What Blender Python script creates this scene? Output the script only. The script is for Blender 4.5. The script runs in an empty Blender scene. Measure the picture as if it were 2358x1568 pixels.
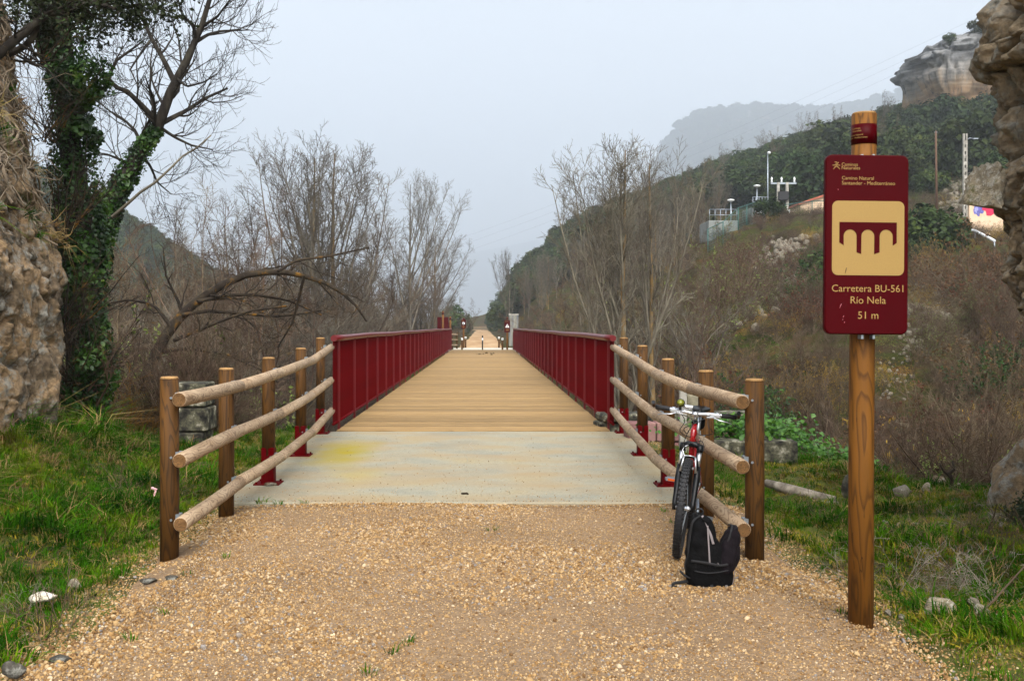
import bpy, math, random
import numpy as np
from mathutils import Vector, Matrix, Euler

R = math.radians
sc = bpy.context.scene
col = sc.collection

# ------------------------------------------------------------------ camera
F = 2400.0 / 2358.0          # focal length in picture widths
CAM_Z = 1.6
cam_d = bpy.data.cameras.new('camera')
cam = bpy.data.objects.new('camera', cam_d)
col.objects.link(cam)
cam.location = (0, 0, CAM_Z)
cam.rotation_euler = (R(90), 0, 0)
cam_d.sensor_width = 36.0
cam_d.lens = 36.0 * F
cam_d.shift_x = (1179 - 1117) / 2358.0
cam_d.shift_y = -(784 - 745) / 2358.0
cam_d.clip_end = 15000
cam_d.clip_start = 0.05
sc.camera = cam

# ------------------------------------------------------------------ sky and sun (overcast)
SUN_EL, SUN_AZ = R(50), R(172)       # azimuth from +Y towards +X
w = bpy.data.worlds.new('World')
sc.world = w
w.use_nodes = True
wt = w.node_tree
wt.nodes.clear()
wo = wt.nodes.new('ShaderNodeOutputWorld')
bg = wt.nodes.new('ShaderNodeBackground')
sky = wt.nodes.new('ShaderNodeTexSky')
sky.sky_type = 'NISHITA'
sky.sun_disc = False
sky.sun_elevation = SUN_EL
sky.sun_rotation = SUN_AZ
sky.air_density = 1.0
sky.dust_density = 4.0
sky.ozone_density = 1.0
hs = wt.nodes.new('ShaderNodeHueSaturation')
hs.inputs['Saturation'].default_value = 0.30
hs.inputs['Value'].default_value = 1.0
wt.links.new(sky.outputs[0], hs.inputs['Color'])
ctc = wt.nodes.new('ShaderNodeTexCoord')
cno = wt.nodes.new('ShaderNodeTexNoise')
cno.inputs['Scale'].default_value = 2.2
cno.inputs['Detail'].default_value = 3.0
wt.links.new(ctc.outputs['Generated'], cno.inputs['Vector'])
cmr = wt.nodes.new('ShaderNodeMapRange')
cmr.inputs[3].default_value = 0.84
cmr.inputs[4].default_value = 1.16
wt.links.new(cno.outputs[0], cmr.inputs[0])
wt.links.new(cmr.outputs[0], hs.inputs['Value'])
wt.links.new(hs.outputs[0], bg.inputs['Color'])
bg.inputs['Strength'].default_value = 0.15
wt.links.new(bg.outputs[0], wo.inputs['Surface'])

sun_d = bpy.data.lights.new('sun', 'SUN')
sun_d.energy = 0.95
sun_d.angle = R(50)
sun_d.color = (1.0, 0.975, 0.94)
sun = bpy.data.objects.new('sun', sun_d)
col.objects.link(sun)
sd = Vector((math.sin(SUN_AZ) * math.cos(SUN_EL), math.cos(SUN_AZ) * math.cos(SUN_EL), math.sin(SUN_EL)))
sun.rotation_euler = sd.to_track_quat('Z', 'Y').to_euler()
sun.location = (0, -20, 60)

sc.view_settings.view_transform = 'Standard'
sc.view_settings.look = 'None'
sc.view_settings.gamma = 1.0
sc.view_settings.use_curve_mapping = False
sc.view_settings.exposure = 1.12
cy = sc.cycles
cy.use_denoising = True
cy.max_bounces = 6
cy.diffuse_bounces = 3
cy.glossy_bounces = 2
cy.transmission_bounces = 2
cy.volume_bounces = 2
cy.transparent_max_bounces = 8
cy.caustics_reflective = False
cy.caustics_refractive = False

# ------------------------------------------------------------------ helpers
def at(u, v, Y):
    """point of the place at distance Y ahead, from survey readings off the photograph (2358 px wide)"""
    return Vector(((u - 1117) * Y / 2400.0, Y, CAM_Z - (v - 745) * Y / 2400.0))

def lin(r, g, b):
    def f(c):
        c = c / 255.0
        return c / 12.92 if c <= 0.04045 else ((c + 0.055) / 1.055) ** 2.4
    return (f(r), f(g), f(b), 1.0)

def tag(o, label=None, cat=None, group=None, kind=None):
    if label: o['label'] = label
    if cat: o['category'] = cat
    if group: o['group'] = group
    if kind: o['kind'] = kind
    return o

def empty(name, loc=(0, 0, 0), rot=(0, 0, 0)):
    o = bpy.data.objects.new(name, None)
    o.empty_display_size = 0.1
    o.location = loc
    o.rotation_euler = rot
    col.objects.link(o)
    return o

def link(name, me, parent=None, loc=None, rot=None, scale=None):
    o = bpy.data.objects.new(name, me)
    col.objects.link(o)
    if parent is not None: o.parent = parent
    if loc is not None: o.location = loc
    if rot is not None: o.rotation_euler = rot
    if scale is not None: o.scale = scale if hasattr(scale, '__len__') else (scale,) * 3
    return o

KIDS = {}
def copy_tree(o, parent=None):
    c = o.copy()
    col.objects.link(c)
    if parent is not None: c.parent = parent
    for ch in o.children: copy_tree(ch, c)
    return c

def mesh_np(name, V, Fs, mat=None, smooth=False):
    """V (n,3); Fs: list of index arrays (m,k)"""
    if not isinstance(Fs, list): Fs = [Fs]
    V = np.ascontiguousarray(V, dtype=np.float32)
    me = bpy.data.meshes.new(name)
    me.vertices.add(len(V))
    me.vertices.foreach_set('co', V.ravel())
    tot = sum(f.size for f in Fs)
    npoly = sum(len(f) for f in Fs)
    me.loops.add(tot)
    me.polygons.add(npoly)
    me.loops.foreach_set('vertex_index', np.concatenate([f.ravel() for f in Fs]).astype(np.int32))
    starts, s = [], 0
    for f in Fs:
        starts.append(s + np.arange(len(f)) * f.shape[1])
        s += f.size
    me.polygons.foreach_set('loop_start', np.concatenate(starts).astype(np.int32))
    if smooth: me.polygons.foreach_set('use_smooth', np.ones(npoly, dtype=bool))
    me.update(calc_edges=True)
    if mat is not None: me.materials.append(mat)
    return me

class MB:
    """collects shapes into one mesh"""
    def __init__(s):
        s.v, s.f, s.mi, s.cur, s.sm = [], [], [], 0, []
    def add(s, vs, fs, smooth=False):
        b = len(s.v)
        s.v += [tuple(p) for p in vs]
        for f in fs:
            s.f.append([b + i for i in f]); s.mi.append(s.cur); s.sm.append(smooth)
        return s
    def box(s, c, d, rot=None, bev=0.0):
        c = Vector(c); hx, hy, hz = d[0] / 2, d[1] / 2, d[2] / 2
        m = Euler(rot).to_matrix() if rot is not None else Matrix.Identity(3)
        if bev <= 0:
            vs = [c + m @ Vector((x * hx, y * hy, z * hz)) for z in (-1, 1) for x, y in ((-1, -1), (1, -1), (1, 1), (-1, 1))]
            fs = [(3, 2, 1, 0), (4, 5, 6, 7), (0, 1, 5, 4), (1, 2, 6, 5), (2, 3, 7, 6), (3, 0, 4, 7)]
            return s.add(vs, fs)
        rings = []
        for z, k in ((-hz, 1), (-hz + bev, 0), (hz - bev, 0), (hz, 1)):
            i = bev if k else 0
            x, y, q = hx - i, hy - i, bev * 0.7
            rings.append([Vector(p) for p in ((-x + q, -y, z), (x - q, -y, z), (x, -y + q, z), (x, y - q, z), (x - q, y, z), (-x + q, y, z), (-x, y - q, z), (-x, -y + q, z))])
        vs = [c + m @ p for r in rings for p in r]
        fs = [tuple(range(7, -1, -1)), tuple(range(24, 32))]
        for k in range(3):
            for i in range(8):
                fs.append((k * 8 + i, k * 8 + (i + 1) % 8, k * 8 + 8 + (i + 1) % 8, k * 8 + 8 + i))
        return s.add(vs, fs)
    def tube(s, pts, rad, sides=8, cap=True, capmat=None, flat=1.0, ref=None):
        pts = [Vector(p) for p in pts]
        n = len(pts)
        rs = rad if hasattr(rad, '__len__') else [rad] * n
        t0 = (pts[1] - pts[0]).normalized()
        rf = Vector(ref) if ref is not None else (Vector((0, 0, 1)) if abs(t0.z) < 0.9 else Vector((1, 0, 0)))
        vs = []
        for i, p in enumerate(pts):
            t = (pts[min(i + 1, n - 1)] - pts[max(i - 1, 0)])
            t = t.normalized() if t.length > 1e-9 else t0
            a = t.cross(rf)
            if a.length < 1e-4: a = t.orthogonal()
            a.normalize(); b = a.cross(t).normalized()
            if ref is None: rf = b
            for k in range(sides):
                an = 2 * math.pi * k / sides
                vs.append(p + a * (rs[i] * math.cos(an)) + b * (rs[i] * flat * math.sin(an)))
        fs = []
        for i in range(n - 1):
            for k in range(sides):
                k2 = (k + 1) % sides
                fs.append((i * sides + k, i * sides + k2, (i + 1) * sides + k2, (i + 1) * sides + k))
        b = len(s.v)
        s.add(vs, fs, True)
        if cap:
            c0 = s.cur
            if capmat is not None: s.cur = capmat
            s.f.append([b + k for k in range(sides - 1, -1, -1)]); s.mi.append(s.cur); s.sm.append(False)
            s.f.append([b + (n - 1) * sides + k for k in range(sides)]); s.mi.append(s.cur); s.sm.append(False)
            s.cur = c0
        return s
    def lathe(s, prof, c=(0, 0, 0), sides=16, axis='z'):
        vs, fs = [], []
        for r, z in prof:
            for k in range(sides):
                a = 2 * math.pi * k / sides
                p = (r * math.cos(a), r * math.sin(a), z)
                if axis == 'y': p = (p[0], p[2], p[1])
                if axis == 'x': p = (p[2], p[0], p[1])
                vs.append((p[0] + c[0], p[1] + c[1], p[2] + c[2]))
        for i in range(len(prof) - 1):
            for k in range(sides):
                k2 = (k + 1) % sides
                fs.append((i * sides + k, i * sides + k2, (i + 1) * sides + k2, (i + 1) * sides + k))
        s.add(vs, fs, True)
        b = len(s.v) - len(vs)
        if prof[0][0] > 1e-6:
            s.f.append([b + k for k in range(sides - 1, -1, -1)]); s.mi.append(s.cur); s.sm.append(False)
        if prof[-1][0] > 1e-6:
            s.f.append([b + (len(prof) - 1) * sides + k for k in range(sides)]); s.mi.append(s.cur); s.sm.append(False)
        return s
    def prism(s, poly, y0, y1):
        """polygon in x,z extruded along y"""
        n = len(poly)
        vs = [(x, y0, z) for x, z in poly] + [(x, y1, z) for x, z in poly]
        fs = [tuple(range(n)), tuple(range(2 * n - 1, n - 1, -1))]
        for i in range(n):
            j = (i + 1) % n
            fs.append((i, i + n, j + n, j))
        return s.add(vs, fs)
    def mesh(s, name, mats, smooth=None):
        me = bpy.data.meshes.new(name)
        me.from_pydata(s.v, [], s.f)
        if not isinstance(mats, (list, tuple)): mats = [mats]
        for m in mats: me.materials.append(m)
        me.polygons.foreach_set('material_index', np.array(s.mi, dtype=np.int32))
        me.polygons.foreach_set('use_smooth', np.array(s.sm, dtype=bool) if smooth is None else np.full(len(s.f), smooth, dtype=bool))
        me.update()
        return me
    def build(s, name, mats, parent=None, smooth=None, loc=None, rot=None):
        return link(name, s.mesh(name, mats, smooth), parent, loc, rot)

# numpy noise -------------------------------------------------------
def _hash(ix, iy, iz, seed):
    n = (ix * 374761393 + iy * 668265263 + iz * 2147483647 * 3 + seed * 1274126177) & 0xffffffff
    n = ((n ^ (n >> 13)) * 1274126177) & 0xffffffff
    n = (n ^ (n >> 16)) & 0xffffffff
    return n.astype(np.float64) / 4294967295.0

def vnoise(P, seed=0):
    P = np.asarray(P, dtype=np.float64)
    I = np.floor(P).astype(np.int64)
    f = P - I
    f = f * f * f * (f * (f * 6 - 15) + 10)
    out = 0
    for dx in (0, 1):
        wx = f[..., 0] if dx else 1 - f[..., 0]
        for dy in (0, 1):
            wy = f[..., 1] if dy else 1 - f[..., 1]
            for dz in (0, 1):
                wz = f[..., 2] if dz else 1 - f[..., 2]
                out = out + wx * wy * wz * _hash(I[..., 0] + dx, I[..., 1] + dy, I[..., 2] + dz, seed)
    return out * 2 - 1

def fbm(P, oct=4, seed=0, gain=0.5):
    P = np.asarray(P, dtype=np.float64)
    a, s, o = 1.0, 0.0, 0.0
    for k in range(oct):
        o = o + a * vnoise(P * (2.0 ** k) + 17.3 * k, seed + k)
        s += a; a *= gain
    return o / s

def cells(P, seed=0):
    """worley: distance to nearest and second nearest feature, and id of the nearest"""
    P = np.asarray(P, dtype=np.float64)
    I = np.floor(P).astype(np.int64)
    d1 = np.full(P.shape[:-1], 9.0); d2 = d1.copy(); cid = np.zeros(P.shape[:-1])
    for dx in (-1, 0, 1):
        for dy in (-1, 0, 1):
            for dz in (-1, 0, 1):
                J = I + np.array((dx, dy, dz))
                q = np.stack([J[..., k] + _hash(J[..., 0], J[..., 1], J[..., 2], seed + 11 * k) for k in range(3)], -1)
                d = np.linalg.norm(q - P, axis=-1)
                idv = _hash(J[..., 0], J[..., 1], J[..., 2], seed + 77)
                near = d < d1
                d2 = np.where(near, d1, np.minimum(d2, d))
                cid = np.where(near, idv, cid)
                d1 = np.where(near, d, d1)
    return d1, d2, cid

def facets(P, seed=0, slope=0.6):
    """tilted block faces: offset of each cell plus a random slope across it, and the crack distance"""
    P = np.asarray(P, dtype=np.float64)
    I = np.floor(P).astype(np.int64)
    d1 = np.full(P.shape[:-1], 9.0); d2 = d1.copy(); val = np.zeros(P.shape[:-1])
    for dx in (-1, 0, 1):
        for dy in (-1, 0, 1):
            for dz in (-1, 0, 1):
                J = I + np.array((dx, dy, dz))
                h = lambda k: _hash(J[..., 0], J[..., 1], J[..., 2], seed + k)
                q = np.stack([J[..., k] + h(11 * k) for k in range(3)], -1)
                df = P - q
                d = np.abs(df).max(-1) * 0.5 + np.linalg.norm(df, axis=-1) * 0.5
                g = np.stack([h(101) - .5, h(103) - .5, h(107) - .5], -1) * 2 * slope
                v = (h(77) - 0.5) + (df * g).sum(-1)
                near = d < d1
                d2 = np.where(near, d1, np.minimum(d2, d))
                val = np.where(near, v, val)
                d1 = np.where(near, d, d1)
    return val, d2 - d1

def chisel(P, seed=0):
    """continuous chipped faces: box distance to the nearest of scattered, differently turned cells (0 at a peak)"""
    P = np.asarray(P, dtype=np.float64)
    I = np.floor(P).astype(np.int64)
    d1 = np.full(P.shape[:-1], 9.0); d2 = d1.copy()
    rr = np.random.default_rng(seed)
    Qm, _ = np.linalg.qr(rr.normal(size=(3, 3)))
    for dx in (-1, 0, 1):
        for dy in (-1, 0, 1):
            for dz in (-1, 0, 1):
                J = I + np.array((dx, dy, dz))
                q = np.stack([J[..., k] + _hash(J[..., 0], J[..., 1], J[..., 2], seed + 11 * k) for k in range(3)], -1)
                df = (P - q) @ Qm
                w_ = 0.75 + 0.6 * _hash(J[..., 0], J[..., 1], J[..., 2], seed + 55)
                d = np.abs(df).max(-1) * w_
                near = d < d1
                d2 = np.where(near, d1, np.minimum(d2, d))
                d1 = np.where(near, d, d1)
    return d1, d2 - d1

def smooth(a, b, x):
    t = np.clip((np.asarray(x, dtype=np.float64) - a) / (b - a), 0, 1)
    return t * t * (3 - 2 * t)

# materials ---------------------------------------------------------
def newmat(name):
    m = bpy.data.materials.new(name)
    m.use_nodes = True
    nt = m.node_tree
    return m, nt, nt.nodes['Principled BSDF']

def nd(nt, typ, ins=None, **props):
    n = nt.nodes.new(typ)
    for k, v in props.items(): setattr(n, k, v)
    for k, v in (ins or {}).items():
        if isinstance(v, bpy.types.NodeSocket): nt.links.new(v, n.inputs[k])
        else: n.inputs[k].default_value = v
    return n

def ramp(nt, fac, stops, interp='LINEAR'):
    r = nt.nodes.new('ShaderNodeValToRGB')
    r.color_ramp.interpolation = interp
    e = r.color_ramp.elements
    while len(e) < len(stops): e.new(0.5)
    for i, (p, c) in enumerate(stops):
        e[i].position = p; e[i].color = c
    nt.links.new(fac, r.inputs[0])
    return r.outputs[0]

def coords(nt, stretch=(1, 1, 1), kind='Object', rnd=0.0):
    tc = nt.nodes.new('ShaderNodeTexCoord')
    mp = nd(nt, 'ShaderNodeMapping', {'Vector': tc.outputs[kind], 'Scale': stretch})
    if rnd:
        oi = nt.nodes.new('ShaderNodeObjectInfo')
        mu = nd(nt, 'ShaderNodeMath', {0: oi.outputs['Random'], 1: rnd}, operation='MULTIPLY')
        nt.links.new(mu.outputs[0], mp.inputs['Location'])
    return mp.outputs[0]

def mix(nt, fac, a, b, mode='MIX'):
    n = nt.nodes.new('ShaderNodeMix')
    n.data_type = 'RGBA'; n.blend_type = mode
    for i, v in ((0, fac), (6, a), (7, b)):
        if isinstance(v, bpy.types.NodeSocket): nt.links.new(v, n.inputs[i])
        else: n.inputs[i].default_value = v
    return n.outputs[2]

def simple(name, c, rough=0.7, metal=0.0, var=0.0, scale=30.0, bump=0.0, spec=0.5, coat=0.0):
    """one colour with a little mottling"""
    m, nt, b = newmat(name)
    b.inputs['Roughness'].default_value = rough
    b.inputs['Metallic'].default_value = metal
    b.inputs['Specular IOR Level'].default_value = spec
    b.inputs['Coat Weight'].default_value = coat
    b.inputs['Base Color'].default_value = c
    if var or bump:
        n = nd(nt, 'ShaderNodeTexNoise', {'Vector': coords(nt), 'Scale': scale, 'Detail': 5.0})
        if var:
            k0, k1 = 1 - var, 1 + var
            nt.links.new(ramp(nt, n.outputs[0], [(0.3, (c[0] * k0, c[1] * k0, c[2] * k0, 1)), (0.7, (min(1, c[0] * k1), min(1, c[1] * k1), min(1, c[2] * k1), 1))]), b.inputs['Base Color'])
        if bump:
            bp = nd(nt, 'ShaderNodeBump', {'Height': n.outputs[0], 'Strength': bump, 'Distance': 0.02})
            nt.links.new(bp.outputs[0], b.inputs['Normal'])
    return m

def mottled(name, cols, scale=4.0, rough=0.85, bump=0.4, stretch=(1, 1, 1), rnd=0.0, hue=0.0, val=0.0, detail=8.0, dist=0.02, spec=0.2, trans=0.0, bscale=None):
    """several colours blended by noise; hue / val: change from object to object"""
    m, nt, b = newmat(name)
    b.inputs['Roughness'].default_value = rough
    b.inputs['Specular IOR Level'].default_value = spec
    cv = coords(nt, stretch, rnd=rnd)
    n = nd(nt, 'ShaderNodeTexNoise', {'Vector': cv, 'Scale': scale, 'Detail': detail, 'Roughness': 0.6})
    k = len(cols)
    c = ramp(nt, n.outputs[0], [(0.3 + 0.4 * i / max(1, k - 1), q) for i, q in enumerate(cols)])
    if hue or val:
        oi = nt.nodes.new('ShaderNodeObjectInfo')
        h = nt.nodes.new('ShaderNodeHueSaturation')
        nt.links.new(c, h.inputs['Color'])
        mr = nd(nt, 'ShaderNodeMapRange', {'Value': oi.outputs['Random'], 3: 0.5 - hue, 4: 0.5 + hue})
        nt.links.new(mr.outputs[0], h.inputs['Hue'])
        f = nd(nt, 'ShaderNodeMath', {0: oi.outputs['Random'], 1: 7.31}, operation='MULTIPLY')
        f2 = nd(nt, 'ShaderNodeMath', {0: f.outputs[0]}, operation='FRACT')
        mv = nd(nt, 'ShaderNodeMapRange', {'Value': f2.outputs[0], 3: 1 - val, 4: 1 + val})
        nt.links.new(mv.outputs[0], h.inputs['Value'])
        c = h.outputs[0]
    nt.links.new(c, b.inputs['Base Color'])
    if bump:
        n2 = n
        if bscale: n2 = nd(nt, 'ShaderNodeTexNoise', {'Vector': cv, 'Scale': bscale, 'Detail': 6.0, 'Roughness': 0.65})
        bp = nd(nt, 'ShaderNodeBump', {'Height': n2.outputs[0], 'Strength': bump, 'Distance': dist})
        nt.links.new(bp.outputs[0], b.inputs['Normal'])
    if trans:
        ts = nd(nt, 'ShaderNodeBsdfTranslucent')
        nt.links.new(c, ts.inputs['Color'])
        mx = nd(nt, 'ShaderNodeMixShader', {0: trans, 1: b.outputs[0], 2: ts.outputs[0]})
        nt.links.new(mx.outputs[0], nt.nodes['Material Output'].inputs['Surface'])
    return m

# branches, leaves ---------------------------------------------------
def resample(pts, n):
    pts = np.array([tuple(p) for p in pts], dtype=np.float64)
    d = np.r_[0, np.cumsum(np.linalg.norm(np.diff(pts, axis=0), axis=1))]
    t = np.linspace(0, d[-1], n)
    return np.stack([np.interp(t, d, pts[:, k]) for k in range(3)], 1)

def tubes(P, Rr, sides=3):
    """P (N,k,3), Rr (N,k) -> V, F of open tubes"""
    N, k, _ = P.shape
    T = np.empty_like(P)
    T[:, 1:-1] = P[:, 2:] - P[:, :-2]
    T[:, 0] = P[:, 1] - P[:, 0]; T[:, -1] = P[:, -1] - P[:, -2]
    T /= np.linalg.norm(T, axis=-1, keepdims=True) + 1e-9
    ref = np.array((0.37, 0.81, 0.21)) + np.zeros((N, 1, 3))
    tv = np.abs((T * ref).sum(-1)).max(1) > 0.86
    ref[tv] = (0.9, -0.2, 0.1)
    A = np.cross(T, ref); A /= np.linalg.norm(A, axis=-1, keepdims=True) + 1e-9
    B = np.cross(A, T)
    an = np.arange(sides) * 2 * np.pi / sides
    V = P[:, :, None, :] + Rr[:, :, None, None] * (A[:, :, None, :] * np.cos(an)[:, None] + B[:, :, None, :] * np.sin(an)[:, None])
    base = (np.arange(N) * k * sides)[:, None, None] + (np.arange(k - 1) * sides)[None, :, None]
    i0 = np.arange(sides)[None, None, :]; i1 = (i0 + 1) % sides
    Fq = np.stack([base + i0, base + i1, base + sides + i1, base + sides + i0], -1)
    return V.reshape(-1, 3), Fq.reshape(-1, 4)

def grow(P, Rr, rng, n, t=(0.2, 1.0), length=(0.3, 0.6), rel=True, ang=(30, 60), up=0.1, wob=0.15, k=4, rr=0.5, tip=0.3, rmin=0.003, taper_len=True, face=None):
    """children branches; n per parent"""
    N, kp, _ = P.shape
    M = N * n
    par = np.repeat(np.arange(N), n)
    tt = t[0] + (t[1] - t[0]) * ((np.tile(np.arange(n), N) + rng.random(M)) / n)
    x = tt * (kp - 1)
    i = np.minimum(x.astype(int), kp - 2); f = (x - i)[:, None]
    p0 = P[par, i] * (1 - f) + P[par, i + 1] * f
    r0 = Rr[par, i] * (1 - f[:, 0]) + Rr[par, i + 1] * f[:, 0]
    d = P[par, i + 1] - P[par, i]; d /= np.linalg.norm(d, axis=1, keepdims=True) + 1e-9
    q = rng.normal(size=(M, 3))
    if face is not None: q += np.array(face)
    q -= (q * d).sum(1, keepdims=True) * d
    q /= np.linalg.norm(q, axis=1, keepdims=True) + 1e-9
    a = np.radians(rng.uniform(ang[0], ang[1], M))[:, None]
    d = d * np.cos(a) + q * np.sin(a)
    L = rng.uniform(length[0], length[1], M)
    if rel:
        pl = np.linalg.norm(np.diff(P, axis=1), axis=2).sum(1)
        L = L * pl[par]
    if callable(taper_len): L = L * taper_len(tt)
    elif taper_len: L = L * (1.0 - 0.6 * (tt - t[0]) / max(1e-6, t[1] - t[0]))
    out = np.empty((M, k, 3)); out[:, 0] = p0
    st = (L / (k - 1))[:, None]
    for j in range(1, k):
        d = d + rng.normal(size=(M, 3)) * wob + np.array((0, 0, up))
        d /= np.linalg.norm(d, axis=1, keepdims=True)
        out[:, j] = out[:, j - 1] + d * st
    rs = np.maximum(r0 * rr, rmin)
    Ro = rs[:, None] * np.linspace(1, tip, k)[None, :]
    return out, np.maximum(Ro, rmin * 0.6)

def joinVF(parts):
    Vs, Fs, b = [], [], 0
    for V, Fq in parts:
        Vs.append(V); Fs.append(Fq + b); b += len(V)
    return np.concatenate(Vs), np.concatenate(Fs)

def leaves(P, Nn, size, rng, aspect=0.7, fold=0.25, jit=0.6, droop=0.0):
    """kite leaves of two triangles folded at the midrib"""
    M = len(P)
    n = Nn + rng.normal(size=(M, 3)) * jit
    n /= np.linalg.norm(n, axis=1, keepdims=True) + 1e-9
    t = rng.normal(size=(M, 3)) + np.array((0, 0, -droop))
    t -= (t * n).sum(1, keepdims=True) * n
    t /= np.linalg.norm(t, axis=1, keepdims=True) + 1e-9
    s = np.cross(n, t)
    sz = (size * rng.uniform(0.6, 1.3, M))[:, None]
    a = P - t * sz * 0.5
    c = P + t * sz * 0.5
    l = P + s * sz * 0.5 * aspect + n * sz * fold - t * sz * 0.08
    r = P - s * sz * 0.5 * aspect + n * sz * fold - t * sz * 0.08
    V = np.stack([a, r, c, l], 1).reshape(-1, 3)
    b = (np.arange(M) * 4)[:, None]
    Ft = np.concatenate([b + np.array((0, 1, 2)), b + np.array((0, 2, 3))])
    return V, Ft

def scatter(name, pts, rots, scls, meshes, parent=None):
    """one object of kind stuff: the given meshes set on the given points"""
    src = bpy.data.collections.new(name + '_source')
    for i, me in enumerate(meshes):
        src.objects.link(bpy.data.objects.new('%s_piece_%02d' % (name, i), me))
    n = len(pts)
    me = bpy.data.meshes.new(name)
    me.vertices.add(n)
    me.vertices.foreach_set('co', np.ascontiguousarray(pts, dtype=np.float32).ravel())
    for an, data in (('rot', rots), ('scl', scls)):
        a = me.attributes.new(an, 'FLOAT_VECTOR', 'POINT')
        a.data.foreach_set('vector', np.ascontiguousarray(data, dtype=np.float32).ravel())
    ia = me.attributes.new('idx', 'INT', 'POINT')
    ia.data.foreach_set('value', np.random.RandomState(n).randint(0, len(meshes), n).astype(np.int32))
    o = link(name, me, parent)
    g = bpy.data.node_groups.new(name, 'GeometryNodeTree')
    g.interface.new_socket('Geometry', in_out='INPUT', socket_type='NodeSocketGeometry')
    g.interface.new_socket('Geometry', in_out='OUTPUT', socket_type='NodeSocketGeometry')
    gi = g.nodes.new('NodeGroupInput'); go = g.nodes.new('NodeGroupOutput')
    ci = g.nodes.new('GeometryNodeCollectionInfo')
    ci.inputs['Collection'].default_value = src
    ci.inputs['Separate Children'].default_value = True
    ci.inputs['Reset Children'].default_value = True
    iop = g.nodes.new('GeometryNodeInstanceOnPoints')
    iop.inputs['Pick Instance'].default_value = True
    def attr(nm, dt):
        a = g.nodes.new('GeometryNodeInputNamedAttribute'); a.data_type = dt
        a.inputs['Name'].default_value = nm
        return a.outputs[0]
    e2r = g.nodes.new('FunctionNodeEulerToRotation')
    g.links.new(attr('rot', 'FLOAT_VECTOR'), e2r.inputs[0])
    g.links.new(gi.outputs[0], iop.inputs['Points'])
    g.links.new(ci.outputs[0], iop.inputs['Instance'])
    g.links.new(attr('idx', 'INT'), iop.inputs['Instance Index'])
    g.links.new(e2r.outputs[0], iop.inputs['Rotation'])
    g.links.new(attr('scl', 'FLOAT_VECTOR'), iop.inputs['Scale'])
    g.links.new(iop.outputs[0], go.inputs[0])
    md = o.modifiers.new('scatter', 'NODES'); md.node_group = g
    o['kind'] = 'stuff'
    return o

def rock_mesh(name, mat, rng, dims=(1, 1, 1), sub=3, rough=0.22, seed=0, flatbase=True):
    """an angular stone: icosphere cut by random planes, then roughened"""
    import bmesh
    bm = bmesh.new()
    bmesh.ops.create_icosphere(bm, subdivisions=sub, radius=1.0)
    V = np.array([v.co[:] for v in bm.verts])
    Fi = np.array([[v.index for v in f.verts] for f in bm.faces])
    bm.free()
    for _ in range(20):
        n = rng.normal(size=3); n /= np.linalg.norm(n)
        d = rng.uniform(0.5, 0.82)
        h = V @ n - d
        V = V - np.where(h > 0, h, 0)[:, None] * n * 0.98
    V = V * (1 + rough * 0.35 * fbm(V * 3.3 + seed * 3.1, 4, seed)[:, None])
    if flatbase: V[:, 2] = np.maximum(V[:, 2], -0.45)
    V = V * np.array(dims)
    return mesh_np(name, V, Fi, mat, False)
rng = np.random.default_rng(7)
random.seed(7)

# ------------------------------------------------------------------ materials
M = {}
M['red'] = simple('red_paint', lin(86, 0, 4), 0.55, var=0.12, scale=3, spec=0.03)
M['red_edge'] = simple('red_gloss_paint', lin(94, 0, 6), 0.35, var=0.1, scale=3, spec=0.5)
M['maroon'] = simple('maroon_sheet', lin(62, 0, 5), 0.45, var=0.06, scale=5, spec=0.06)
M['tan_print'] = simple('tan_print', lin(148, 118, 58), 0.6, var=0.05, scale=200)
M['ink'] = simple('dark_ink', lin(34, 26, 32), 0.6)
M['scratch'] = simple('pale_scratch', lin(190, 110, 120), 0.6)
M['steel'] = simple('galvanised_steel', lin(150, 158, 165), 0.4, 0.8, var=0.15, scale=60)
M['silver'] = simple('polished_alloy', lin(205, 208, 212), 0.28, 0.85, var=0.06, scale=40)
M['black'] = simple('black_rubber', lin(24, 24, 26), 0.7, var=0.2, scale=80)
M['gloss_black'] = simple('black_lacquer', lin(10, 12, 15), 0.4, spec=0.3)
M['white'] = simple('white_paint', lin(225, 228, 228), 0.5, var=0.06, scale=10)
M['cable'] = simple('black_cable', lin(16, 16, 17), 0.45)
M['bike_red'] = simple('red_frame_paint', lin(150, 8, 20), 0.22, coat=0.7)
M['amber'] = simple('amber_reflector', lin(215, 90, 10), 0.25, coat=0.5)
M['lens'] = simple('yellowish_lens', lin(120, 124, 40), 0.15, coat=0.6, var=0.5, scale=60)
M['cloth'] = simple('black_cloth', lin(6, 6, 7), 0.9, var=0.35, scale=26, bump=0.6, spec=0.15)
M['cloth_purple'] = simple('dark_plum_cloth', lin(19, 14, 18), 0.9, var=0.3, scale=26, bump=0.6, spec=0.15)
M['webbing'] = simple('black_webbing', lin(10, 10, 12), 0.75, var=0.3, scale=200, bump=0.2)
M['piping'] = simple('grey_piping', lin(120, 112, 112), 0.7)
M['concrete_old'] = mottled('old_concrete', [lin(110, 108, 100), lin(160, 156, 146), lin(182, 178, 168)], 3.0, bump=0.3)
M['tarred_wall'] = mottled('blackened_concrete', [lin(12, 12, 13), lin(20, 20, 21), lin(34, 33, 32), lin(110, 106, 98)], 3.2, bump=0.5, stretch=(3, 3, 0.5))
M['lichen_stone'] = mottled('lichen_covered_stone', [lin(22, 22, 20), lin(50, 48, 42), lin(92, 90, 72), lin(178, 172, 156)], 9.0, bump=0.7, bscale=14)
M['green_fence'] = simple('green_fence_paint', lin(40, 82, 74), 0.6, var=0.2, scale=3)
M['pole_wood'] = mottled('grey_brown_pole', [lin(78, 58, 46), lin(104, 82, 66)], 5, stretch=(6, 6, .6), bump=0.3)
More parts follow.
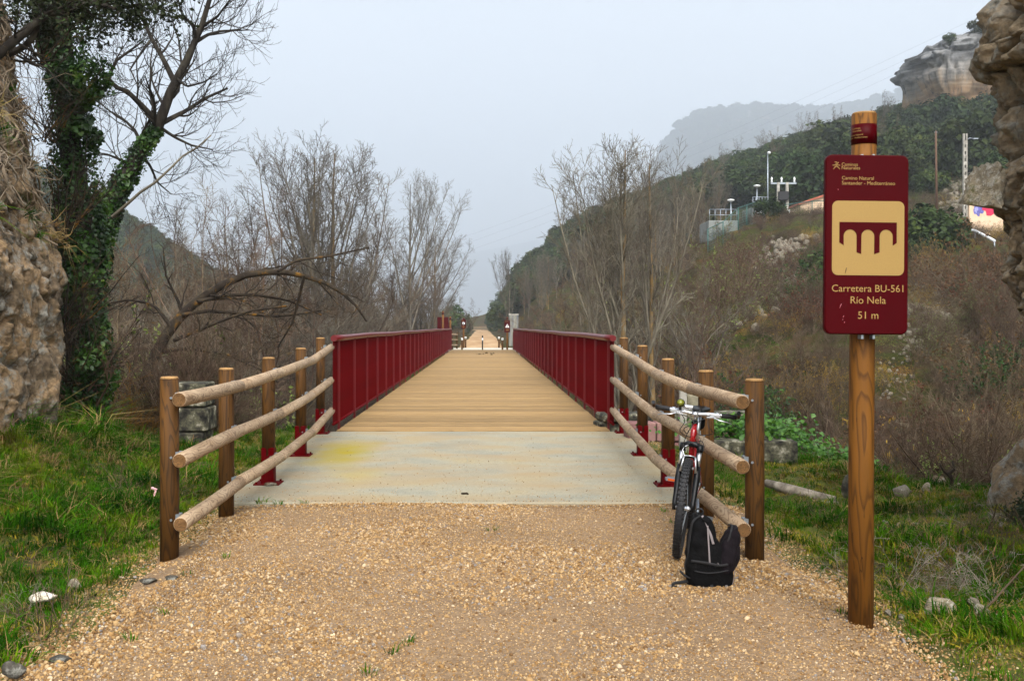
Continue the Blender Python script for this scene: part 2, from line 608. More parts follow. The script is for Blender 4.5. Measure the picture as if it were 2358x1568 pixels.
M['pinkwall'] = mottled('faded_pink_plaster', [lin(104, 70, 72), lin(128, 92, 90), lin(150, 118, 110)], 4.0, bump=0.3)
M['roof'] = mottled('red_tile', [lin(150, 82, 62), lin(178, 104, 82)], 3.0)
M['plaster'] = mottled('cream_plaster', [lin(206, 176, 146), lin(222, 196, 166)], 2.0, bump=0.1)
M['wire'] = simple('wire', lin(120, 128, 136), 0.6)

def m_concrete():
    m, nt, b = newmat('concrete_slab')
    b.inputs['Roughness'].default_value = 0.85
    cv = coords(nt)
    n1 = nd(nt, 'ShaderNodeTexNoise', {'Vector': cv, 'Scale': 1.3, 'Detail': 6.0})
    c = ramp(nt, n1.outputs[0], [(0.32, lin(128, 129, 118)), (0.5, lin(144, 140, 123)), (0.68, lin(150, 138, 110))])
    n2 = nd(nt, 'ShaderNodeTexNoise', {'Vector': cv, 'Scale': 70.0, 'Detail': 4.0})
    c = mix(nt, 0.45, c, ramp(nt, n2.outputs[0], [(0.3, lin(130, 124, 108)), (0.65, lin(232, 228, 214))]), 'SOFT_LIGHT')
    # trodden tan dirt in the middle, dark specks, yellow green algae on one patch
    cs = coords(nt, (1, 2.2, 1))
    n3 = nd(nt, 'ShaderNodeTexNoise', {'Vector': cs, 'Scale': 0.9, 'Detail': 5.0})
    c = mix(nt, ramp(nt, n3.outputs[0], [(0.42, (0, 0, 0, 1)), (0.72, (.75, .75, .75, 1))]), c, lin(150, 126, 88))
    n4 = nd(nt, 'ShaderNodeTexNoise', {'Vector': coords(nt, (1, 2.5, 1)), 'Scale': 14.0, 'Detail': 6.0, 'Roughness': 0.7})
    c = mix(nt, ramp(nt, n4.outputs[0], [(0.60, (0, 0, 0, 1)), (0.68, (.7, .7, .7, 1))]), c, lin(104, 92, 74))
    tc = nt.nodes.new('ShaderNodeTexCoord')
    def blob(cx, cyy, sx, sy):
        mp = nd(nt, 'ShaderNodeMapping', {'Vector': tc.outputs['Object'], 'Location': (-cx / sx, -cyy / sy, 0), 'Scale': (1 / sx, 1 / sy, 0)})
        wb = nd(nt, 'ShaderNodeTexNoise', {'Vector': tc.outputs['Object'], 'Scale': 2.6, 'Detail': 4.0})
        ad = nd(nt, 'ShaderNodeVectorMath', {0: mp.outputs[0], 1: wb.outputs['Color']}, operation='ADD')
        sb = nd(nt, 'ShaderNodeVectorMath', {0: ad.outputs[0], 1: (0.5, 0.5, 0.0)}, operation='SUBTRACT')
        mz = nd(nt, 'ShaderNodeVectorMath', {0: sb.outputs[0], 1: (1, 1, 0)}, operation='MULTIPLY')
        ln = nd(nt, 'ShaderNodeVectorMath', {0: mz.outputs[0]}, operation='LENGTH')
        return ln.outputs['Value']
    c = mix(nt, ramp(nt, blob(-1.72, 12.8, 0.50, 1.7), [(0.1, (1, 1, 1, 1)), (1.0, (0, 0, 0, 1))]), c, lin(146, 130, 4))
    c = mix(nt, ramp(nt, blob(-1.35, 10.9, 0.36, 0.8), [(0.2, (.55, .55, .55, 1)), (1.0, (0, 0, 0, 1))]), c, lin(160, 138, 62))
    nt.links.new(c, b.inputs['Base Color'])
    bp = nd(nt, 'ShaderNodeBump', {'Height': n2.outputs[0], 'Strength': 0.25, 'Distance': 0.004})
    nt.links.new(bp.outputs[0], b.inputs['Normal'])
    return m
M['concrete'] = m_concrete()

def m_wood(name, cols, lines, stretch, scale=2.2, n_rings=16.0, rough=0.75, rnd=9.0, dark=0.6, val=0.1):
    """growth-ring contours on turned timber"""
    m, nt, b = newmat(name)
    b.inputs['Roughness'].default_value = rough
    b.inputs['Specular IOR Level'].default_value = 0.25
    cv = coords(nt, stretch, rnd=rnd)
    n = nd(nt, 'ShaderNodeTexNoise', {'Vector': cv, 'Scale': scale, 'Detail': 2.0, 'Roughness': 0.4})
    mu = nd(nt, 'ShaderNodeMath', {0: n.outputs[0], 1: n_rings}, operation='MULTIPLY')
    fr = nd(nt, 'ShaderNodeMath', {0: mu.outputs[0]}, operation='FRACT')
    ring = ramp(nt, fr.outputs[0], [(0.0, (1, 1, 1, 1)), (0.55, (.9, .9, .9, 1)), (0.86, (0, 0, 0, 1)), (1.0, (.8, .8, .8, 1))])
    n2 = nd(nt, 'ShaderNodeTexNoise', {'Vector': cv, 'Scale': scale * 1.4, 'Detail': 6.0})
    base = ramp(nt, n2.outputs[0], [(0.3, cols[0]), (0.7, cols[1])])
    c = mix(nt, ring, lines, base)
    c = mix(nt, dark, base, c)
    ck_ = nd(nt, 'ShaderNodeTexNoise', {'Vector': cv, 'Scale': scale * 5, 'Detail': 2.0})
    c = mix(nt, ramp(nt, ck_.outputs[0], [(.655, (0, 0, 0, 1)), (.68, (.75, .75, .75, 1)), (.71, (.1, .1, .1, 1))]), c, (lines[0] * .4, lines[1] * .4, lines[2] * .4, 1))
    kn = nd(nt, 'ShaderNodeTexVoronoi', {'Vector': cv, 'Scale': scale * .8})
    c = mix(nt, ramp(nt, kn.outputs['Distance'], [(.05, (.8, .8, .8, 1)), (.11, (0, 0, 0, 1))]), c, (lines[0] * .6, lines[1] * .6, lines[2] * .6, 1))
    oi = nt.nodes.new('ShaderNodeObjectInfo')
    mv = nd(nt, 'ShaderNodeMapRange', {'Value': oi.outputs['Random'], 3: 1 - val, 4: 1 + val})
    h = nd(nt, 'ShaderNodeHueSaturation', {'Color': c, 'Value': mv.outputs[0]})
    nt.links.new(h.outputs[0], b.inputs['Base Color'])
    fb = nd(nt, 'ShaderNodeTexNoise', {'Vector': cv, 'Scale': scale * 22, 'Detail': 4.0})
    bp = nd(nt, 'ShaderNodeBump', {'Height': fb.outputs[0], 'Strength': 0.25, 'Distance': 0.006})
    bp2 = nd(nt, 'ShaderNodeBump', {'Height': ring, 'Strength': 0.2, 'Distance': 0.003, 'Normal': bp.outputs[0]})
    nt.links.new(bp2.outputs[0], b.inputs['Normal'])
    return m
M['rail_wood'] = m_wood('weathered_rail', (lin(150, 126, 98), lin(182, 160, 132)), lin(96, 72, 52), (3.0, 0.9, 3.0), 2.4, 17, 0.8, dark=0.7)
M['post_wood'] = m_wood('treated_post', (lin(66, 42, 10), lin(92, 59, 15)), lin(32, 19, 4), (5.0, 5.0, 0.55), 1.8, 13, 0.7, dark=0.75, val=0.12)
M['sign_wood'] = m_wood('treated_sign_post', (lin(98, 62, 16), lin(122, 78, 22)), lin(56, 33, 8), (5.0, 5.0, 0.6), 1.7, 12, 0.65, dark=0.7)
M['end_grain'] = m_wood('sawn_end', (lin(88, 62, 34), lin(122, 90, 54)), lin(52, 34, 18), (4, 4, 4), 4.0, 14, 0.85)
M['top_grain'] = m_wood('pale_sawn_top', (lin(150, 116, 72), lin(178, 140, 92)), lin(116, 82, 46), (4, 4, 4), 4.0, 14, 0.85)
M['plank'] = m_wood('deck_plank', (lin(134, 107, 66), lin(160, 131, 86)), lin(94, 70, 40), (0.5, 14.0, 6.0), 1.6, 7, 0.75, rnd=40.0, dark=0.55, val=0.24)

def m_gravel():
    m, nt, b = newmat('gravel_bed')
    b.inputs['Roughness'].default_value = 0.95
    cv = coords(nt)
    v = nd(nt, 'ShaderNodeTexVoronoi', {'Vector': cv, 'Scale': 55.0})
    c = ramp(nt, v.outputs['Color'], [(0.1, lin(90, 68, 46)), (0.5, lin(128, 102, 72)), (0.85, lin(154, 128, 96)), (0.97, lin(110, 106, 104))])
    n = nd(nt, 'ShaderNodeTexNoise', {'Vector': cv, 'Scale': 0.7, 'Detail': 5.0})
    c = mix(nt, 0.5, c, ramp(nt, n.outputs[0], [(0.3, lin(108, 86, 60)), (0.7, lin(142, 116, 84))]))
    nt.links.new(c, b.inputs['Base Color'])
    bp = nd(nt, 'ShaderNodeBump', {'Height': v.outputs['Distance'], 'Strength': 0.8, 'Distance': 0.012})
    nt.links.new(bp.outputs[0], b.inputs['Normal'])
    return m
M['gravel'] = m_gravel()

def m_stone():
    m, nt, b = newmat('gravel_stone')
    b.inputs['Roughness'].default_value = 0.9
    b.inputs['Specular IOR Level'].default_value = 0.2
    oi = nt.nodes.new('ShaderNodeObjectInfo')
    c = ramp(nt, oi.outputs['Random'], [(0.0, lin(100, 76, 50)), (0.2, lin(134, 104, 65)), (0.45, lin(154, 125, 83)), (0.7, lin(170, 144, 104)), (0.84, lin(180, 158, 124)), (0.91, lin(194, 176, 148)), (0.94, lin(112, 110, 110)), (1.0, lin(140, 136, 132))])
    n = nd(nt, 'ShaderNodeTexNoise', {'Vector': coords(nt), 'Scale': 2.0, 'Detail': 3.0})
    c = mix(nt, 0.35, c, ramp(nt, n.outputs[0], [(0.3, lin(110, 90, 70)), (0.7, lin(235, 220, 200))]), 'SOFT_LIGHT')
    nt.links.new(c, b.inputs['Base Color'])
    return m
M['stone'] = m_stone()

M['soil'] = mottled('verge_soil', [lin(44, 40, 20), lin(62, 62, 24), lin(74, 84, 24), lin(92, 76, 44)], 2.5, bump=0.6, bscale=12)
def m_ground():
    """scrub land: leaf litter and grass, bare rubble where the slope is rocky"""
    m, nt, b = newmat('scrub_ground')
    b.inputs['Roughness'].default_value = 0.95
    b.inputs['Specular IOR Level'].default_value = 0.1
    cv = coords(nt)
    n = nd(nt, 'ShaderNodeTexNoise', {'Vector': cv, 'Scale': 0.22, 'Detail': 10.0, 'Roughness': 0.7})
    c = ramp(nt, n.outputs[0], [(0.3, lin(50, 42, 31)), (0.42, lin(70, 56, 38)), (0.52, lin(62, 70, 20)), (0.6, lin(90, 64, 38)), (0.72, lin(74, 60, 48))])
    n2 = nd(nt, 'ShaderNodeTexNoise', {'Vector': cv, 'Scale': 3.0, 'Detail': 8.0, 'Roughness': 0.7})
    c = mix(nt, 0.6, c, ramp(nt, n2.outputs[0], [(0.3, lin(50, 44, 34)), (0.7, lin(190, 176, 150))]), 'SOFT_LIGHT')
    nt.links.new(c, b.inputs['Base Color'])
    bp = nd(nt, 'ShaderNodeBump', {'Height': n2.outputs[0], 'Strength': 0.8, 'Distance': 0.3})
    nt.links.new(bp.outputs[0], b.inputs['Normal'])
    return m
M['ground'] = m_ground()
def m_grass():
    m, nt, b = newmat('grass_blade')
    b.inputs['Roughness'].default_value = 0.8
    b.inputs['Specular IOR Level'].default_value = 0.05
    ge = nt.nodes.new('ShaderNodeNewGeometry')
    n = nd(nt, 'ShaderNodeTexNoise', {'Vector': ge.outputs['Position'], 'Scale': 1.5, 'Detail': 6.0, 'Roughness': .65})
    c = ramp(nt, n.outputs[0], [(.30, lin(20, 46, 2)), (.42, lin(32, 72, 2)), (.52, lin(54, 98, 6)), (.62, lin(92, 112, 14)), (.72, lin(104, 96, 40))])
    oi = nt.nodes.new('ShaderNodeObjectInfo')
    mv = nd(nt, 'ShaderNodeMapRange', {'Value': oi.outputs['Random'], 3: .6, 4: 1.4})
    h = nd(nt, 'ShaderNodeHueSaturation', {'Color': c, 'Value': mv.outputs[0]})
    nt.links.new(h.outputs[0], b.inputs['Base Color'])
    ts = nd(nt, 'ShaderNodeBsdfTranslucent'); nt.links.new(h.outputs[0], ts.inputs['Color'])
    mx = nd(nt, 'ShaderNodeMixShader', {0: .25, 1: b.outputs[0], 2: ts.outputs[0]})
    nt.links.new(mx.outputs[0], nt.nodes['Material Output'].inputs['Surface'])
    return m
M['grass'] = m_grass()
M['dry_grass'] = mottled('dry_stalk', [lin(96, 84, 48), lin(140, 116, 74), lin(150, 110, 60)], 3.0, 0.8, bump=0, hue=0.02, val=0.25)
M['moss'] = mottled('moss_pad', [lin(74, 82, 16), lin(120, 116, 26), lin(140, 118, 30)], 8.0, 0.95, bump=0.5, val=0.2)
M['ivy'] = mottled('ivy_leaf', [lin(12, 28, 5), lin(26, 54, 9), lin(48, 82, 14), lin(88, 108, 28)], 3.0, 0.5, bump=0, trans=0.15, spec=0.4)
M['ivy_bright'] = mottled('bright_ivy_leaf', [lin(34, 76, 12), lin(62, 108, 22), lin(92, 130, 40)], 6.0, 0.45, bump=0, trans=0.2, spec=0.4)
M['oak_leaf'] = mottled('holm_oak_foliage', [lin(24, 38, 14), lin(44, 60, 22), lin(74, 86, 34)], 0.7, 0.75, bump=0, hue=0.03, val=0.42, trans=0.1)
M['dark_leaf'] = mottled('dark_evergreen_leaf', [lin(22, 30, 18), lin(40, 50, 26), lin(58, 64, 36)], 4.0, 0.6, bump=0, trans=0.1)
M['russet_leaf'] = mottled('withered_leaf', [lin(74, 50, 34), lin(100, 68, 46), lin(116, 86, 60)], 3.0, 0.85, bump=0, hue=0.02, val=0.2, trans=0.2)
M['catkin'] = mottled('hazel_catkin', [lin(120, 92, 36), lin(150, 124, 52)], 3.0, 0.85, bump=0, val=0.2)
M['lichen_green'] = mottled('lichen_tuft', [lin(80, 92, 40), lin(104, 116, 58), lin(124, 130, 80)], 3.0, 0.9, bump=0, val=0.2)
M['bark_grey'] = mottled('grey_bark', [lin(66, 60, 52), lin(98, 92, 80), lin(128, 122, 106)], 6.0, stretch=(4, 4, 1), rnd=20, val=0.15)
M['bark_brown'] = mottled('brown_twig_bark', [lin(54, 43, 33), lin(84, 69, 53), lin(114, 102, 82)], 1.6, stretch=(1, 1, 1), bump=0, rnd=20, hue=0.02, val=0.36)
M['bark_orange'] = mottled('lichened_poplar_bark', [lin(66, 58, 48), lin(98, 86, 66), lin(118, 94, 56), lin(126, 122, 106)], 2.0, bump=0.3, rnd=20, val=0.15)
M['bark_pale'] = mottled('grey_twig_bark', [lin(66, 60, 52), lin(94, 87, 75), lin(124, 117, 102)], 1.6, bump=0, rnd=20, hue=0.012, val=0.3)
M['bark_dark'] = mottled('dark_mossy_bark', [lin(28, 23, 18), lin(44, 36, 28), lin(56, 48, 36), lin(120, 84, 24)], 5.0, bump=0.5)
M['bark_ivytree'] = mottled('dark_bark', [lin(26, 23, 20), lin(44, 39, 33), lin(70, 66, 56)], 5.0, stretch=(2, 2, .6), bump=0.5)
M['dead_wood'] = mottled('bleached_dead_wood', [lin(92, 84, 74), lin(134, 124, 110), lin(168, 158, 142)], 4.0, stretch=(3, 3, 3), bump=0.4)
M['vine'] = mottled('dry_ivy_stem', [lin(84, 72, 58), lin(126, 112, 94), lin(150, 138, 120)], 6.0, bump=0.3)

def m_rock(name, a, b_, lich, moss, scale=1.0):
    m, nt, b = newmat(name)
    b.inputs['Roughness'].default_value = 0.92
    b.inputs['Specular IOR Level'].default_value = 0.2
    cv = coords(nt)
    n1 = nd(nt, 'ShaderNodeTexNoise', {'Vector': cv, 'Scale': 1.4 * scale, 'Detail': 8.0, 'Roughness': 0.65, 'Distortion': 0.8})
    c = ramp(nt, n1.outputs[0], [(0.3, a[0]), (0.45, a[1]), (0.6, b_[0]), (0.75, b_[1])])
    n2 = nd(nt, 'ShaderNodeTexNoise', {'Vector': cv, 'Scale': 7.0 * scale, 'Detail': 8.0, 'Roughness': 0.7})
    c = mix(nt, ramp(nt, n2.outputs[0], [(0.50, (0, 0, 0, 1)), (0.60, (.85, .85, .85, 1))]), c, lich)
    n3 = nd(nt, 'ShaderNodeTexNoise', {'Vector': cv, 'Scale': 2.6 * scale, 'Detail': 7.0, 'Roughness': 0.7})
    c = mix(nt, ramp(nt, n3.outputs[0], [(0.54, (0, 0, 0, 1)), (0.64, (.85, .85, .85, 1))]), c, moss)
    n4 = nd(nt, 'ShaderNodeTexNoise', {'Vector': cv, 'Scale': 30.0 * scale, 'Detail': 6.0})
    c = mix(nt, 0.5, c, ramp(nt, n4.outputs[0], [(0.3, lin(70, 64, 56)), (0.7, lin(225, 216, 200))]), 'SOFT_LIGHT')
    dv = nd(nt, 'ShaderNodeTexNoise', {'Vector': cv, 'Scale': 1.8 * scale, 'Detail': 5.0})
    wv = nd(nt, 'ShaderNodeVectorMath', {0: dv.outputs['Color'], 1: (.5, .5, .5)}, operation='SCALE'); wv.inputs['Scale'].default_value = 0.5 / scale
    av = nd(nt, 'ShaderNodeVectorMath', {0: coords(nt, (1, 1, .55)), 1: wv.outputs[0]}, operation='ADD')
    vo = nd(nt, 'ShaderNodeTexVoronoi', {'Vector': av.outputs[0], 'Scale': 3.2 * scale}, feature='DISTANCE_TO_EDGE')
    c = mix(nt, ramp(nt, vo.outputs['Distance'], [(0.0, (.4, .4, .4, 1)), (0.02, (0, 0, 0, 1))]), c, lin(38, 32, 26))
    nt.links.new(c, b.inputs['Base Color'])
    bp0 = nd(nt, 'ShaderNodeBump', {'Height': ramp(nt, vo.outputs['Distance'], [(0.0, (0, 0, 0, 1)), (0.03, (1, 1, 1, 1))]), 'Strength': 0.25, 'Distance': 0.04 / scale})
    bp = nd(nt, 'ShaderNodeBump', {'Height': n2.outputs[0], 'Strength': 0.8, 'Distance': 0.06 / scale, 'Normal': bp0.outputs[0]})
    bp2 = nd(nt, 'ShaderNodeBump', {'Height': n4.outputs[0], 'Strength': 0.6, 'Distance': 0.012 / scale, 'Normal': bp.outputs[0]})
    nt.links.new(bp2.outputs[0], b.inputs['Normal'])
    return m
M['rock_tan'] = m_rock('tan_limestone', (lin(70, 62, 52), lin(116, 102, 84)), (lin(158, 134, 104), lin(156, 150, 140)), lin(144, 144, 138), lin(50, 45, 35))
M['rock_grey'] = m_rock('grey_tan_limestone', (lin(86, 78, 68), lin(126, 116, 100)), (lin(152, 136, 112), lin(150, 147, 140)), lin(134, 135, 130), lin(92, 74, 50))
M['rock_dark'] = m_rock('dark_grey_limestone', (lin(56, 54, 50), lin(82, 80, 74)), (lin(104, 100, 92), lin(124, 122, 114)), lin(140, 142, 138), lin(60, 60, 52))
M['rock_pale'] = m_rock('pale_stone', (lin(92, 87, 77), lin(116, 110, 98)), (lin(130, 124, 112), lin(142, 137, 126)), lin(148, 144, 135), lin(100, 94, 68), 3.0)
M['rock_white'] = m_rock('white_stone', (lin(196, 190, 174), lin(214, 208, 192)), (lin(222, 216, 200), lin(228, 224, 212)), lin(230, 226, 216), lin(180, 168, 140), 3.0)
M['rock_field'] = m_rock('field_stone', (lin(98, 92, 80), lin(132, 124, 108)), (lin(156, 146, 126), lin(170, 164, 150)), lin(166, 164, 156), lin(88, 90, 48), 3.0)
def m_cliff():
    """grey weathered upper beds over ochre broken rock, with dark water streaks"""
    m, nt, b = newmat('cliff_limestone')
    b.inputs['Roughness'].default_value = 0.95
    b.inputs['Specular IOR Level'].default_value = 0.1
    tc = nt.nodes.new('ShaderNodeTexCoord')
    sx = nd(nt, 'ShaderNodeSeparateXYZ', {0: tc.outputs['Object']})
    n0 = nd(nt, 'ShaderNodeTexNoise', {'Vector': coords(nt, (1, 1, .5)), 'Scale': .16, 'Detail': 6.0, 'Roughness': .65})
    ad = nd(nt, 'ShaderNodeMath', {0: n0.outputs[0], 1: 13.0, 2: -6.5}, operation='MULTIPLY_ADD')
    hgt = nd(nt, 'ShaderNodeMath', {0: sx.outputs[2], 1: ad.outputs[0]}, operation='ADD')
    mr = nd(nt, 'ShaderNodeMapRange', {'Value': hgt.outputs[0], 1: -6.0, 2: 3.0})
    c = ramp(nt, mr.outputs[0], [(0.0, lin(168, 134, 100)), (0.4, lin(172, 150, 124)), (0.65, lin(148, 144, 138)), (1.0, lin(134, 136, 138))])
    st = nd(nt, 'ShaderNodeTexNoise', {'Vector': coords(nt, (1, 1, .12)), 'Scale': .8, 'Detail': 7.0, 'Roughness': .7})
    c = mix(nt, ramp(nt, st.outputs[0], [(.52, (0, 0, 0, 1)), (.68, (.8, .8, .8, 1))]), c, lin(62, 66, 70))
    bd_ = nd(nt, 'ShaderNodeTexNoise', {'Vector': coords(nt, (.12, .12, 1.6)), 'Scale': 1.0, 'Detail': 5.0})
    c = mix(nt, .6, c, ramp(nt, bd_.outputs[0], [(.35, lin(60, 58, 54)), (.65, lin(206, 200, 190))]), 'SOFT_LIGHT')
    nt.links.new(c, b.inputs['Base Color'])
    bp = nd(nt, 'ShaderNodeBump', {'Height': st.outputs[0], 'Strength': .8, 'Distance': .6})
    nt.links.new(bp.outputs[0], b.inputs['Normal'])
    return m
M['cliff'] = m_cliff()

# ------------------------------------------------------------------ lie of the land
CP = []
def cp(u, v, Y): p = at(u, v, Y); CP.append((p.x, p.y, p.z))
for q in [(2050, 850, 35), (2150, 715, 50), (2230, 615, 65), (2250, 545, 80), (2150, 505, 90), (2300, 515, 90), (1870, 508, 110), (1950, 505, 108), (1700, 520, 98),
          (1640, 545, 95), (1800, 560, 75), (1850, 650, 60), (1700, 690, 55), (1560, 790, 45), (1900, 780, 42),
          (1850, 450, 135), (2000, 395, 155), (2100, 348, 170), (2300, 340, 170), (2200, 270, 190), (2420, 250, 190),
          (1300, 538, 250), (1220, 612, 255), (1180, 678, 258), (1450, 480, 245), (1650, 406, 238), (1850, 348, 225), (2050, 300, 212),
          (1250, 668, 180), (1400, 610, 170), (1200, 730, 150), (1330, 700, 130), (1500, 640, 125), (1400, 775, 80), (1300, 770, 95),
          (2500, 700, 60), (2600, 500, 90), (2700, 300, 150), (2600, 140, 220), (2100, 330, 300), (1600, 470, 320), (1250, 640, 340), (2500, 850, 35),
          (1110, 752, 280), (1110, 748, 400), (1060, 752, 330)]:
    cp(*q)
CP += [(7, 20, -3.2), (10, 25, -2.2), (12, 20, -1.6), (6, 30, -3.8), (5, 45, -3.6), (5, 60, -2.2), (14, 14, -0.4), (18, 20, 0.2), (9, 14, -1.6), (20, 8, 1.5), (12, 5, 0.4), (30, 0, 4), (5, 75, -.6), (9, 80, .3),
       (-6, 20, -4.0), (-6, 40, -4.8), (-15, 30, -4.8), (-6, 60, -4.0), (-5, 75, -1.0), (-12, 90, -3.2), (-30, 40, -4.5), (-25, 70, -4.4), (-40, 20, -2), (-12, 14, -3.4), (-20, 8, -1.0),
       (-60, 80, -2), (-80, 160, 2), (-20, 150, -3.0), (-6, 160, -.8), (-6, 240, -.6), (-40, 250, -1), (-70, 250, 2), (-116, 320, 36), (-150, 260, 42), (-98, 335, 21), (-73, 345, 6), (-31, 360, 0), (-200, 200, 50), (-200, 60, 20),
       (-20, -20, 1), (20, -20, 2), (0, -40, 0), (-80, 0, 4), (80, 0, 10), (200, 100, 50), (220, 250, 60), (200, 400, 40), (-60, 500, 4), (60, 500, 12), (-250, 450, 60), (0, 640, -2), (-80, 640, 2), (80, 640, 6), (300, 640, 30), (-300, 640, 30)]
CP = np.array(CP, dtype=np.float64)
_S = 60.0
def _phi(r2):
    return np.where(r2 > 1e-12, 0.5 * r2 * np.log(np.maximum(r2, 1e-12)), 0.0)
_X = CP[:, :2] / _S
_n = len(_X)
_A = _phi(((_X[:, None] - _X[None]) ** 2).sum(-1)) + np.eye(_n) * 0.01
_Q = np.c_[np.ones(_n), _X]
_W = np.linalg.solve(np.block([[_A, _Q], [_Q.T, np.zeros((3, 3))]]), np.r_[CP[:, 2], np.zeros(3)])
def tps(x, y):
    p = np.stack([x, y], -1) / _S
    out = _W[_n] + _W[_n + 1] * p[..., 0] + _W[_n + 2] * p[..., 1]
    for i in range(_n):
        out = out + _W[i] * _phi(((p - _X[i]) ** 2).sum(-1))
    return out

DECK0, DECK1, DECK_DROP = 15.3, 68.0, -0.14
def ground_h(x, y, fine=True):
    x = np.asarray(x, dtype=np.float64); y = np.asarray(y, dtype=np.float64)
    z = tps(x, y)
    q = np.stack([x, y, 0 * x], -1)
    far = smooth(20, 60, np.hypot(x, y - 10))
    z = z + far * (1.1 * fbm(q / 9.0, 4, 3))
    # embankment of the far track
    w1 = smooth(66.5, 69.5, y) * (1 - smooth(330, 380, y)) * (1 - smooth(2.6, 9.0, np.abs(x + 0.3)))
    z = z * (1 - w1) + w1 * (-0.2)
    # bench on which the near path lies
    xl = -4.9 + 1.5 * smooth(11, 15, y)
    xr = 4.7 - 2.3 * smooth(8.5, 14.5, y)
    d = np.sqrt(np.maximum(0, xl - x) ** 2 + np.maximum(0, x - xr) ** 2 + (1.6 * np.maximum(0, y - 15.4)) ** 2)
    w2 = 1 - smooth(0.0, 5.0, d)
    bank = 0.55 * smooth(-2.6, -4.5, x) * (1 - smooth(10.5, 14, y)) + 0.10 * smooth(2.4, 4.5, x) * (1 - smooth(8, 12, y))
    nb = smooth(2.25, 2.9, np.abs(x + 0.1)) * (0.16 * fbm(q * 1.1, 3, 5) + 0.05 * fbm(q * 4.0, 3, 6)) + bank
    z = z * (1 - w2) + w2 * (nb - 0.03)
    return z

def spaced(lo, hi, c, near, grow_, lim):
    a = [c]
    s = near
    while a[-1] < hi: a.append(a[-1] + s); s = min(s * grow_, lim)
    b = [c]; s = near
    while b[-1] > lo: b.append(b[-1] - s); s = min(s * grow_, lim)
    return np.array(b[::-1] + a[1:])
gx = spaced(-420, 460, 0.0, 0.14, 1.016, 6.0)
gy = spaced(-40, 640, 8.0, 0.14, 1.014, 6.0)
GX, GY = np.meshgrid(gx, gy)
GZ = ground_h(GX, GY)
nx, ny = len(gx), len(gy)
I = np.arange(nx * ny).reshape(ny, nx)
Fg = np.stack([I[:-1, :-1], I[:-1, 1:], I[1:, 1:], I[1:, :-1]], -1).reshape(-1, 4)
gm = mesh_np('ground', np.stack([GX, GY, GZ], -1).reshape(-1, 3), Fg, M['ground'], True)
gm.materials.append(M['soil'])
cxm = (GX[:-1, :-1] + GX[1:, 1:]) / 2; cym = (GY[:-1, :-1] + GY[1:, 1:]) / 2
gm.polygons.foreach_set('material_index', ((np.abs(cxm) < 5.5) & (cym < 16)).astype(np.int32).ravel())
g_o = link('ground', gm)
tag(g_o, 'rough scrub ground falling to the valley and rising to the wooded hill', kind='structure')

def hz(x, y): return float(ground_h(np.array([x]), np.array([y]))[0])

# the gravel path: near stretch and far track --------------------------------
def strip(name, ys, left, right, zf, mat, nxs=12, edge=0.0, seed=0):
    V = []
    for j, y in enumerate(ys):
        for i in range(nxs + 1):
            t = i / nxs
            l = left(y) + edge * float(vnoise(np.array([y * 2.3, 0.5, seed]), 1)); r_ = right(y) + edge * float(vnoise(np.array([y * 2.3, 9.5, seed]), 2))
            x = l + (r_ - l) * t
            V.append((x, y, zf(x, y, t)))
    n = nxs + 1
    I = np.arange(len(ys) * n).reshape(len(ys), n)
    Fq = np.stack([I[:-1, :-1], I[:-1, 1:], I[1:, 1:], I[1:, :-1]], -1).reshape(-1, 4)
    return link(name, mesh_np(name, np.array(V), Fq, mat, True))
LEFT_E = lambda y: -2.42 + .22 * max(0, min(1, (7.2 - y) / 2)) + 0.10 * math.sin(y * 1.1) - (0.35 if y > 11 else 0)
RIGHT_E = lambda y: 2.22 + 0.08 * math.sin(y * 1.4 + 1) + 0.12 * max(0, min(1, (y - 9)))
pz = lambda x, y, t: 0.012 - 0.06 * float(smooth(9.15, 9.4, y)) * float(1 - smooth(2.2, 2.6, abs(x + .17))) + 0.02 * math.sin(x * 2.1 + y * 0.7) * math.sin(y * 1.3) - 0.07 * (max(0, abs(t - 0.5) - 0.40) * 10) ** 2
near_path = strip('gravel_path', np.arange(-6, 15.2, 0.25), LEFT_E, RIGHT_E, pz, M['gravel'], 16, 0.12, 1)
tag(near_path, 'pale tan gravel path leading onto the bridge', kind='structure')
def far_c(y):
    return -0.15 - 0.25 * max(0, (y - 120) / 100) - 0.022 * max(0, y - 262) ** 1.35
far_path = strip('gravel_path', np.r_[np.arange(68.4, 100, 1.0), np.arange(100, 330, 5.0)], lambda y: far_c(y) - 1.75, lambda y: far_c(y) + 1.45,
                 lambda x, y, t: -0.155 + 0.004 * math.sin(y), mottled('track_gravel', [lin(150, 116, 78), lin(168, 136, 98), lin(186, 160, 124)], 0.6, stretch=(1, .15, 1), bump=0.3), 8, 0.25, 4)
tag(far_path, 'tan gravel track running on beyond the bridge', kind='structure')

# concrete slab in front of the deck and beyond it
sb = MB(); sb.box((-0.175, 12.25, -0.14), (4.55, 6.06, 0.32), bev=0.012)
slab = sb.build('concrete_slab', M['concrete'])
tag(slab, 'pale concrete approach slab with a yellow green algae stain', kind='structure')
ck = MB()
crk = [(-0.2 + 0.035 * math.sin(k * 1.7) + 0.03 * math.sin(k * .6), 9.7 + k * 0.28, 0.0215) for k in range(16)]
ck.tube(crk, 0.003, 4, False, flat=0.12)
ck.build('crack', simple('crack_line', lin(168, 160, 140), 0.9), slab)  # thin crack strand in one even pale tan
sb = MB(); sb.box((-0.2, 71.3, -0.24), (4.4, 6.4, 0.2), bev=0.012)
slab2 = sb.build('concrete_slab', M['concrete_old'] if False else simple('pale_concrete', lin(186, 182, 168), 0.85, var=0.06, scale=2))
tag(slab2, 'pale concrete slab at the far end of the bridge', kind='structure')

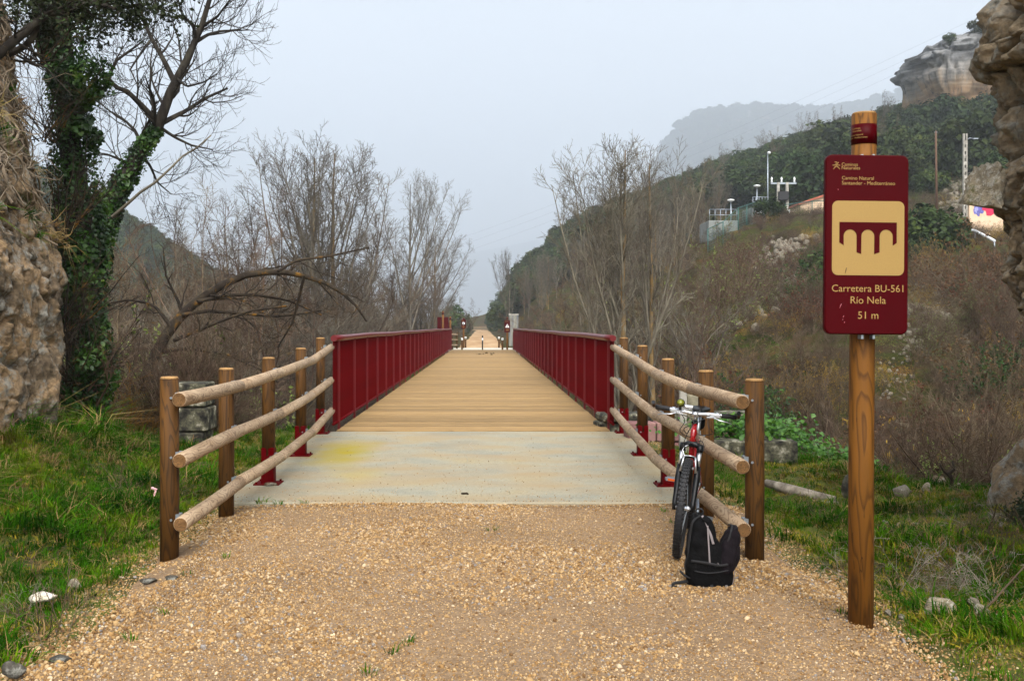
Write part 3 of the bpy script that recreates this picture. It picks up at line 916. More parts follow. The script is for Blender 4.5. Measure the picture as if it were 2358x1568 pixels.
# ------------------------------------------------------------------ the bridge
bridge = empty('footbridge', (-0.17, DECK0, 0))
tag(bridge, 'long footbridge with plank deck and dark red steel railings', 'footbridge')
def dz(y): return DECK_DROP * (y - DECK0) / (DECK1 - DECK0)
BL, BR = -2.2, 1.86           # railing lines
BX = -0.17
W_DECK = 4.02
PW = 0.145
n_pl = int((DECK1 - DECK0) / PW)
pm = MB(); pm.box((0, 0, 0), (W_DECK, PW - 0.012, 0.045), bev=0.006); pm = pm.mesh('plank', M['plank'])
rest = MB()
for i in range(n_pl):
    y = DECK0 + (i + 0.5) * PW
    dzz = dz(y) - 0.0005 + random.uniform(-0.002, 0.002) + 0.012
    if i < 300:
        link('plank', pm, bridge, (random.uniform(-.006, .006), y - DECK0, dzz), (0, random.uniform(-.0006, .0006), 0))
    else:
        rest.box((0, y - DECK0, dzz), (W_DECK, PW - 0.012, 0.045))
rp = rest.build('plank_run', M['plank'], bridge); rp['kind'] = 'stuff'
for x in (BL + 0.10, BX, BR - 0.10):
    b_ = MB(); b_.box((x - BX, (DECK1 - DECK0) / 2 + 0.2, -0.42 + DECK_DROP / 2), (0.16, DECK1 - DECK0 - 0.6, 0.62), rot=(math.atan2(DECK_DROP, DECK1 - DECK0), 0, 0))
    b_.build('girder', M['red'], bridge)
# railings
RH = 1.39
bal_m = MB(); bal_m.tube([(0, 0, 0.13), (0, 0, RH - 0.03)], 0.0085, 5, False); bal_m = bal_m.mesh('baluster', M['red'])
fin_m = {}
for s in (-1, 1):
    f_ = MB(); f_.box((-s * 0.022, 0, 0.60), (0.034, 0.012, 1.5)); fin_m[s] = f_.mesh('post', M['red_edge'])
y0r, y1r = DECK0 - 0.15, DECK1
for s, X in ((-1, BL), (1, BR)):
    rl = empty('railing', (X - BX, 0, 0)); rl.parent = bridge
    tb = MB()
    pts = [(0, y - DECK0, dz(y) + RH + 0.006 * math.sin(y * 0.7)) for y in np.linspace(y0r, y1r, 60)]
    tb.tube(pts, 0.046, 12)
    tb.build('handrail', M['red_edge'], rl)
    lb = MB()
    lb.tube([(0, y - DECK0, dz(y) + 0.14) for y in np.linspace(y0r - 0.03, y1r, 30)], 0.03, 4, flat=0.8)
    lb.build('bottom_rail', M['red'], rl)
    y = DECK0 + 0.22
    while y < DECK1:
        link('post', fin_m[s], rl, (0, y - DECK0, dz(y) - 0.02 + 0.05)); y += 1.86
    rest = MB(); k = 0; y = y0r + 0.03
    while y < y1r:
        if k < 300: link('baluster', bal_m, rl, (s * 0.012, y - DECK0, dz(y)))
        else: rest.tube([(s * 0.012, y - DECK0, dz(y) + 0.13), (s * 0.012, y - DECK0, dz(y) + RH - 0.03)], 0.0085, 4, False)
        k += 1; y += 0.095
    ro = rest.build('baluster_run', M['red'], rl); ro['kind'] = 'stuff'
# abutment under the near end
ab = MB(); ab.box((-0.17, 15.0, -1.9), (4.9, 0.7, 3.2), bev=0.02)
tag(ab.build('bridge_abutment', M['concrete_old']), 'grey concrete abutment below the near bridge end', 'abutment')
ab = MB(); ab.box((-0.17, 68.6, -1.6), (4.9, 0.7, 2.5), bev=0.02)
tag(ab.build('bridge_abutment', M['concrete_old']), 'grey concrete abutment below the far bridge end', 'abutment')

# ------------------------------------------------------------------ timber fences
def fence(side, posts, rails, label):
    """posts: (x, y, top, on_slab); rails: three lists of (x,y,z) knots"""
    f = empty('timber_fence', (posts[0][0], posts[0][1], 0))
    tag(f, label, 'fence')
    ox, oy = posts[0][0], posts[0][1]
    for i, (x, y, top, slabp) in enumerate(posts):
        zb = 0.30 if slabp else -0.15
        p = MB()
        rr = 0.064
        p.tube([(0, 0, zb), (0.002, 0, (zb + top) / 2), (0.0, 0.002, top - 0.018)], [rr, rr * 1.01, rr], 18, True)
        p.cur = 1
        p.lathe([(rr, top - 0.018), (rr - 0.01, top - 0.003), (0.0, top)], (0, 0, 0), 18)
        po = p.build('post', [M['post_wood'], M['top_grain']], f, loc=(x - ox, y - oy, 0))
        if slabp:
            q = MB()
            q.box((0, 0, 0.20), (0.125, 0.125, 0.36), bev=0.008)
            q.box((0, 0, 0.026), (0.25, 0.25, 0.012))
            for a in (-1, 1):
                for b2 in (-1, 1): q.lathe([(0.011, 0.032), (0.011, 0.05), (0.0, 0.052)], (a * 0.1, b2 * 0.1, 0), 6)
            q.build('base_shoe', M['red'], f, loc=(x - ox, y - oy, 0))
        for zz in [r[i][2] for r in rails]:
            k = MB(); k.box((side * -0.055, -0.0, zz + 0.02), (0.05, 0.075, 0.05)); k.lathe([(0.009, -0.066), (0.009, -0.06)], (side * -0.03, 0, zz + .01), 6, 'y')
            k.build('bracket', M['steel'], f, loc=(x - ox, y - oy, 0))
    for r in rails:
        kn = [Vector(k) for k in r]
        d0 = (kn[0] - kn[1]).normalized(); d1 = (kn[-1] - kn[-2]).normalized()
        ext = [kn[0] + d0 * 0.16] + kn[1:-1] + [kn[-1] + d1 * 0.34]
        for i in range(len(ext) - 1):
            a, b2 = ext[i], ext[i + 1]
            j = Vector((random.uniform(-.006, .006), 0, random.uniform(-.006, .006)))
            dd = (b2 - a).normalized()
            a2, b3 = a + j, b2 + j * 0.6 - dd * 0.004
            mid = a2.lerp(b3, 0.5) + Vector((0, 0, random.uniform(-.006, .004)))
            rad = 0.050 + random.uniform(-.0015, .002)
            m = MB()
            m.tube([a2 - Vector((ox, oy, 0)), a2 + dd * 0.012 - Vector((ox, oy, 0)), mid - Vector((ox, oy, 0)), b3 - dd * 0.012 - Vector((ox, oy, 0)), b3 - Vector((ox, oy, 0))], [rad - .006, rad, rad * 1.01, rad, rad - .006], 18, True, capmat=1)
            m.build('rail', [M['rail_wood'], M['end_grain']], f)
    return f
PL = [(-2.163, 7.14, 1.24, 0), (-2.178, 8.77, 1.23, 0), (-2.14, 10.3, 1.27, 1), (-2.21, 12.5, 1.31, 1), (-2.37, 15.0, 1.40, 1)]
PR = [(1.822, 7.05, 1.23, 0), (1.812, 8.55, 1.22, 0), (1.79, 10.2, 1.26, 1), (1.895, 12.55, 1.34, 1), (2.01, 15.1, 1.40, 1)]
zr = lambda t, k: (1.09 + t * 0.14, 0.68 + t * 0.09, 0.255 + t * 0.06)[k]
RLs = [[(x + (0.117 if i < 3 else 0.13), y, (top - 0.155, 0.68 + 0.085 * (y - 7.1) / 8, 0.255 + 0.06 * (y - 7.1) / 8)[k]) for i, (x, y, top, _) in enumerate(PL)] for k in range(3)]
RRs = [[(x - (0.117 if i < 3 else 0.13), y, (top - 0.155, 0.66 + 0.105 * (y - 7.1) / 8, 0.242 + 0.073 * (y - 7.1) / 8)[k]) for i, (x, y, top, _) in enumerate(PR)] for k in range(3)]
fence(-1, PL, RLs, 'post and rail timber fence beside the mossy grass bank and ivy')
fence(1, PR, RRs, 'post and rail timber fence with the bicycle leaning on it')
# ------------------------------------------------------------------ rock faces of the cutting
def rock_wall(name, plan, zs, xprof, mat, blocks=(1.6, 1.6, 0.9), amp=0.22, ns=170, seed=3, fine=0.07, closed_bottom=False):
    """wall following a plan line, pushed in and out by blocks and cracks"""
    L = resample([(p[0], p[1], 0) for p in plan], ns)
    T = np.gradient(L, axis=0); T /= np.linalg.norm(T, axis=1, keepdims=True)
    Nn = np.stack([T[:, 1], -T[:, 0], 0 * T[:, 0]], 1)
    nz = len(zs)
    P = np.repeat(L[None], nz, 0); P[..., 2] = np.array(zs)[:, None]
    N3 = np.repeat(Nn[None], nz, 0)
    P = P + N3 * np.array([xprof(z) for z in zs])[:, None, None]
    q = P + 0.16 * np.stack([fbm(P * 0.9 + 5, 3, 1), fbm(P * 0.9 + 9, 3, 2), fbm(P * 0.9 + 13, 3, 3)], -1)
    q = q.copy(); q[..., 2] += 0.45 * q[..., 1] + .2 * q[..., 0]
    k1, c1 = chisel(q * np.array(blocks), seed)
    k2, c2 = chisel(q * np.array(blocks) * 2.3 + 4.4, seed + 5)
    k3, c3 = chisel(q * np.array(blocks) * np.array((5.0, 5.0, 6.0)) + 8.4, seed + 7)
    k4, c4 = chisel(q * np.array(blocks) * np.array((11., 11., 15.)) + 2.4, seed + 8)
    rg = 1 - np.abs(fbm(q * np.array((2.2, 2.2, .8)), 4, seed + 40)) * 2
    rg2 = 1 - np.abs(fbm(q * np.array((6.0, 6.0, 3.0)), 4, seed + 41)) * 2
    disp = amp * (.5 - 1.4 * k1) + amp * .5 * (.5 - 1.3 * k2) + amp * .36 * (.5 - 1.2 * k3) + amp * .2 * (.5 - k4) - amp * .5 * (1 - smooth(0, .05, c1)) - amp * .8 * smooth(.8, 1.0, rg) - amp * .2 * smooth(.7, 1.0, rg2) + fine * .4 * fbm(P * 9.0, 5, seed + 9, .65) + 0.06 * fbm(P * 0.8, 2, seed + 20) + amp * .35
    P = P + N3 * disp[..., None]
    P[..., 2] += 0.05 * fbm(P * 3.0, 3, seed + 30)
    I = np.arange(nz * ns).reshape(nz, ns)
    Fq = np.stack([I[:-1, :-1], I[1:, :-1], I[1:, 1:], I[:-1, 1:]], -1).reshape(-1, 4)
    return mesh_np(name, P.reshape(-1, 3), Fq, mat, False), P, N3
lx = lambda z: np.interp(z, [0, .5, 1.4, 2.1, 2.7, 3.6, 4.5, 6.2], [0.05, 0.0, -0.04, 0.02, -0.10, -0.42, -0.55, -0.9])
me, LP_, LN_ = rock_wall('rock_outcrop', [(-4.46, 5.2), (-4.43, 7.6), (-4.40, 9.6), (-4.42, 10.7), (-4.75, 11.4), (-6.0, 12.0), (-8.0, 12.3)], np.linspace(-0.3, 6.0, 430), lx, M['rock_tan'], (1.7, 1.7, 0.6), 0.16, 430, 3, 0.06)
lrock = link('rock_outcrop', me)
tag(lrock, 'tan and grey limestone rock face hung with dry ivy stems beside the grass bank', 'rock outcrop')

rp_v = [-90, -20, 0, 30, 60, 105, 112, 160, 168, 180, 230, 270, 300, 335, 350, 375, 400, 480, 495, 520, 560, 600, 640, 660, 690, 720, 760, 830]
rp_u = [2300, 2290, 2282, 2270, 2280, 2282, 2262, 2265, 2290, 2303, 2312, 2302, 2304, 2318, 2320, 2305, 2285, 2278, 2288, 2302, 2308, 2312, 2318, 2330, 2344, 2360, 2420, 2520]
rz = [CAM_Z - (v - 745) * 7.0 / 2400 for v in rp_v]; rxx = [(u - 1117) * 7.0 / 2400 for u in rp_u]
rz += [0.9, 0.0, -0.5]; rxx += [4.32, 4.28, 4.25]
def rx(z): return -(np.interp(z, rz[::-1], rxx[::-1]) - 3.42)
me, RP_, RN_ = rock_wall('rock_outcrop', [(6.5, 8.7), (5.2, 8.3), (3.85, 7.6), (3.47, 7.05), (3.44, 6.6), (3.50, 5.2), (3.6, 4.0)], np.linspace(-0.3, 4.9, 430), rx, M['rock_grey'], (2.3, 2.3, 1.7), 0.17, 330, 12, 0.03)
rrock = link('rock_outcrop', me)
tag(rrock, 'overhanging jagged limestone rock face above the sign verge', 'rock outcrop')
bo = link('boulder', rock_mesh('boulder', M['rock_field'], np.random.default_rng(3), (0.15, 0.25, 0.24), 5, 0.9, 2), rrock, (3.44, 7.12, 2.50), (0.2, 0.1, 0.4))
bo['label'] = 'grey boulder wedged in the overhang'
link('boulder', rock_mesh('boulder', M['rock_grey'], np.random.default_rng(8), (0.11, 0.2, 0.13), 4, 0.3, 5), rrock, (3.42, 7.0, 3.36), (0.1, 0.2, 0.1))
low = link('boulder', rock_mesh('boulder', M['rock_tan'], np.random.default_rng(15), (0.46, 0.6, 0.75), 5, 0.7, 7), None, (4.72, 8.5, 0.36), (0.05, 0.2, 0.9))
tag(low, 'big tan boulder standing at the edge of the grass verge', 'boulder')

# dry ivy stems on the left face
vr = np.random.default_rng(11)
Pv, Rv = [], []
nzL, nsL = LP_.shape[:2]
for k in range(150):
    j = vr.uniform(0.42, 0.80) * nsL; i = vr.uniform(0.62, 0.98) * nzL
    pts = []
    dj = vr.normal() * 0.5
    for s_ in range(14):
        jj = int(np.clip(j, 0, nsL - 1)); ii = int(np.clip(i, 0, nzL - 1))
        off = vr.uniform(0.01, 0.07) + 0.05 * math.sin(s_)
        pts.append(LP_[ii, jj] + LN_[ii, jj] * off)
        i -= vr.uniform(1.6, 9.0); dj = 0.7 * dj + vr.normal() * 3.6; j += dj
        if i < 0.30 * nzL: break
    if len(pts) > 4:
        Pv.append(resample(pts, 22)); r0 = vr.choice([0.006, 0.009, 0.014, 0.02], p=[.4, .35, .17, .08]); Rv.append(np.linspace(r0 * 0.6, r0, 22))
V1, F1 = tubes(np.array(Pv), np.array(Rv), 5)
P2, R2 = grow(np.array(Pv), np.array(Rv), vr, 4, (0.05, 0.9), (0.2, 0.7), False, (30, 90), 0.05, 0.35, 7, 0.6, 0.3, 0.003)
V2, F2 = tubes(P2, R2, 3)
Vv, Fv = joinVF([(V1, F1), (V2, F2)])
vo = link('dry_ivy_stems', mesh_np('dry_ivy_stems', Vv, Fv, M['vine'], True))
tag(vo, 'tangle of pale dry ivy stems clinging to the tan rock face', 'vines', kind='stuff')
# hanging grass and moss on its ledges
def tuft_mesh(name, rng, n, h, spread, mat, lean=0.5, wd=0.006, curve=0.5):
    V, Ft = [], []
    for i in range(n):
        a = rng.uniform(0, 2 * math.pi); r = spread * math.sqrt(rng.random())
        b = np.array((r * math.cos(a), r * math.sin(a), -0.01))
        d = np.array((math.cos(a + rng.normal() * .6), math.sin(a + rng.normal() * .6), 0)) * rng.uniform(0.05, lean)
        hh = h * rng.uniform(0.5, 1.15)
        s = np.array((-d[1], d[0], 0)); s = s / (np.linalg.norm(s) + 1e-6) * wd * rng.uniform(.7, 1.3)
        m1 = b + d * hh * 0.35 + np.array((0, 0, hh * 0.55))
        tp = b + d * hh * (1.0 + curve) + np.array((0, 0, hh * (1 - 0.35 * curve)))
        k = len(V)
        V += [b - s, b + s, m1 + s * .8, m1 - s * .8, tp]
        Ft += [(k, k + 1, k + 2), (k, k + 2, k + 3), (k + 3, k + 2, k + 4)]
    return mesh_np(name, np.array(V), np.array(Ft), mat, False)
tr = np.random.default_rng(21)
hang = [tuft_mesh('hanging_tuft', tr, 26, 0.22, 0.07, M['dry_grass'], 1.2, 0.004, 1.2), tuft_mesh('hanging_tuft', tr, 26, 0.18, 0.07, M['grass'], 1.2, 0.004, 1.2)]
pp, rr_, ss = [], [], []
for k in range(46):
    jj = int(tr.uniform(.35, .74) * nsL); ii = int(tr.choice([tr.uniform(.42, .5), tr.uniform(.55, .75), tr.uniform(.78, .95)]) * nzL)
    pp.append(LP_[ii, jj] + LN_[ii, jj] * 0.02); rr_.append((0, R(70), tr.uniform(-.5, .5))); ss.append([tr.uniform(.6, 1.2)] * 3)
ho = scatter('hanging_grass', pp, rr_, ss, hang); tag(ho, 'dry grass tufts hanging from ledges of the tan rock face', 'grass')

# ------------------------------------------------------------------ ivy-clad trunk and leaning tree
def ivy_on(path, rad, n, rng, size, thick=0.08):
    """leaves spread over a bumpy column round a path"""
    P = resample(path, 60)
    t = rng.random(n)
    x = t * 59; i = np.minimum(x.astype(int), 58); f = (x - i)[:, None]
    c = P[i] * (1 - f) + P[i + 1] * f
    r = np.interp(t, np.linspace(0, 1, len(rad)), rad)
    a = rng.uniform(0, 2 * np.pi, n)
    T = P[i + 1] - P[i]; T /= np.linalg.norm(T, axis=1, keepdims=True)
    A = np.cross(T, np.array((0, 1.0, 0))); A /= np.linalg.norm(A, axis=1, keepdims=True); B = np.cross(A, T)
    dirv = A * np.cos(a)[:, None] + B * np.sin(a)[:, None]
    bump = 1 + 0.45 * fbm(np.stack([np.cos(a) * 1.2 + t * 1.0, np.sin(a) * 1.2, t * 9], -1), 3, 4)
    rad_ = r * bump + thick * rng.normal(size=n) * 0.5
    pos = c + dirv * rad_[:, None]
    cl = fbm(pos * 3.2, 3, 14) + .35 * rng.normal(size=n)
    kp = cl > -.30
    sz = size * (1 + .35 * np.clip(fbm(pos[kp] * 1.7, 2, 15) * 2, -1, 1))
    return leaves(pos[kp], dirv[kp] + np.array((0, 0, .35)), sz, rng, 0.9, 0.12, 0.7, 1.0)
iv = np.random.default_rng(5)
ic = empty('ivy_clad_trunk', at(205, 1000, 12.6))
tag(ic, 'tall trunk smothered in green ivy behind the tan rock face', 'tree')
def local(o, V): return V - np.array(o.location[:])
cpath = [at(180, 980, 12.7), at(182, 760, 12.6), at(192, 620, 12.6), at(182, 470, 12.6), at(160, 330, 12.6), at(150, 180, 12.6), at(142, 60, 12.6), at(136, -60, 12.6)]
tb = MB(); tb.tube([p - ic.location for p in cpath], [0.15, .15, .14, .14, .13, .12, .11, .10], 10)
tb.build('trunk', M['bark_ivytree'], ic)
Va, Fa = ivy_on(cpath[1:], [0.18, .26, .28, .24, .22, .17, .26, .15], 17000, iv, 0.052)
Vb, Fb = ivy_on([at(155, 215, 12.5), at(205, 180, 12.4), at(238, 150, 12.3)], [0.26, .22, .13], 2200, iv, 0.055)
Vc, Fc = ivy_on([at(215, 300, 12.5), at(180, 330, 12.4)], [0.12, .22], 500, iv, 0.07)
Vd, Fd = joinVF([(Va, Fa), (Vb, Fb), (Vc, Fc)])
link('ivy', mesh_np('ivy', local(ic, Vd), Fd, M['ivy'], False), ic)
# evergreen bush at its foot
def bush(name, center, dims, n, size, mat, rng, clumps=26, parent=None, stemmat=None):
    cc = rng.normal(size=(clumps, 3)); cc /= np.linalg.norm(cc, axis=1, keepdims=True)
    cc *= rng.uniform(0.45, 0.85, clumps)[:, None]
    k = rng.integers(0, clumps, n)
    d = rng.normal(size=(n, 3)); d /= np.linalg.norm(d, axis=1, keepdims=True)
    p = cc[k] + d * (rng.uniform(0.6, 1.0, n) * 0.36)[:, None]
    p = p * np.array(dims)
    Vl, Fl = leaves(p, d + np.array((0, 0, .4)), size, rng, 0.7, 0.15, 0.6, 0.3)
    return mesh_np(name, Vl, Fl, mat, False)
def twiggy(name, rng, n0, H, mat, spread=0.6, levels=((5, .3, .6), (6, .3, .6), (4, .2, .5)), up=0.08, r0=0.02, rmin=0.003, wob=0.2, ang=(20, 60), base=0.15):
    P = np.empty((n0, 6, 3)); d = rng.normal(size=(n0, 3)) * spread; d[:, 2] = np.abs(d[:, 2]) * 0.4 + 1
    d /= np.linalg.norm(d, axis=1, keepdims=True)
    P[:, 0] = rng.normal(size=(n0, 3)) * base * np.array((1, 1, 0)) - np.array((0, 0, .15))
    L = H * rng.uniform(0.55, 1.05, n0) / 5
    for j in range(1, 6):
        d = d + rng.normal(size=(n0, 3)) * wob * 0.6 + np.array((0, 0, up * .6)); d /= np.linalg.norm(d, axis=1, keepdims=True)
        P[:, j] = P[:, j - 1] + d * L[:, None]
    Rr = (r0 * rng.uniform(.5, 1.1, n0))[:, None] * np.linspace(1, .3, 6)[None]
    parts = [tubes(P, Rr, 4)]; lev = [(P, Rr)]
    for (n, a, b2) in levels:
        P, Rr = grow(P, Rr, rng, n, (.2, 1.0), (a, b2), True, ang, up, wob, 4, .5, .4, rmin)
        parts.append(tubes(P, Rr, 3)); lev.append((P, Rr))
    V, Fq = joinVF(parts)
    return V, Fq, lev
bt = empty('ivy_bush', at(205, 905, 12.2)); tag(bt, 'low ivy and bramble bush at the foot of the tan rock face', 'bush')
link('foliage', bush('foliage', None, (0.34, 0.45, 0.62), 2600, 0.07, M['ivy'], iv), bt, (0, 0, 0.35))
Vt, Ft, _ = twiggy('stems', iv, 16, 1.0, M['bark_brown'], 0.9)
link('stems', mesh_np('stems', Vt, Ft, M['bark_brown'], True), bt)

for bi, (u, v, Yb, sb_) in enumerate([(110, 300, 11.9, .9), (120, 520, 11.9, 1.0), (140, 760, 11.9, 1.0), (90, 120, 11.8, .9), (175, 860, 12.0, .9)]):
    Vt, Ft, _ = twiggy('stems', iv, 22, 1.3, M['bark_dark'], .9, ((5, .3, .6), (5, .3, .6)), .02, .012, .003, .25, (20, 65), .1)
    p_ = at(u, v, Yb); o_ = link('dead_brush', mesh_np('dead_brush', Vt, Ft, M['bark_dark'], True), None, p_, (0, 0, bi), sb_)
    tag(o_, 'dark dead brush wedged between the tan rock outcrop and the ivy', 'brush', 'dead brush beside the ivy')
lt = empty('leaning_tree', at(205, 860, 16.2)); tag(lt, 'bare leaning tree with ivy on its trunk beside the ivy column', 'tree')
lr = np.random.default_rng(9)
Y0 = 16.0
def sk(pts, y0=Y0, y1=Y0, n=12):
    k = len(pts)
    return resample([at(u, v, y0 + (y1 - y0) * i / (k - 1)) for i, (u, v) in enumerate(pts)], n)
px = Y0 / 2400
trunk = sk([(200, 860), (212, 640), (238, 520), (275, 425), (330, 340), (366, 290), (384, 235), (405, 180), (430, 140), (452, 95), (468, 50), (490, -25)], n=12)
trR = np.array([30, 27, 24, 22, 20, 18, 15, 12.5, 10.5, 8.5, 6.5, 4.5]) * px
limbs = [([(402, 190), (385, 155), (372, 130), (350, 92), (335, 60), (322, 15), (316, -30)], 9, 4, 0.5),
         ([(362, 290), (345, 262), (325, 243), (296, 212), (268, 202), (248, 180), (268, 140), (330, 95)], 10, 3, -0.8),
         ([(366, 288), (400, 270), (430, 255), (470, 228), (524, 204)], 9, 4, 0.6),
         ([(455, 95), (480, 80), (510, 72), (575, 70)], 6, 2, 0.9),
         ([(452, 92), (445, 60), (420, 35), (408, -5)], 6, 3, -0.5),
         ([(468, 60), (500, 40), (530, 0), (545, -30)], 5, 2, -0.6),
         ([(366, 292), (385, 305), (405, 318), (440, 335), (490, 345)], 6, 2, 0.3),
         ([(330, 340), (310, 300), (285, 275), (250, 255), (228, 235)], 6, 2, 0.8),
         ([(300, 380), (270, 365), (245, 355), (215, 352)], 5, 2, -0.4),
         ([(405, 180), (430, 200), (470, 190), (500, 170)], 4, 2, -1.0),
         ([(318, 355), (345, 380), (362, 420), (395, 448)], 5, 2, 0.6),
         ([(345, 95), (320, 130), (300, 160), (318, 200)], 4, 2, -.9),
         ([(385, 235), (410, 215), (418, 150), (412, 95), (395, 40)], 5, 2, .8)]
LPp = np.array([sk(p, Y0, Y0 + dy, 12) for p, a, b2, dy in limbs]); LRr = np.array([np.linspace(a * .8, b2 * .6, 12) * px for p, a, b2, dy in limbs])
tP, tR = np.concatenate([trunk[None], LPp]), np.concatenate([trR[None], LRr])
V1, F1 = tubes(np.concatenate([trunk[None]]), trR[None], 10)
link('trunk', mesh_np('trunk', local(lt, V1), F1, M['bark_ivytree'], True), lt)
parts = [tubes(LPp, LRr, 6)]
P1, R1 = grow(tP[1:], tR[1:], lr, 7, (0.15, 1), (0.5, 1.5), False, (25, 60), 0.14, 0.16, 6, .5, .3, .006)
Pt1, Rt1 = grow(tP[:1], tR[:1], lr, 10, (0.55, 1), (0.6, 1.5), False, (25, 60), 0.12, 0.16, 6, .4, .3, .006)
P1 = np.concatenate([P1, Pt1]); R1 = np.concatenate([R1, Rt1])
P2, R2 = grow(P1, R1, lr, 5, (0.1, 1), (0.25, 0.8), False, (25, 60), 0.16, 0.14, 5, .6, .4, .0045)
P3, R3 = grow(P2, R2, lr, 3, (0.1, 1), (0.12, 0.4), False, (25, 60), 0.16, 0.12, 4, .7, .5, .0035)
parts += [tubes(P1, R1, 4), tubes(P2, R2, 3), tubes(P3, R3, 3)]
V2, F2 = joinVF(parts)
link('crown', mesh_np('crown', local(lt, V2), F2, M['bark_ivytree'], True), lt)
Va, Fa = ivy_on([Vector(p) for p in trunk[:8]], np.array([38, 33, 30, 27, 25, 23, 21, 14]) * px, 8000, lr, 0.06, 0.05)
link('ivy', mesh_np('ivy', local(lt, Va), Fa, M['ivy'], False), lt)
dp = MB(); dp.tube([Vector(p) - lt.location for p in sk([(225, 520), (262, 498), (330, 437), (362, 418), (425, 356), (452, 342), (486, 312)], Y0 - .5, Y0 - 1.2, 9)], np.linspace(4.2, 1.4, 9) * px, 7)
dp.build('dead_branch', M['bark_pale'], lt)

# overhanging evergreen oak bough at the top of the rock
ob = empty('evergreen_oak', (-6.2, 10.6, 4.6)); tag(ob, 'evergreen oak bough reaching over the tan rock face', 'tree')
bp_ = np.array([sk([(-120, 190), (-20, 140), (55, 75), (110, 32), (210, 8), (300, -12), (420, -30)], 10.2, 11.0, 12), sk([(-60, 170), (70, 100), (95, 40), (92, -40)], 10.6, 10.6, 12), sk([(110, 40), (180, -5), (260, 20), (350, 10)], 11.2, 11.4, 12)])
bR = np.array([np.linspace(.06, .015, 12), np.linspace(.045, .02, 12), np.linspace(.04, .012, 12)])
orr = np.random.default_rng(31)
q1, s1 = grow(bp_, bR, orr, 16, (.25, 1), (.3, .9), False, (30, 75), .05, .2, 5, .4, .3, .005)
q2, s2 = grow(q1, s1, orr, 6, (.2, 1), (.12, .4), False, (30, 70), .02, .2, 4, .6, .4, .003)
V1, F1 = joinVF([tubes(bp_, bR, 8), tubes(q1, s1, 4), tubes(q2, s2, 3)])
link('bough', mesh_np('bough', local(ob, V1), F1, M['bark_ivytree'], True), ob)
tipp = q2[:, 1:].reshape(-1, 3); tipp = np.repeat(tipp, 6, 0) + orr.normal(size=(len(tipp) * 6, 3)) * 0.05
tipp = tipp[tipp[:, 2] > 4.55]
Vl, Fl = leaves(tipp, np.tile((0, 0, 1.0), (len(tipp), 1)), 0.055, orr, .6, .12, 1.0)
link('foliage', mesh_np('foliage', local(ob, Vl), Fl, M['dark_leaf'], False), ob)

# arching lichened tree
ar = empty('arching_tree', at(335, 905, 17.0)); tag(ar, 'dark mossy tree trunk arched over towards the bridge', 'tree')
apx = 17.0 / 2400
main = sk([(335, 905), (345, 850), (365, 800), (395, 752), (440, 705), (500, 662), (560, 634), (640, 623), (700, 636), (760, 655), (810, 690), (845, 740)], 17, 18, 16)
mR = np.array([15, 14, 13, 12.5, 12, 11, 10, 9, 8.5, 8, 7, 6, 5.2, 4.5, 3.5, 2.5]) * apx
sub = [([(455, 695), (520, 680), (580, 678), (660, 690), (740, 725)], 5, 2, 1.0), ([(420, 725), (480, 716), (560, 722), (640, 730), (740, 715)], 5, 2, .4), ([(400, 785), (460, 760), (520, 735), (580, 715), (660, 705)], 5, 2, -.5),
       ([(395, 755), (370, 720), (350, 700), (300, 690), (240, 700)], 5, 2, .3), ([(640, 625), (680, 600), (760, 590), (850, 570)], 4, 2, .5), ([(360, 815), (430, 800), (520, 815), (600, 850), (640, 880)], 5, 2, -.4), ([(700, 636), (690, 680), (675, 740), (640, 800)], 4, 2, .3)]
SP = np.array([sk(p, 17.2, 17.4 + dy, 12) for p, a, b2, dy in sub]); SR = np.array([np.linspace(a, b2, 12) * apx for p, a, b2, dy in sub])
V1, F1 = tubes(main[None], mR[None], 8)
link('trunk', mesh_np('trunk', local(ar, V1), F1, M['bark_dark'], True), ar)
ra = np.random.default_rng(41)
P1, R1 = grow(np.concatenate([resample(main, 12)[None], SP]), np.concatenate([np.interp(np.linspace(0, 1, 12), np.linspace(0, 1, 16), mR)[None], SR]), ra, 9, (.2, 1), (.4, 1.4), False, (25, 65), .03, .18, 6, .4, .3, .005)
P2, R2 = grow(P1, R1, ra, 6, (.1, 1), (.2, .7), False, (25, 65), .05, .18, 5, .6, .4, .004)
V2, F2 = joinVF([tubes(SP, SR, 5), tubes(P1, R1, 3), tubes(P2, R2, 3)])
link('crown', mesh_np('crown', local(ar, V2), F2, M['bark_dark'], True), ar)

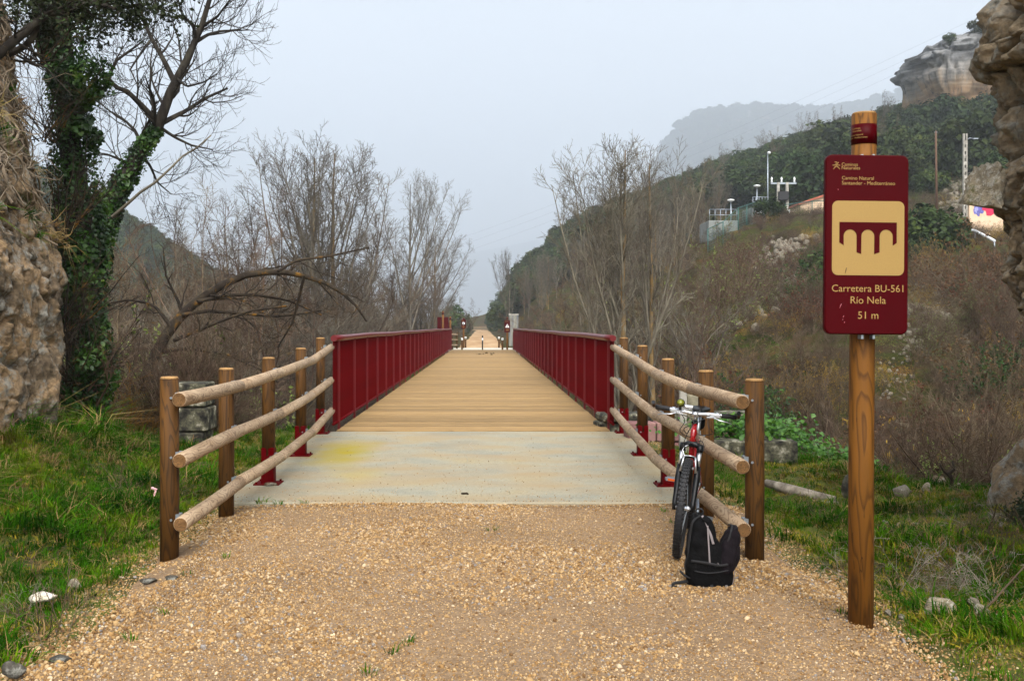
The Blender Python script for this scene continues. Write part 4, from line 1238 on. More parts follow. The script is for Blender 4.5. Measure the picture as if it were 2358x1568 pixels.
# ------------------------------------------------------------------ kinds of bare trees
def bare_tree(seed, H, kind):
    r = np.random.default_rng(seed)
    k = 10
    P = np.zeros((1, k, 3)); hs = np.linspace(0, H * (0.92 if kind == 'poplar' else 0.45), k)
    P[0, :, 2] = hs - 0.2; P[0, :, 0] = np.cumsum(r.normal(size=k) * 0.05 * H / 10); P[0, :, 1] = np.cumsum(r.normal(size=k) * 0.05 * H / 10)
    R0 = 0.0125 * H
    Rr = np.linspace(1, 0.12 if kind == 'poplar' else .5, k)[None] * R0
    tk = (P, Rr)
    if kind == 'poplar':
        L1, r1 = grow(P, Rr, r, 11, (.12, .72), (.78, 1.0), True, (12, 30), .04, .045, 12, .6, .12, .014, lambda t: 1 - .93 * t)
        Pt = resample(P[0], 12)[None]; Rt = np.interp(np.linspace(0, 1, 12), np.linspace(0, 1, k), Rr[0])[None]
        L1 = np.concatenate([Pt, L1]); r1 = np.concatenate([Rt, r1])
        L2, r2 = grow(L1, r1, r, 14, (.22, .99), (1.1, 2.1), False, (24, 44), .07, .07, 6, .5, .25, .010, lambda t: 1.05 - .55 * t)
        L3, r3 = grow(L2, r2, r, 7, (.08, 1), (.35, .85), False, (24, 52), .07, .1, 4, .55, .35, .0075)
        L4, r4 = grow(L3, r3, r, 3, (.1, 1), (.15, .40), False, (25, 55), .07, .1, 3, .7, .5, .0055)
        L1, r1 = L1[1:], r1[1:]
    else:
        L1, r1 = grow(P, Rr, r, 11, (.25, 1.0), (.9, 1.5), True, (12, 58), .06, .1, 9, .6, .15, .014, False)
        L2, r2 = grow(L1, r1, r, 11, (.15, .98), (.8, 2.0), False, (25, 55), .06, .13, 6, .5, .25, .010)
        L3, r3 = grow(L2, r2, r, 7, (.1, 1), (.35, .9), False, (26, 58), .06, .14, 4, .55, .35, .0075)
        L4, r4 = grow(L3, r3, r, 4, (.1, 1), (.15, .45), False, (26, 58), .05, .14, 3, .7, .5, .0055)
    tv, tf = tubes(*tk, 8)
    cv_, cf = joinVF([tubes(L1, r1, 5), tubes(L2, r2, 3), tubes(L3, r3, 3), tubes(L4, r4, 3)])
    return (tv, tf), (cv_, cf), (L2, L3)
TREE = {}
for nm, seed, H, kind, tm, cm in (('poplar_a', 1, 12, 'poplar', 'bark_orange', 'bark_pale'), ('poplar_b', 2, 12, 'poplar', 'bark_orange', 'bark_pale'), ('poplar_c', 6, 12, 'poplar', 'bark_grey', 'bark_pale'),
                                  ('round_a', 3, 10, 'round', 'bark_grey', 'bark_brown'), ('round_b', 4, 10, 'round', 'bark_grey', 'bark_pale'), ('round_c', 8, 10, 'round', 'bark_grey', 'bark_brown')):
    (tv, tf), (cv_, cf), lv = bare_tree(seed, H, kind)
    TREE[nm] = (mesh_np('trunk', tv, tf, M[tm], True), mesh_np('crown', cv_, cf, M[cm], True), H)
def put_tree(kind, x, y, H, rot, label, group=None, name='bare_tree', z=None, wide=1.0):
    tm, cm, H0 = TREE[kind]
    o = empty(name, (x, y, hz(x, y) if z is None else z), (0, 0, rot)); s = H / H0; o.scale = (s * wide, s * wide, s)
    link('trunk', tm, o); link('crown', cm, o)
    return tag(o, label, 'tree', group)
def tree_to(kind, u, vtop, Y, rot, label, group=None, wide=1.0):
    p = at(u, vtop, Y)
    if u < 1110 and Y < 110: p.x = min(p.x, -6.0 - .05 * max(0, Y - 30))
    if u > 1200: p.x = max(p.x, 3.6)
    z = hz(p.x, Y)
    return put_tree(kind, p.x, Y, p.z - z, rot, label, group, wide=wide)
tree_to('poplar_a', 715, 288, 46, 0.3, 'tall bare poplar, the broad one standing behind the arched trunk', wide=1.0)
tree_to('poplar_b', 810, 276, 47, 2.0, 'tallest bare poplar rising beside the bridge railing', wide=1.05)
tree_to('poplar_c', 948, 384, 112, 4.0, 'slender bare poplar standing near the far bridge end', wide=.95)
tree_to('poplar_a', 1000, 520, 135, 1.0, 'small bare poplar by the red information boards', wide=1.2)
tree_to('poplar_b', 1432, 250, 27, 0.6, 'bare poplar with a leaning trunk rising over the railing', wide=.95)
tree_to('poplar_a', 1505, 285, 28, 3.2, 'bare pale trunked poplar growing beside its leaning twin', wide=.85)
tree_to('poplar_c', 1172, 568, 118, 1.2, 'thin bare poplar standing alone at the foot of the hill', wide=.7)
tree_to('round_a', 1085, 690, 150, 1.2, 'faint bare tree by the far track in the mist')
tree_to('round_b', 1062, 715, 130, 2.2, 'small bare tree left of the far track in the mist')
th = np.random.default_rng(77)
G1 = 'bare trees in the riverside thicket'
T1 = 'leafless brown tree in the dense riverside thicket'
for (u, v, Y, k) in [(455, 436, 42, 'round_a'), (545, 446, 46, 'round_b'), (610, 455, 50, 'round_c'), (660, 470, 44, 'round_a'), (400, 520, 36, 'round_b'), (330, 560, 32, 'round_c'), (500, 520, 38, 'round_c'), (585, 540, 36, 'round_a'),
                     (700, 560, 38, 'round_b'), (760, 520, 52, 'round_c'), (865, 540, 50, 'round_a'), (900, 470, 64, 'round_b'), (980, 520, 66, 'round_c'), (840, 610, 40, 'round_b'), (930, 620, 46, 'round_a'), (960, 640, 60, 'round_b'),
                     (280, 640, 25, 'round_a'), (370, 660, 27, 'round_b'), (460, 640, 29, 'round_c'), (560, 650, 28, 'round_a'), (650, 650, 31, 'round_b'), (740, 660, 30, 'round_c'), (820, 700, 33, 'round_a'), (900, 700, 38, 'round_c'), (930, 710, 44, 'round_b'), (960, 680, 74, 'round_a'),
                     (430, 480, 55, 'round_c'), (520, 480, 60, 'round_a'), (580, 490, 62, 'round_b'), (640, 500, 58, 'round_c'), (350, 620, 50, 'round_a'), (300, 660, 48, 'round_c'), (1000, 690, 120, 'round_b'), (985, 650, 112, 'round_c'), (905, 600, 112, 'round_a'), (930, 560, 118, 'round_b'), (960, 580, 125, 'round_c'), (985, 600, 130, 'round_a'), (1010, 640, 150, 'round_b'), (1030, 660, 170, 'round_c'), (880, 560, 112, 'round_c'), (1040, 690, 190, 'round_a'), (970, 650, 114, 'round_b'), (940, 650, 112, 'round_c')]:
    tree_to(k, u + th.uniform(-12, 12), v + th.uniform(-15, 15), Y, th.uniform(0, 6.28), T1, G1, th.uniform(.95, 1.25))
for k in range(60):
    Y = th.uniform(26, 92); u = th.uniform(190, 1010) if Y < 70 else th.uniform(500, 1030)
    x = (u - 1117) * Y / 2400
    if x > -5.5 or (Y > 58 and x > -8.5): continue
    put_tree(th.choice(['round_a', 'round_b', 'round_c']), x, Y, th.uniform(6.5, 9.5), th.uniform(0, 6.28), T1, G1, wide=th.uniform(.9, 1.3))
G2 = 'bare trees on the slope right of the bridge'; T2 = 'leafless brown tree on the slope beyond the red railing'
for k in range(95):
    Y = th.uniform(75, 185); u = th.uniform(1195, 1660)
    x = (u - 1117) * Y / 2400
    if x < 6 or (Y < 100 and u > 1560): continue
    put_tree(th.choice(['poplar_a', 'poplar_b', 'poplar_c', 'round_a', 'round_b', 'round_c']), x, Y, th.uniform(5.5, 9), th.uniform(0, 6.28), T2, G2, wide=th.uniform(.7, 1.0))
for (u, v, Y, k) in [(1290, 640, 60, 'round_a'), (1360, 600, 52, 'round_b'), (1420, 620, 45, 'round_c'), (1560, 560, 40, 'round_a'), (1620, 600, 38, 'round_b'), (1350, 690, 44, 'round_c'), (1480, 680, 36, 'round_a'), (1250, 690, 72, 'round_b'), (1590, 680, 32, 'round_c'), (1540, 620, 48, 'round_b')]:
    tree_to(k, u, v, Y, th.uniform(0, 6.28), T2, G2, th.uniform(.9, 1.2))

# ------------------------------------------------------------------ shrubs
SHRUB = {}
sr = np.random.default_rng(55)
for i in range(4):
    V, Fq, lev = twiggy('shrub', sr, 22, 3.0, None, 0.5, ((6, .35, .6), (6, .3, .6), (4, .35, .7)), .07, .022, .0045, .2, (18, 55), .25)
    SHRUB['brown%d' % i] = [(mesh_np('stems', V, Fq, M['bark_brown'], True), 'stems')]
    tips = lev[3][0][:, 1:].reshape(-1, 3)
    sel = tips[sr.random(len(tips)) < 0.16]
    if i == 0:
        Vl, Fl = leaves(sel, sr.normal(size=sel.shape), .10, sr, .6, .15, 1.0); SHRUB['russet'] = SHRUB['brown0'] + [(mesh_np('withered_leaves', Vl, Fl, M['russet_leaf']), 'withered_leaves')]
    if i == 1:
        Vl, Fl = leaves(sel, sr.normal(size=sel.shape) * np.array((1, 1, .1)), .09, sr, .25, .05, .3, 3.0); SHRUB['hazel'] = SHRUB['brown1'] + [(mesh_np('catkins', Vl, Fl, M['catkin']), 'catkins')]
    if i == 2:
        sel = tips[sr.random(len(tips)) < .22]; Vl, Fl = leaves(sel, sr.normal(size=sel.shape), .05, sr, .6, .2, 1.0); SHRUB['lichen'] = SHRUB['brown2'] + [(mesh_np('lichen', Vl, Fl, M['lichen_green']), 'lichen')]
    if i == 3:
        Vl, Fl = leaves(tips[sr.random(len(tips)) < 0.5], sr.normal(size=(1, 3)), .09, sr, .7, .15, 1.2); SHRUB['green'] = SHRUB['brown3'] + [(mesh_np('foliage', Vl, Fl, M['ivy']), 'foliage')]
LAB = {'brown': 'leafless grey brown shrub in the scrub', 'russet': 'shrub with withered russet leaves on the rocky slope', 'hazel': 'bare hazel shrub hung with yellow brown catkins', 'lichen': 'bare shrub coated in pale green lichen', 'green': 'leafy green shrub among the bare scrub'}
CAT = {'brown': 'bare_shrub', 'russet': 'russet_shrub', 'hazel': 'hazel_shrub', 'lichen': 'lichened_shrub', 'green': 'leafy_shrub'}
def put_shrub(kind, x, y, s, where, rot=None, zs=1.0):
    k = kind if kind in SHRUB else 'brown%d' % sr.integers(0, 4)
    o = empty(CAT[kind], (x, y, hz(x, y) - 0.05), (0, 0, sr.uniform(0, 6.28) if rot is None else rot)); o.scale = (s, s, s * zs)
    for me_, nm in SHRUB[k]: link(nm, me_, o)
    return tag(o, LAB[kind] + ' ' + where, 'shrub', kind + ' shrubs ' + where)
WL, WR = 'left of the bridge', 'right of the bridge'
for k in range(120):
    Y = 15.8 + 34 * sr.random() ** 1.3; u = sr.uniform(150, 1000); x = (u - 1117) * Y / 2400
    if x > -6.4: continue
    put_shrub(sr.choice(['brown', 'lichen', 'hazel'], p=[.72, .18, .1]), x, Y, sr.uniform(.8, 1.6), WL)
for k in range(22):
    Y = sr.uniform(17.5, 26); u = sr.uniform(240, 860); x = (u - 1117) * Y / 2400
    put_shrub('lichen' if k % 2 else 'brown', min(x, -7.0), Y, sr.uniform(1.3, 1.9), WL)
for k in range(34):
    x, Y = sr.uniform(-6.2, -3.1), sr.uniform(13.6, 18.0)
    put_shrub('brown', min(x, -3.9), Y, sr.uniform(.4, .7), WL)
for k in range(190):
    Y = 12.5 + 60 * sr.random() ** 1.4; u = sr.uniform(1440, 2420); x = (u - 1117) * Y / 2400
    if x < 5.0 or (x < 5.4 and Y < 14): continue
    if 2000 < u < 2160 and 26 < Y < 42: continue
    kd = sr.choice(['brown', 'hazel', 'lichen', 'russet', 'green'], p=[.44, .20, .10, .14, .12])
    put_shrub('brown' if kd == 'russet' and Y < 24 else kd, x, Y, sr.uniform(.45, .95), WR)
for (u, v, Y, s, kind) in [(1580, 800, 30, 1.1, 'russet'), (1640, 760, 34, 1.1, 'russet'), (2260, 700, 48, 1.4, 'russet'), (2230, 640, 52, 1.3, 'russet'), (2290, 760, 40, 1.0, 'russet'), (2130, 780, 36, .7, 'lichen'), (1700, 640, 50, 1.5, 'lichen'), (1600, 660, 42, 1.7, 'lichen')]:
    p = at(u, v, Y); put_shrub(kind, p.x, Y, s, WR)
# low scrub cover that nobody could count, on both sides
def scrub_cover(name, n, box, skip, label):
    pts, ro, scs = [], [], []
    X = sr.uniform(box[0], box[1], n); Yy = sr.uniform(box[2], box[3], n)
    keep = ~skip(X, Yy)
    X, Yy = X[keep], Yy[keep]; Z = ground_h(X, Yy)
    m = len(X)
    s = sr.uniform(.25, .6, m)
    o = scatter(name, np.stack([X, Yy, Z - .1], -1), np.stack([sr.normal(size=m) * .15, sr.normal(size=m) * .15, sr.uniform(0, 6.28, m)], -1), np.stack([s, s, s * .8], -1), [SHRUB['brown%d' % i][0][0] for i in range(4)] + [SHRUB['hazel'][1][0], SHRUB['lichen'][1][0]])
    return tag(o, label, 'scrub')
scrub_cover('low_scrub', 2600, (4.5, 60, 12, 118), lambda x, y: (x < 4.9 + (y - 12) * .03) | (x > y * .56) | ((x / y > .385) & (x / y < .425) & (y > 28) & (y < 40)), 'low brown scrub covering the slope right of the bridge')
scrub_cover('low_scrub', 1100, (-30, -4.3, 14.5, 70), lambda x, y: (x < -y * .5), 'low brown undergrowth covering the valley left of the bridge')
scrub_cover('low_scrub', 700, (-14, 14, 72, 250), lambda x, y: (x > -3.3) & (x < 2.6), 'low brown scrub lining the far gravel track')

# ------------------------------------------------------------------ holm oaks on the hills
OAK = []
ok = np.random.default_rng(66)
for i in range(5):
    n = 2300
    OAK.append(bush('crown', None, (2.6, 2.6, 2.3), n, 0.42, M['oak_leaf'], ok, clumps=34))
placed, tries = [], 0

n = 6000
Yc = ok.uniform(112, 275, n); Uc = ok.uniform(1125, 2440, n); Xc = (Uc - 1117) * Yc / 2400; Zc = ground_h(Xc, Yc)
Vc_ = 745 - (Zc - 1.6) * 2400 / Yc
lim = np.interp(Uc, [1125, 1180, 1300, 1600, 1640, 1900, 2100, 2440], [745, 720, 650, 560, 474, 466, 444, 444])
okm = (Vc_ < lim) & (Xc > 2.5 + 4 * (Yc < 200)) & ~((Uc > 2172) & (Uc < 2262) & (Vc_ > 250) & (Vc_ < 470) & (Vc_ > 250 + (2262 - Uc) * 1.2)) & ~((Uc > 2100) & (Vc_ < 246) & (Uc < 2300))
cand = np.stack([Xc, Yc, Zc, Vc_, Uc], -1)[okm]
cell, chosen = set(), []
for x, y, z, v, u in cand:
    key = (int(x / 3.6), int(y / 3.6))
    if key in cell: continue
    cell.add(key); chosen.append((x, y, z))
chosen.sort(key=lambda p: p[1])
front, back = chosen[:280], chosen[280:]
for (x, y, z) in front:
    s = .85 * math.exp(ok.normal() * .36)
    o = link('holm_oak', OAK[ok.integers(0, 5)], None, (x, y, z + 1.5 * s), (0, 0, ok.uniform(0, 6.28)), (s, s, s * ok.uniform(.8, 1.1)))
    tag(o, 'dark green holm oak crown on the wooded hillside', 'tree', 'holm oaks on the wooded hillside')
for k in range(46):
    x, y, z = chosen[int(ok.integers(0, len(chosen)))]
    put_tree(['round_a', 'round_b', 'round_c'][k % 3], x + ok.normal() * 2, y, ok.uniform(5, 9), ok.uniform(0, 6.28), 'leafless grey tree standing among the holm oaks', 'bare trees among the holm oaks')
def oak_cover(name, pts, label, smin=.7, smax=1.15):
    m = len(pts); pts = np.array(pts); s = ok.uniform(smin, smax, m)
    pts[:, 2] += 1.3 * s
    o = scatter(name, pts, np.stack([0 * s, 0 * s, ok.uniform(0, 6.28, m)], -1), np.stack([s, s, s * .95], -1), OAK)
    return tag(o, label, 'wood')
if back: oak_cover('holm_oak_wood', back, 'dense dark holm oak wood along the top of the hill')
nl = 2600
Xl = ok.uniform(-230, -34, nl); Yl = ok.uniform(150, 380, nl)
kl = (Xl < -34 - (Yl - 150) * .05) & (Xl > -Yl * .62) & (ground_h(Xl, Yl) > 1.5)
oak_cover('holm_oak_wood', np.stack([Xl[kl], Yl[kl], ground_h(Xl[kl], Yl[kl])], -1), 'dark wood on the misty hill behind the riverside thicket', .9, 1.5)
nl = 420
Xl = ok.uniform(-34, 16, nl); Yl = ok.uniform(278, 420, nl)
kl = (Xl > 4)
oak_cover('holm_oak_wood', np.stack([Xl[kl], Yl[kl], ground_h(Xl[kl], Yl[kl])], -1), 'dark wood closing the bend of the far track', .8, 1.4)
# a few dark evergreens and leafy bushes that stand by themselves
for (u, v, Y, s, lb) in [(2150, 575, 68, .95, 'big round dark green bush below the white guard rail'), (1772, 500, 97, .62, 'round bush growing against the green mesh fence'), (2120, 580, 66, .6, 'small dark green bush beside the big round one'),
                         (1040, 745, 170, 1.3, 'dark evergreen tree behind the red information boards'), (1152, 735, 235, 1.3, 'dark evergreen tree beside the far gravel track'), (1172, 705, 190, 1.4, 'dark evergreen leaning over the far track verge'),
                         (1150, 715, 300, 1.6, 'evergreen tree furthest down the far track verge'), (1890, 575, 60, .55, 'low dark green bush among the rubble on the slope'), (1960, 560, 62, .6, 'green bush behind the wooden sign')]:
    p = at(u, v, Y)
    o = empty('evergreen_bush', (p.x, Y, hz(p.x, Y) - .1), (0, 0, u)); o.scale = (s, s, s)
    link('crown', OAK[int(u) % 5], o, (0, 0, 1.6))
    t_ = MB(); t_.tube([(0, 0, -.2), (.05, .02, 1.0), (0.1, 0, 2.0)], [.14, .1, .05], 6); t_.build('trunk', M['bark_grey'], o)
    tag(o, lb, 'tree' if 'tree' in lb or 'track' in lb else 'bush')
# bare tree on the skyline
tree_to('round_c', 1872, 258, 215, 1.0, 'bare spreading tree on the skyline of the wooded hill')

# the cliff --------------------------------------------------------------------
import bmesh as _bm
bm_ = _bm.new(); _bm.ops.create_icosphere(bm_, subdivisions=6, radius=1.0)
V = np.array([v.co[:] for v in bm_.verts]); Fi = np.array([[v.index for v in f.verts] for f in bm_.faces]); bm_.free()
sg = np.sign(V) * np.abs(V) ** 0.30
Vc2 = sg * np.array((8.6, 8.0, 8.6))
Vc2[:, 2] += np.where(Vc2[:, 2] > 0, Vc2[:, 0] * 0.34, 0)
v1, c1 = facets(Vc2 * np.array((.11, .11, .16)) + 3, 4, .9)
v2, c2 = facets(Vc2 * np.array((.3, .3, .45)) + 3, 6, .9)
v3, c3 = facets(Vc2 * np.array((.8, .8, 1.1)) + 3, 9, .9)
lay = Vc2[:, 2] - 0.10 * Vc2[:, 0] + 1.2 * fbm(Vc2 * .12, 2, 3)
ledge = np.where(lay > 3.0, .9 * np.abs(np.sin(lay * 1.15)), 0) + 1.6 * smooth(-3.5, -1.0, lay) + np.where(lay > 6, -1.2, 0)
dd = V / np.linalg.norm(V, axis=1, keepdims=True) * np.array((1, 1, .3))
Vc2 = Vc2 + dd * (1.7 * v1 + 1.1 * v2 + .6 * v3 - 1.0 * (1 - smooth(0, .06, c1)) - .4 * (1 - smooth(0, .06, c2)) + ledge + .6 * fbm(Vc2 * .5, 4, 8))[:, None]
cc_ = at(2235, 165, 192)
cl = link('cliff', mesh_np('cliff', Vc2, Fi, M['cliff'], False), None, (cc_.x + 3.2, 199, cc_.z - 0.5))
tag(cl, 'grey and ochre limestone crag standing above the wooded hill', 'cliff')
for (u, v, s, lb) in [(2190, 92, .55, 'small bush on top of the limestone crag'), (2262, 68, .95, 'round evergreen tree on top of the limestone crag')]:
    p = at(u, v, 191); o = link('evergreen_bush', OAK[1], None, p, None, s); tag(o, lb, 'bush')

# far hills in the mist ----------------------------------------------------------
def far_hill(name, ridge, depth, label, n_oak):
    """ridge: list of (u, v, Y); slopes fall towards the camera and away"""
    rp = np.array([tuple(at(*q)) for q in ridge]); m = 60
    rs = resample(rp, m)
    K = 24
    T = np.linspace(-1, 1, 2 * K + 1)
    V = []
    for t in T:
        P = rs.copy(); P[:, 1] += t * depth
        P[:, 2] = -6 + (rs[:, 2] + 6) * (1 - abs(t) ** 1.25)
        V.append(P)
    V = np.array(V)
    V[..., 2] += 3.0 * fbm(V / 40.0, 4, 6)
    I = np.arange(V.shape[0] * m).reshape(V.shape[0], m)
    Fq = np.stack([I[:-1, :-1], I[:-1, 1:], I[1:, 1:], I[1:, :-1]], -1).reshape(-1, 4)
    o = link(name, mesh_np(name, V.reshape(-1, 3), Fq, M['ground'], True)); tag(o, label, kind='structure')
    if n_oak:
        ii = ok.integers(0, K + 4, n_oak); jj = ok.integers(0, m, n_oak)
        pts = V[ii, jj] + ok.normal(size=(n_oak, 3)) * np.array((6, 6, 0))
        oak_cover('holm_oak_wood', pts, 'mist veiled oak wood on ' + label, 3.5, 7.0)
    return o
far_hill('hill', [(1400, 560, 3000), (1480, 440, 3050), (1520, 370, 3080), (1560, 296, 3100), (1605, 268, 3150), (1660, 260, 3200), (1740, 248, 3250), (1850, 258, 3300), (2000, 240, 3300), (2120, 190, 3300), (2300, 120, 3300), (2700, 60, 3300)], 1100, 'the misty hill behind the crag', 5000)
far_hill('hill', [(-600, 330, 7600), (0, 430, 7600), (300, 520, 7600), (600, 570, 7600), (900, 590, 7600), (1100, 580, 7600), (1300, 540, 7600), (1700, 470, 7600)], 1500, 'the far hill closing the valley', 0)
# ------------------------------------------------------------------ the wooden signpost
def text_mesh(name, s, width, mat, align='l', bend=None, th=0.0):
    cu = bpy.data.curves.new(name, 'FONT'); cu.body = s; cu.size = 1.0; cu.resolution_u = 3
    o = bpy.data.objects.new(name, cu); col.objects.link(o)
    dg = bpy.context.evaluated_depsgraph_get()
    me = bpy.data.meshes.new_from_object(o.evaluated_get(dg))
    bpy.data.objects.remove(o)
    n = len(me.vertices); co = np.empty(n * 3); me.vertices.foreach_get('co', co); co = co.reshape(-1, 3)
    x0, x1 = co[:, 0].min(), co[:, 0].max(); k = width / (x1 - x0)
    X = (co[:, 0] - x0) * k; Z = co[:, 1] * k
    if bend:
        rad, a1 = bend                      # right end at angle a1 (0 = towards the camera)
        a = a1 - (width - X) / rad
        out = np.stack([rad * np.sin(a), -rad * np.cos(a), Z], -1)
    else:
        out = np.stack([X, 0 * X, Z], -1)
    me.vertices.foreach_set('co', out.astype(np.float32).ravel())
    me.materials.clear(); me.materials.append(mat); me.update()
    me.name = name
    return me
def rounded(w_, h_, r_, n=6):
    pts = []
    for cx, cz, a0 in ((w_ / 2 - r_, h_ / 2 - r_, 0), (-w_ / 2 + r_, h_ / 2 - r_, 90), (-w_ / 2 + r_, -h_ / 2 + r_, 180), (w_ / 2 - r_, -h_ / 2 + r_, 270)):
        for k in range(n + 1):
            a = R(a0 + 90 * k / n); pts.append((cx + r_ * math.cos(a), cz + r_ * math.sin(a)))
    return pts[::-1]
def slabpanel(w_, h_, r_, t_, mat, name, parent, loc, rot=None):
    b_ = MB()
    outer, inner = rounded(w_, h_, r_), rounded(w_ - .012, h_ - .012, r_ - .004)
    n = len(outer)
    rings = [[(x, -t_ / 2, z) for x, z in inner], [(x, -t_ / 2 + .006, z) for x, z in outer], [(x, t_ / 2, z) for x, z in outer]]
    vs = [p for r_ in rings for p in r_]
    fs = [tuple(range(n)), tuple(range(3 * n - 1, 2 * n - 1, -1))]
    for k in range(2):
        for i in range(n): fs.append((k * n + (i + 1) % n, k * n + i, (k + 1) * n + i, (k + 1) * n + (i + 1) % n))
    b_.add(vs, fs)
    return b_.build(name, mat, parent, loc=loc, rot=rot)
sg_ = empty('wooden_signpost', (1.993, 5.53, 0)); tag(sg_, 'tall wooden post carrying a maroon bridge sign beside the gravel', 'sign')
sp = MB()
sp.tube([(0, 0, -.2), (0.003, 0, 1.0), (0.012, 0, 2.0), (0.018, 0, 2.706)], [.0655, .0648, .0640, .0640], 24)
sp.cur = 1; sp.lathe([(.064, 2.706), (.058, 2.716), (0, 2.722)], (.018, 0, 0), 24)
sp.build('post', [M['sign_wood'], M['top_grain']], sg_)
SC = 5.40 / 2400
pn = slabpanel(195 * SC, 413 * SC, 16 * SC, .03, M['maroon'], 'panel', sg_, (1.978 - 1.993, -.115, 2.008), (0, R(0.4), R(2.5)))
def pxy(u, v): return ((u - 1996) * SC, (563.5 - v) * SC)
sq = MB(); cxq, czq = pxy(1998.5, 548.5)
sq.prism([(x + cxq, z + czq) for x, z in rounded(169 * SC, 171 * SC, 14 * SC)], -.0165, -.0145)
sq.build('pictogram_field', M['tan_print'], pn)
def arc(cx, cz, r_): return [(cx + r_ * math.cos(R(a)), cz - r_ * math.sin(R(a))) for a in range(0, 181, 15)]
outl = [(1931, 512), (2065, 512), (2065, 559), (2056, 565)] + arc(2040.5, 544, 15.5) + [(2025, 581), (2012.5, 585)] + arc(1997.5, 544, 15.2) + [(1982, 585), (1971.5, 581)] + arc(1956, 544, 15.3) + [(1941, 565), (1931, 559)]
ic2 = MB(); ic2.prism([pxy(*p) for p in outl], -.0185, -.0168); ic2.build('bridge_pictogram', M['maroon'], pn)
def put_text(s, u0, u1, base, parent=pn):
    x0, z0 = pxy(u0, base); x1, _ = pxy(u1, base)
    return link('lettering', text_mesh('lettering', s, x1 - x0, M['tan_print']), parent, (x0, -.0158, z0))
put_text('Caminos', 1935.5, 1973, 383); put_text('Naturales', 1935.5, 1978.7, 391)
put_text('Camino Natural', 1936.3, 2011, 414.5); put_text('Santander - Mediterráneo', 1936.3, 2060.8, 426)
put_text('Carretera BU-561', 1914.5, 2081.8, 672); put_text('Río Nela', 1958.4, 2040.9, 699); put_text('51 m', 1976, 2023.7, 734)
lg = MB()
for st in ([(1914, 382), (1922, 381.5), (1932, 382)], [(1916, 391), (1919, 387), (1923, 384), (1928, 387), (1931, 391)], [(1919, 374.5), (1924, 374.5), (1921, 379)], [(1922, 381), (1928, 375)]):
    pts = [(pxy(*q)[0], -.0162, pxy(*q)[1]) for q in st]
    lg.tube(pts, 1.0 * SC, 6, flat=0.3, ref=(0, 1, 0))
lg.build('logo', M['tan_print'], pn)
for st, mt in (([(1945, 629), (1948, 617)], 'ink'), ([(1933, 710), (1937, 700)], 'scratch'), ([(1941, 731), (1943, 727)], 'scratch'), ([(1940, 737), (1941, 735)], 'scratch'), ([(1944, 744), (1945, 741)], 'scratch'), ([(1927, 436), (1928, 439)], 'scratch')):
    k = MB(); k.tube([(pxy(*q)[0], -.0188 if mt == 'ink' else -.0158, pxy(*q)[1]) for q in st], .6 * SC, 4, flat=.4, ref=(0, 1, 0)); k.build('scratch', M[mt], pn)
bd = MB(); bd.lathe([(.0660, 2.545), (.0660, 2.650)], (.017, 0, 0), 28); bd.build('band', M['maroon'], sg_)
for s, wd, z in (('Caminos', .05, 2.622), ('Naturales', .055, 2.609), ('Camino Natural', .085, 2.588), ('Santander - Mediterráneo', .13, 2.574)):
    link('lettering', text_mesh('lettering', s, wd, M['tan_print'], bend=(.0668, {'C': -.62, 'N': -.55, 'S': -.08}[s[0]] if ' ' not in s or s[0] == 'S' else -.42)), sg_, (.017, 0, z))
for x in (-.03, .03):
    k = MB()
    for z in (2.47, 1.53): k.box((x, -.082, z), (.012, .05, .02))
    k.build('bracket', M['steel'], sg_)

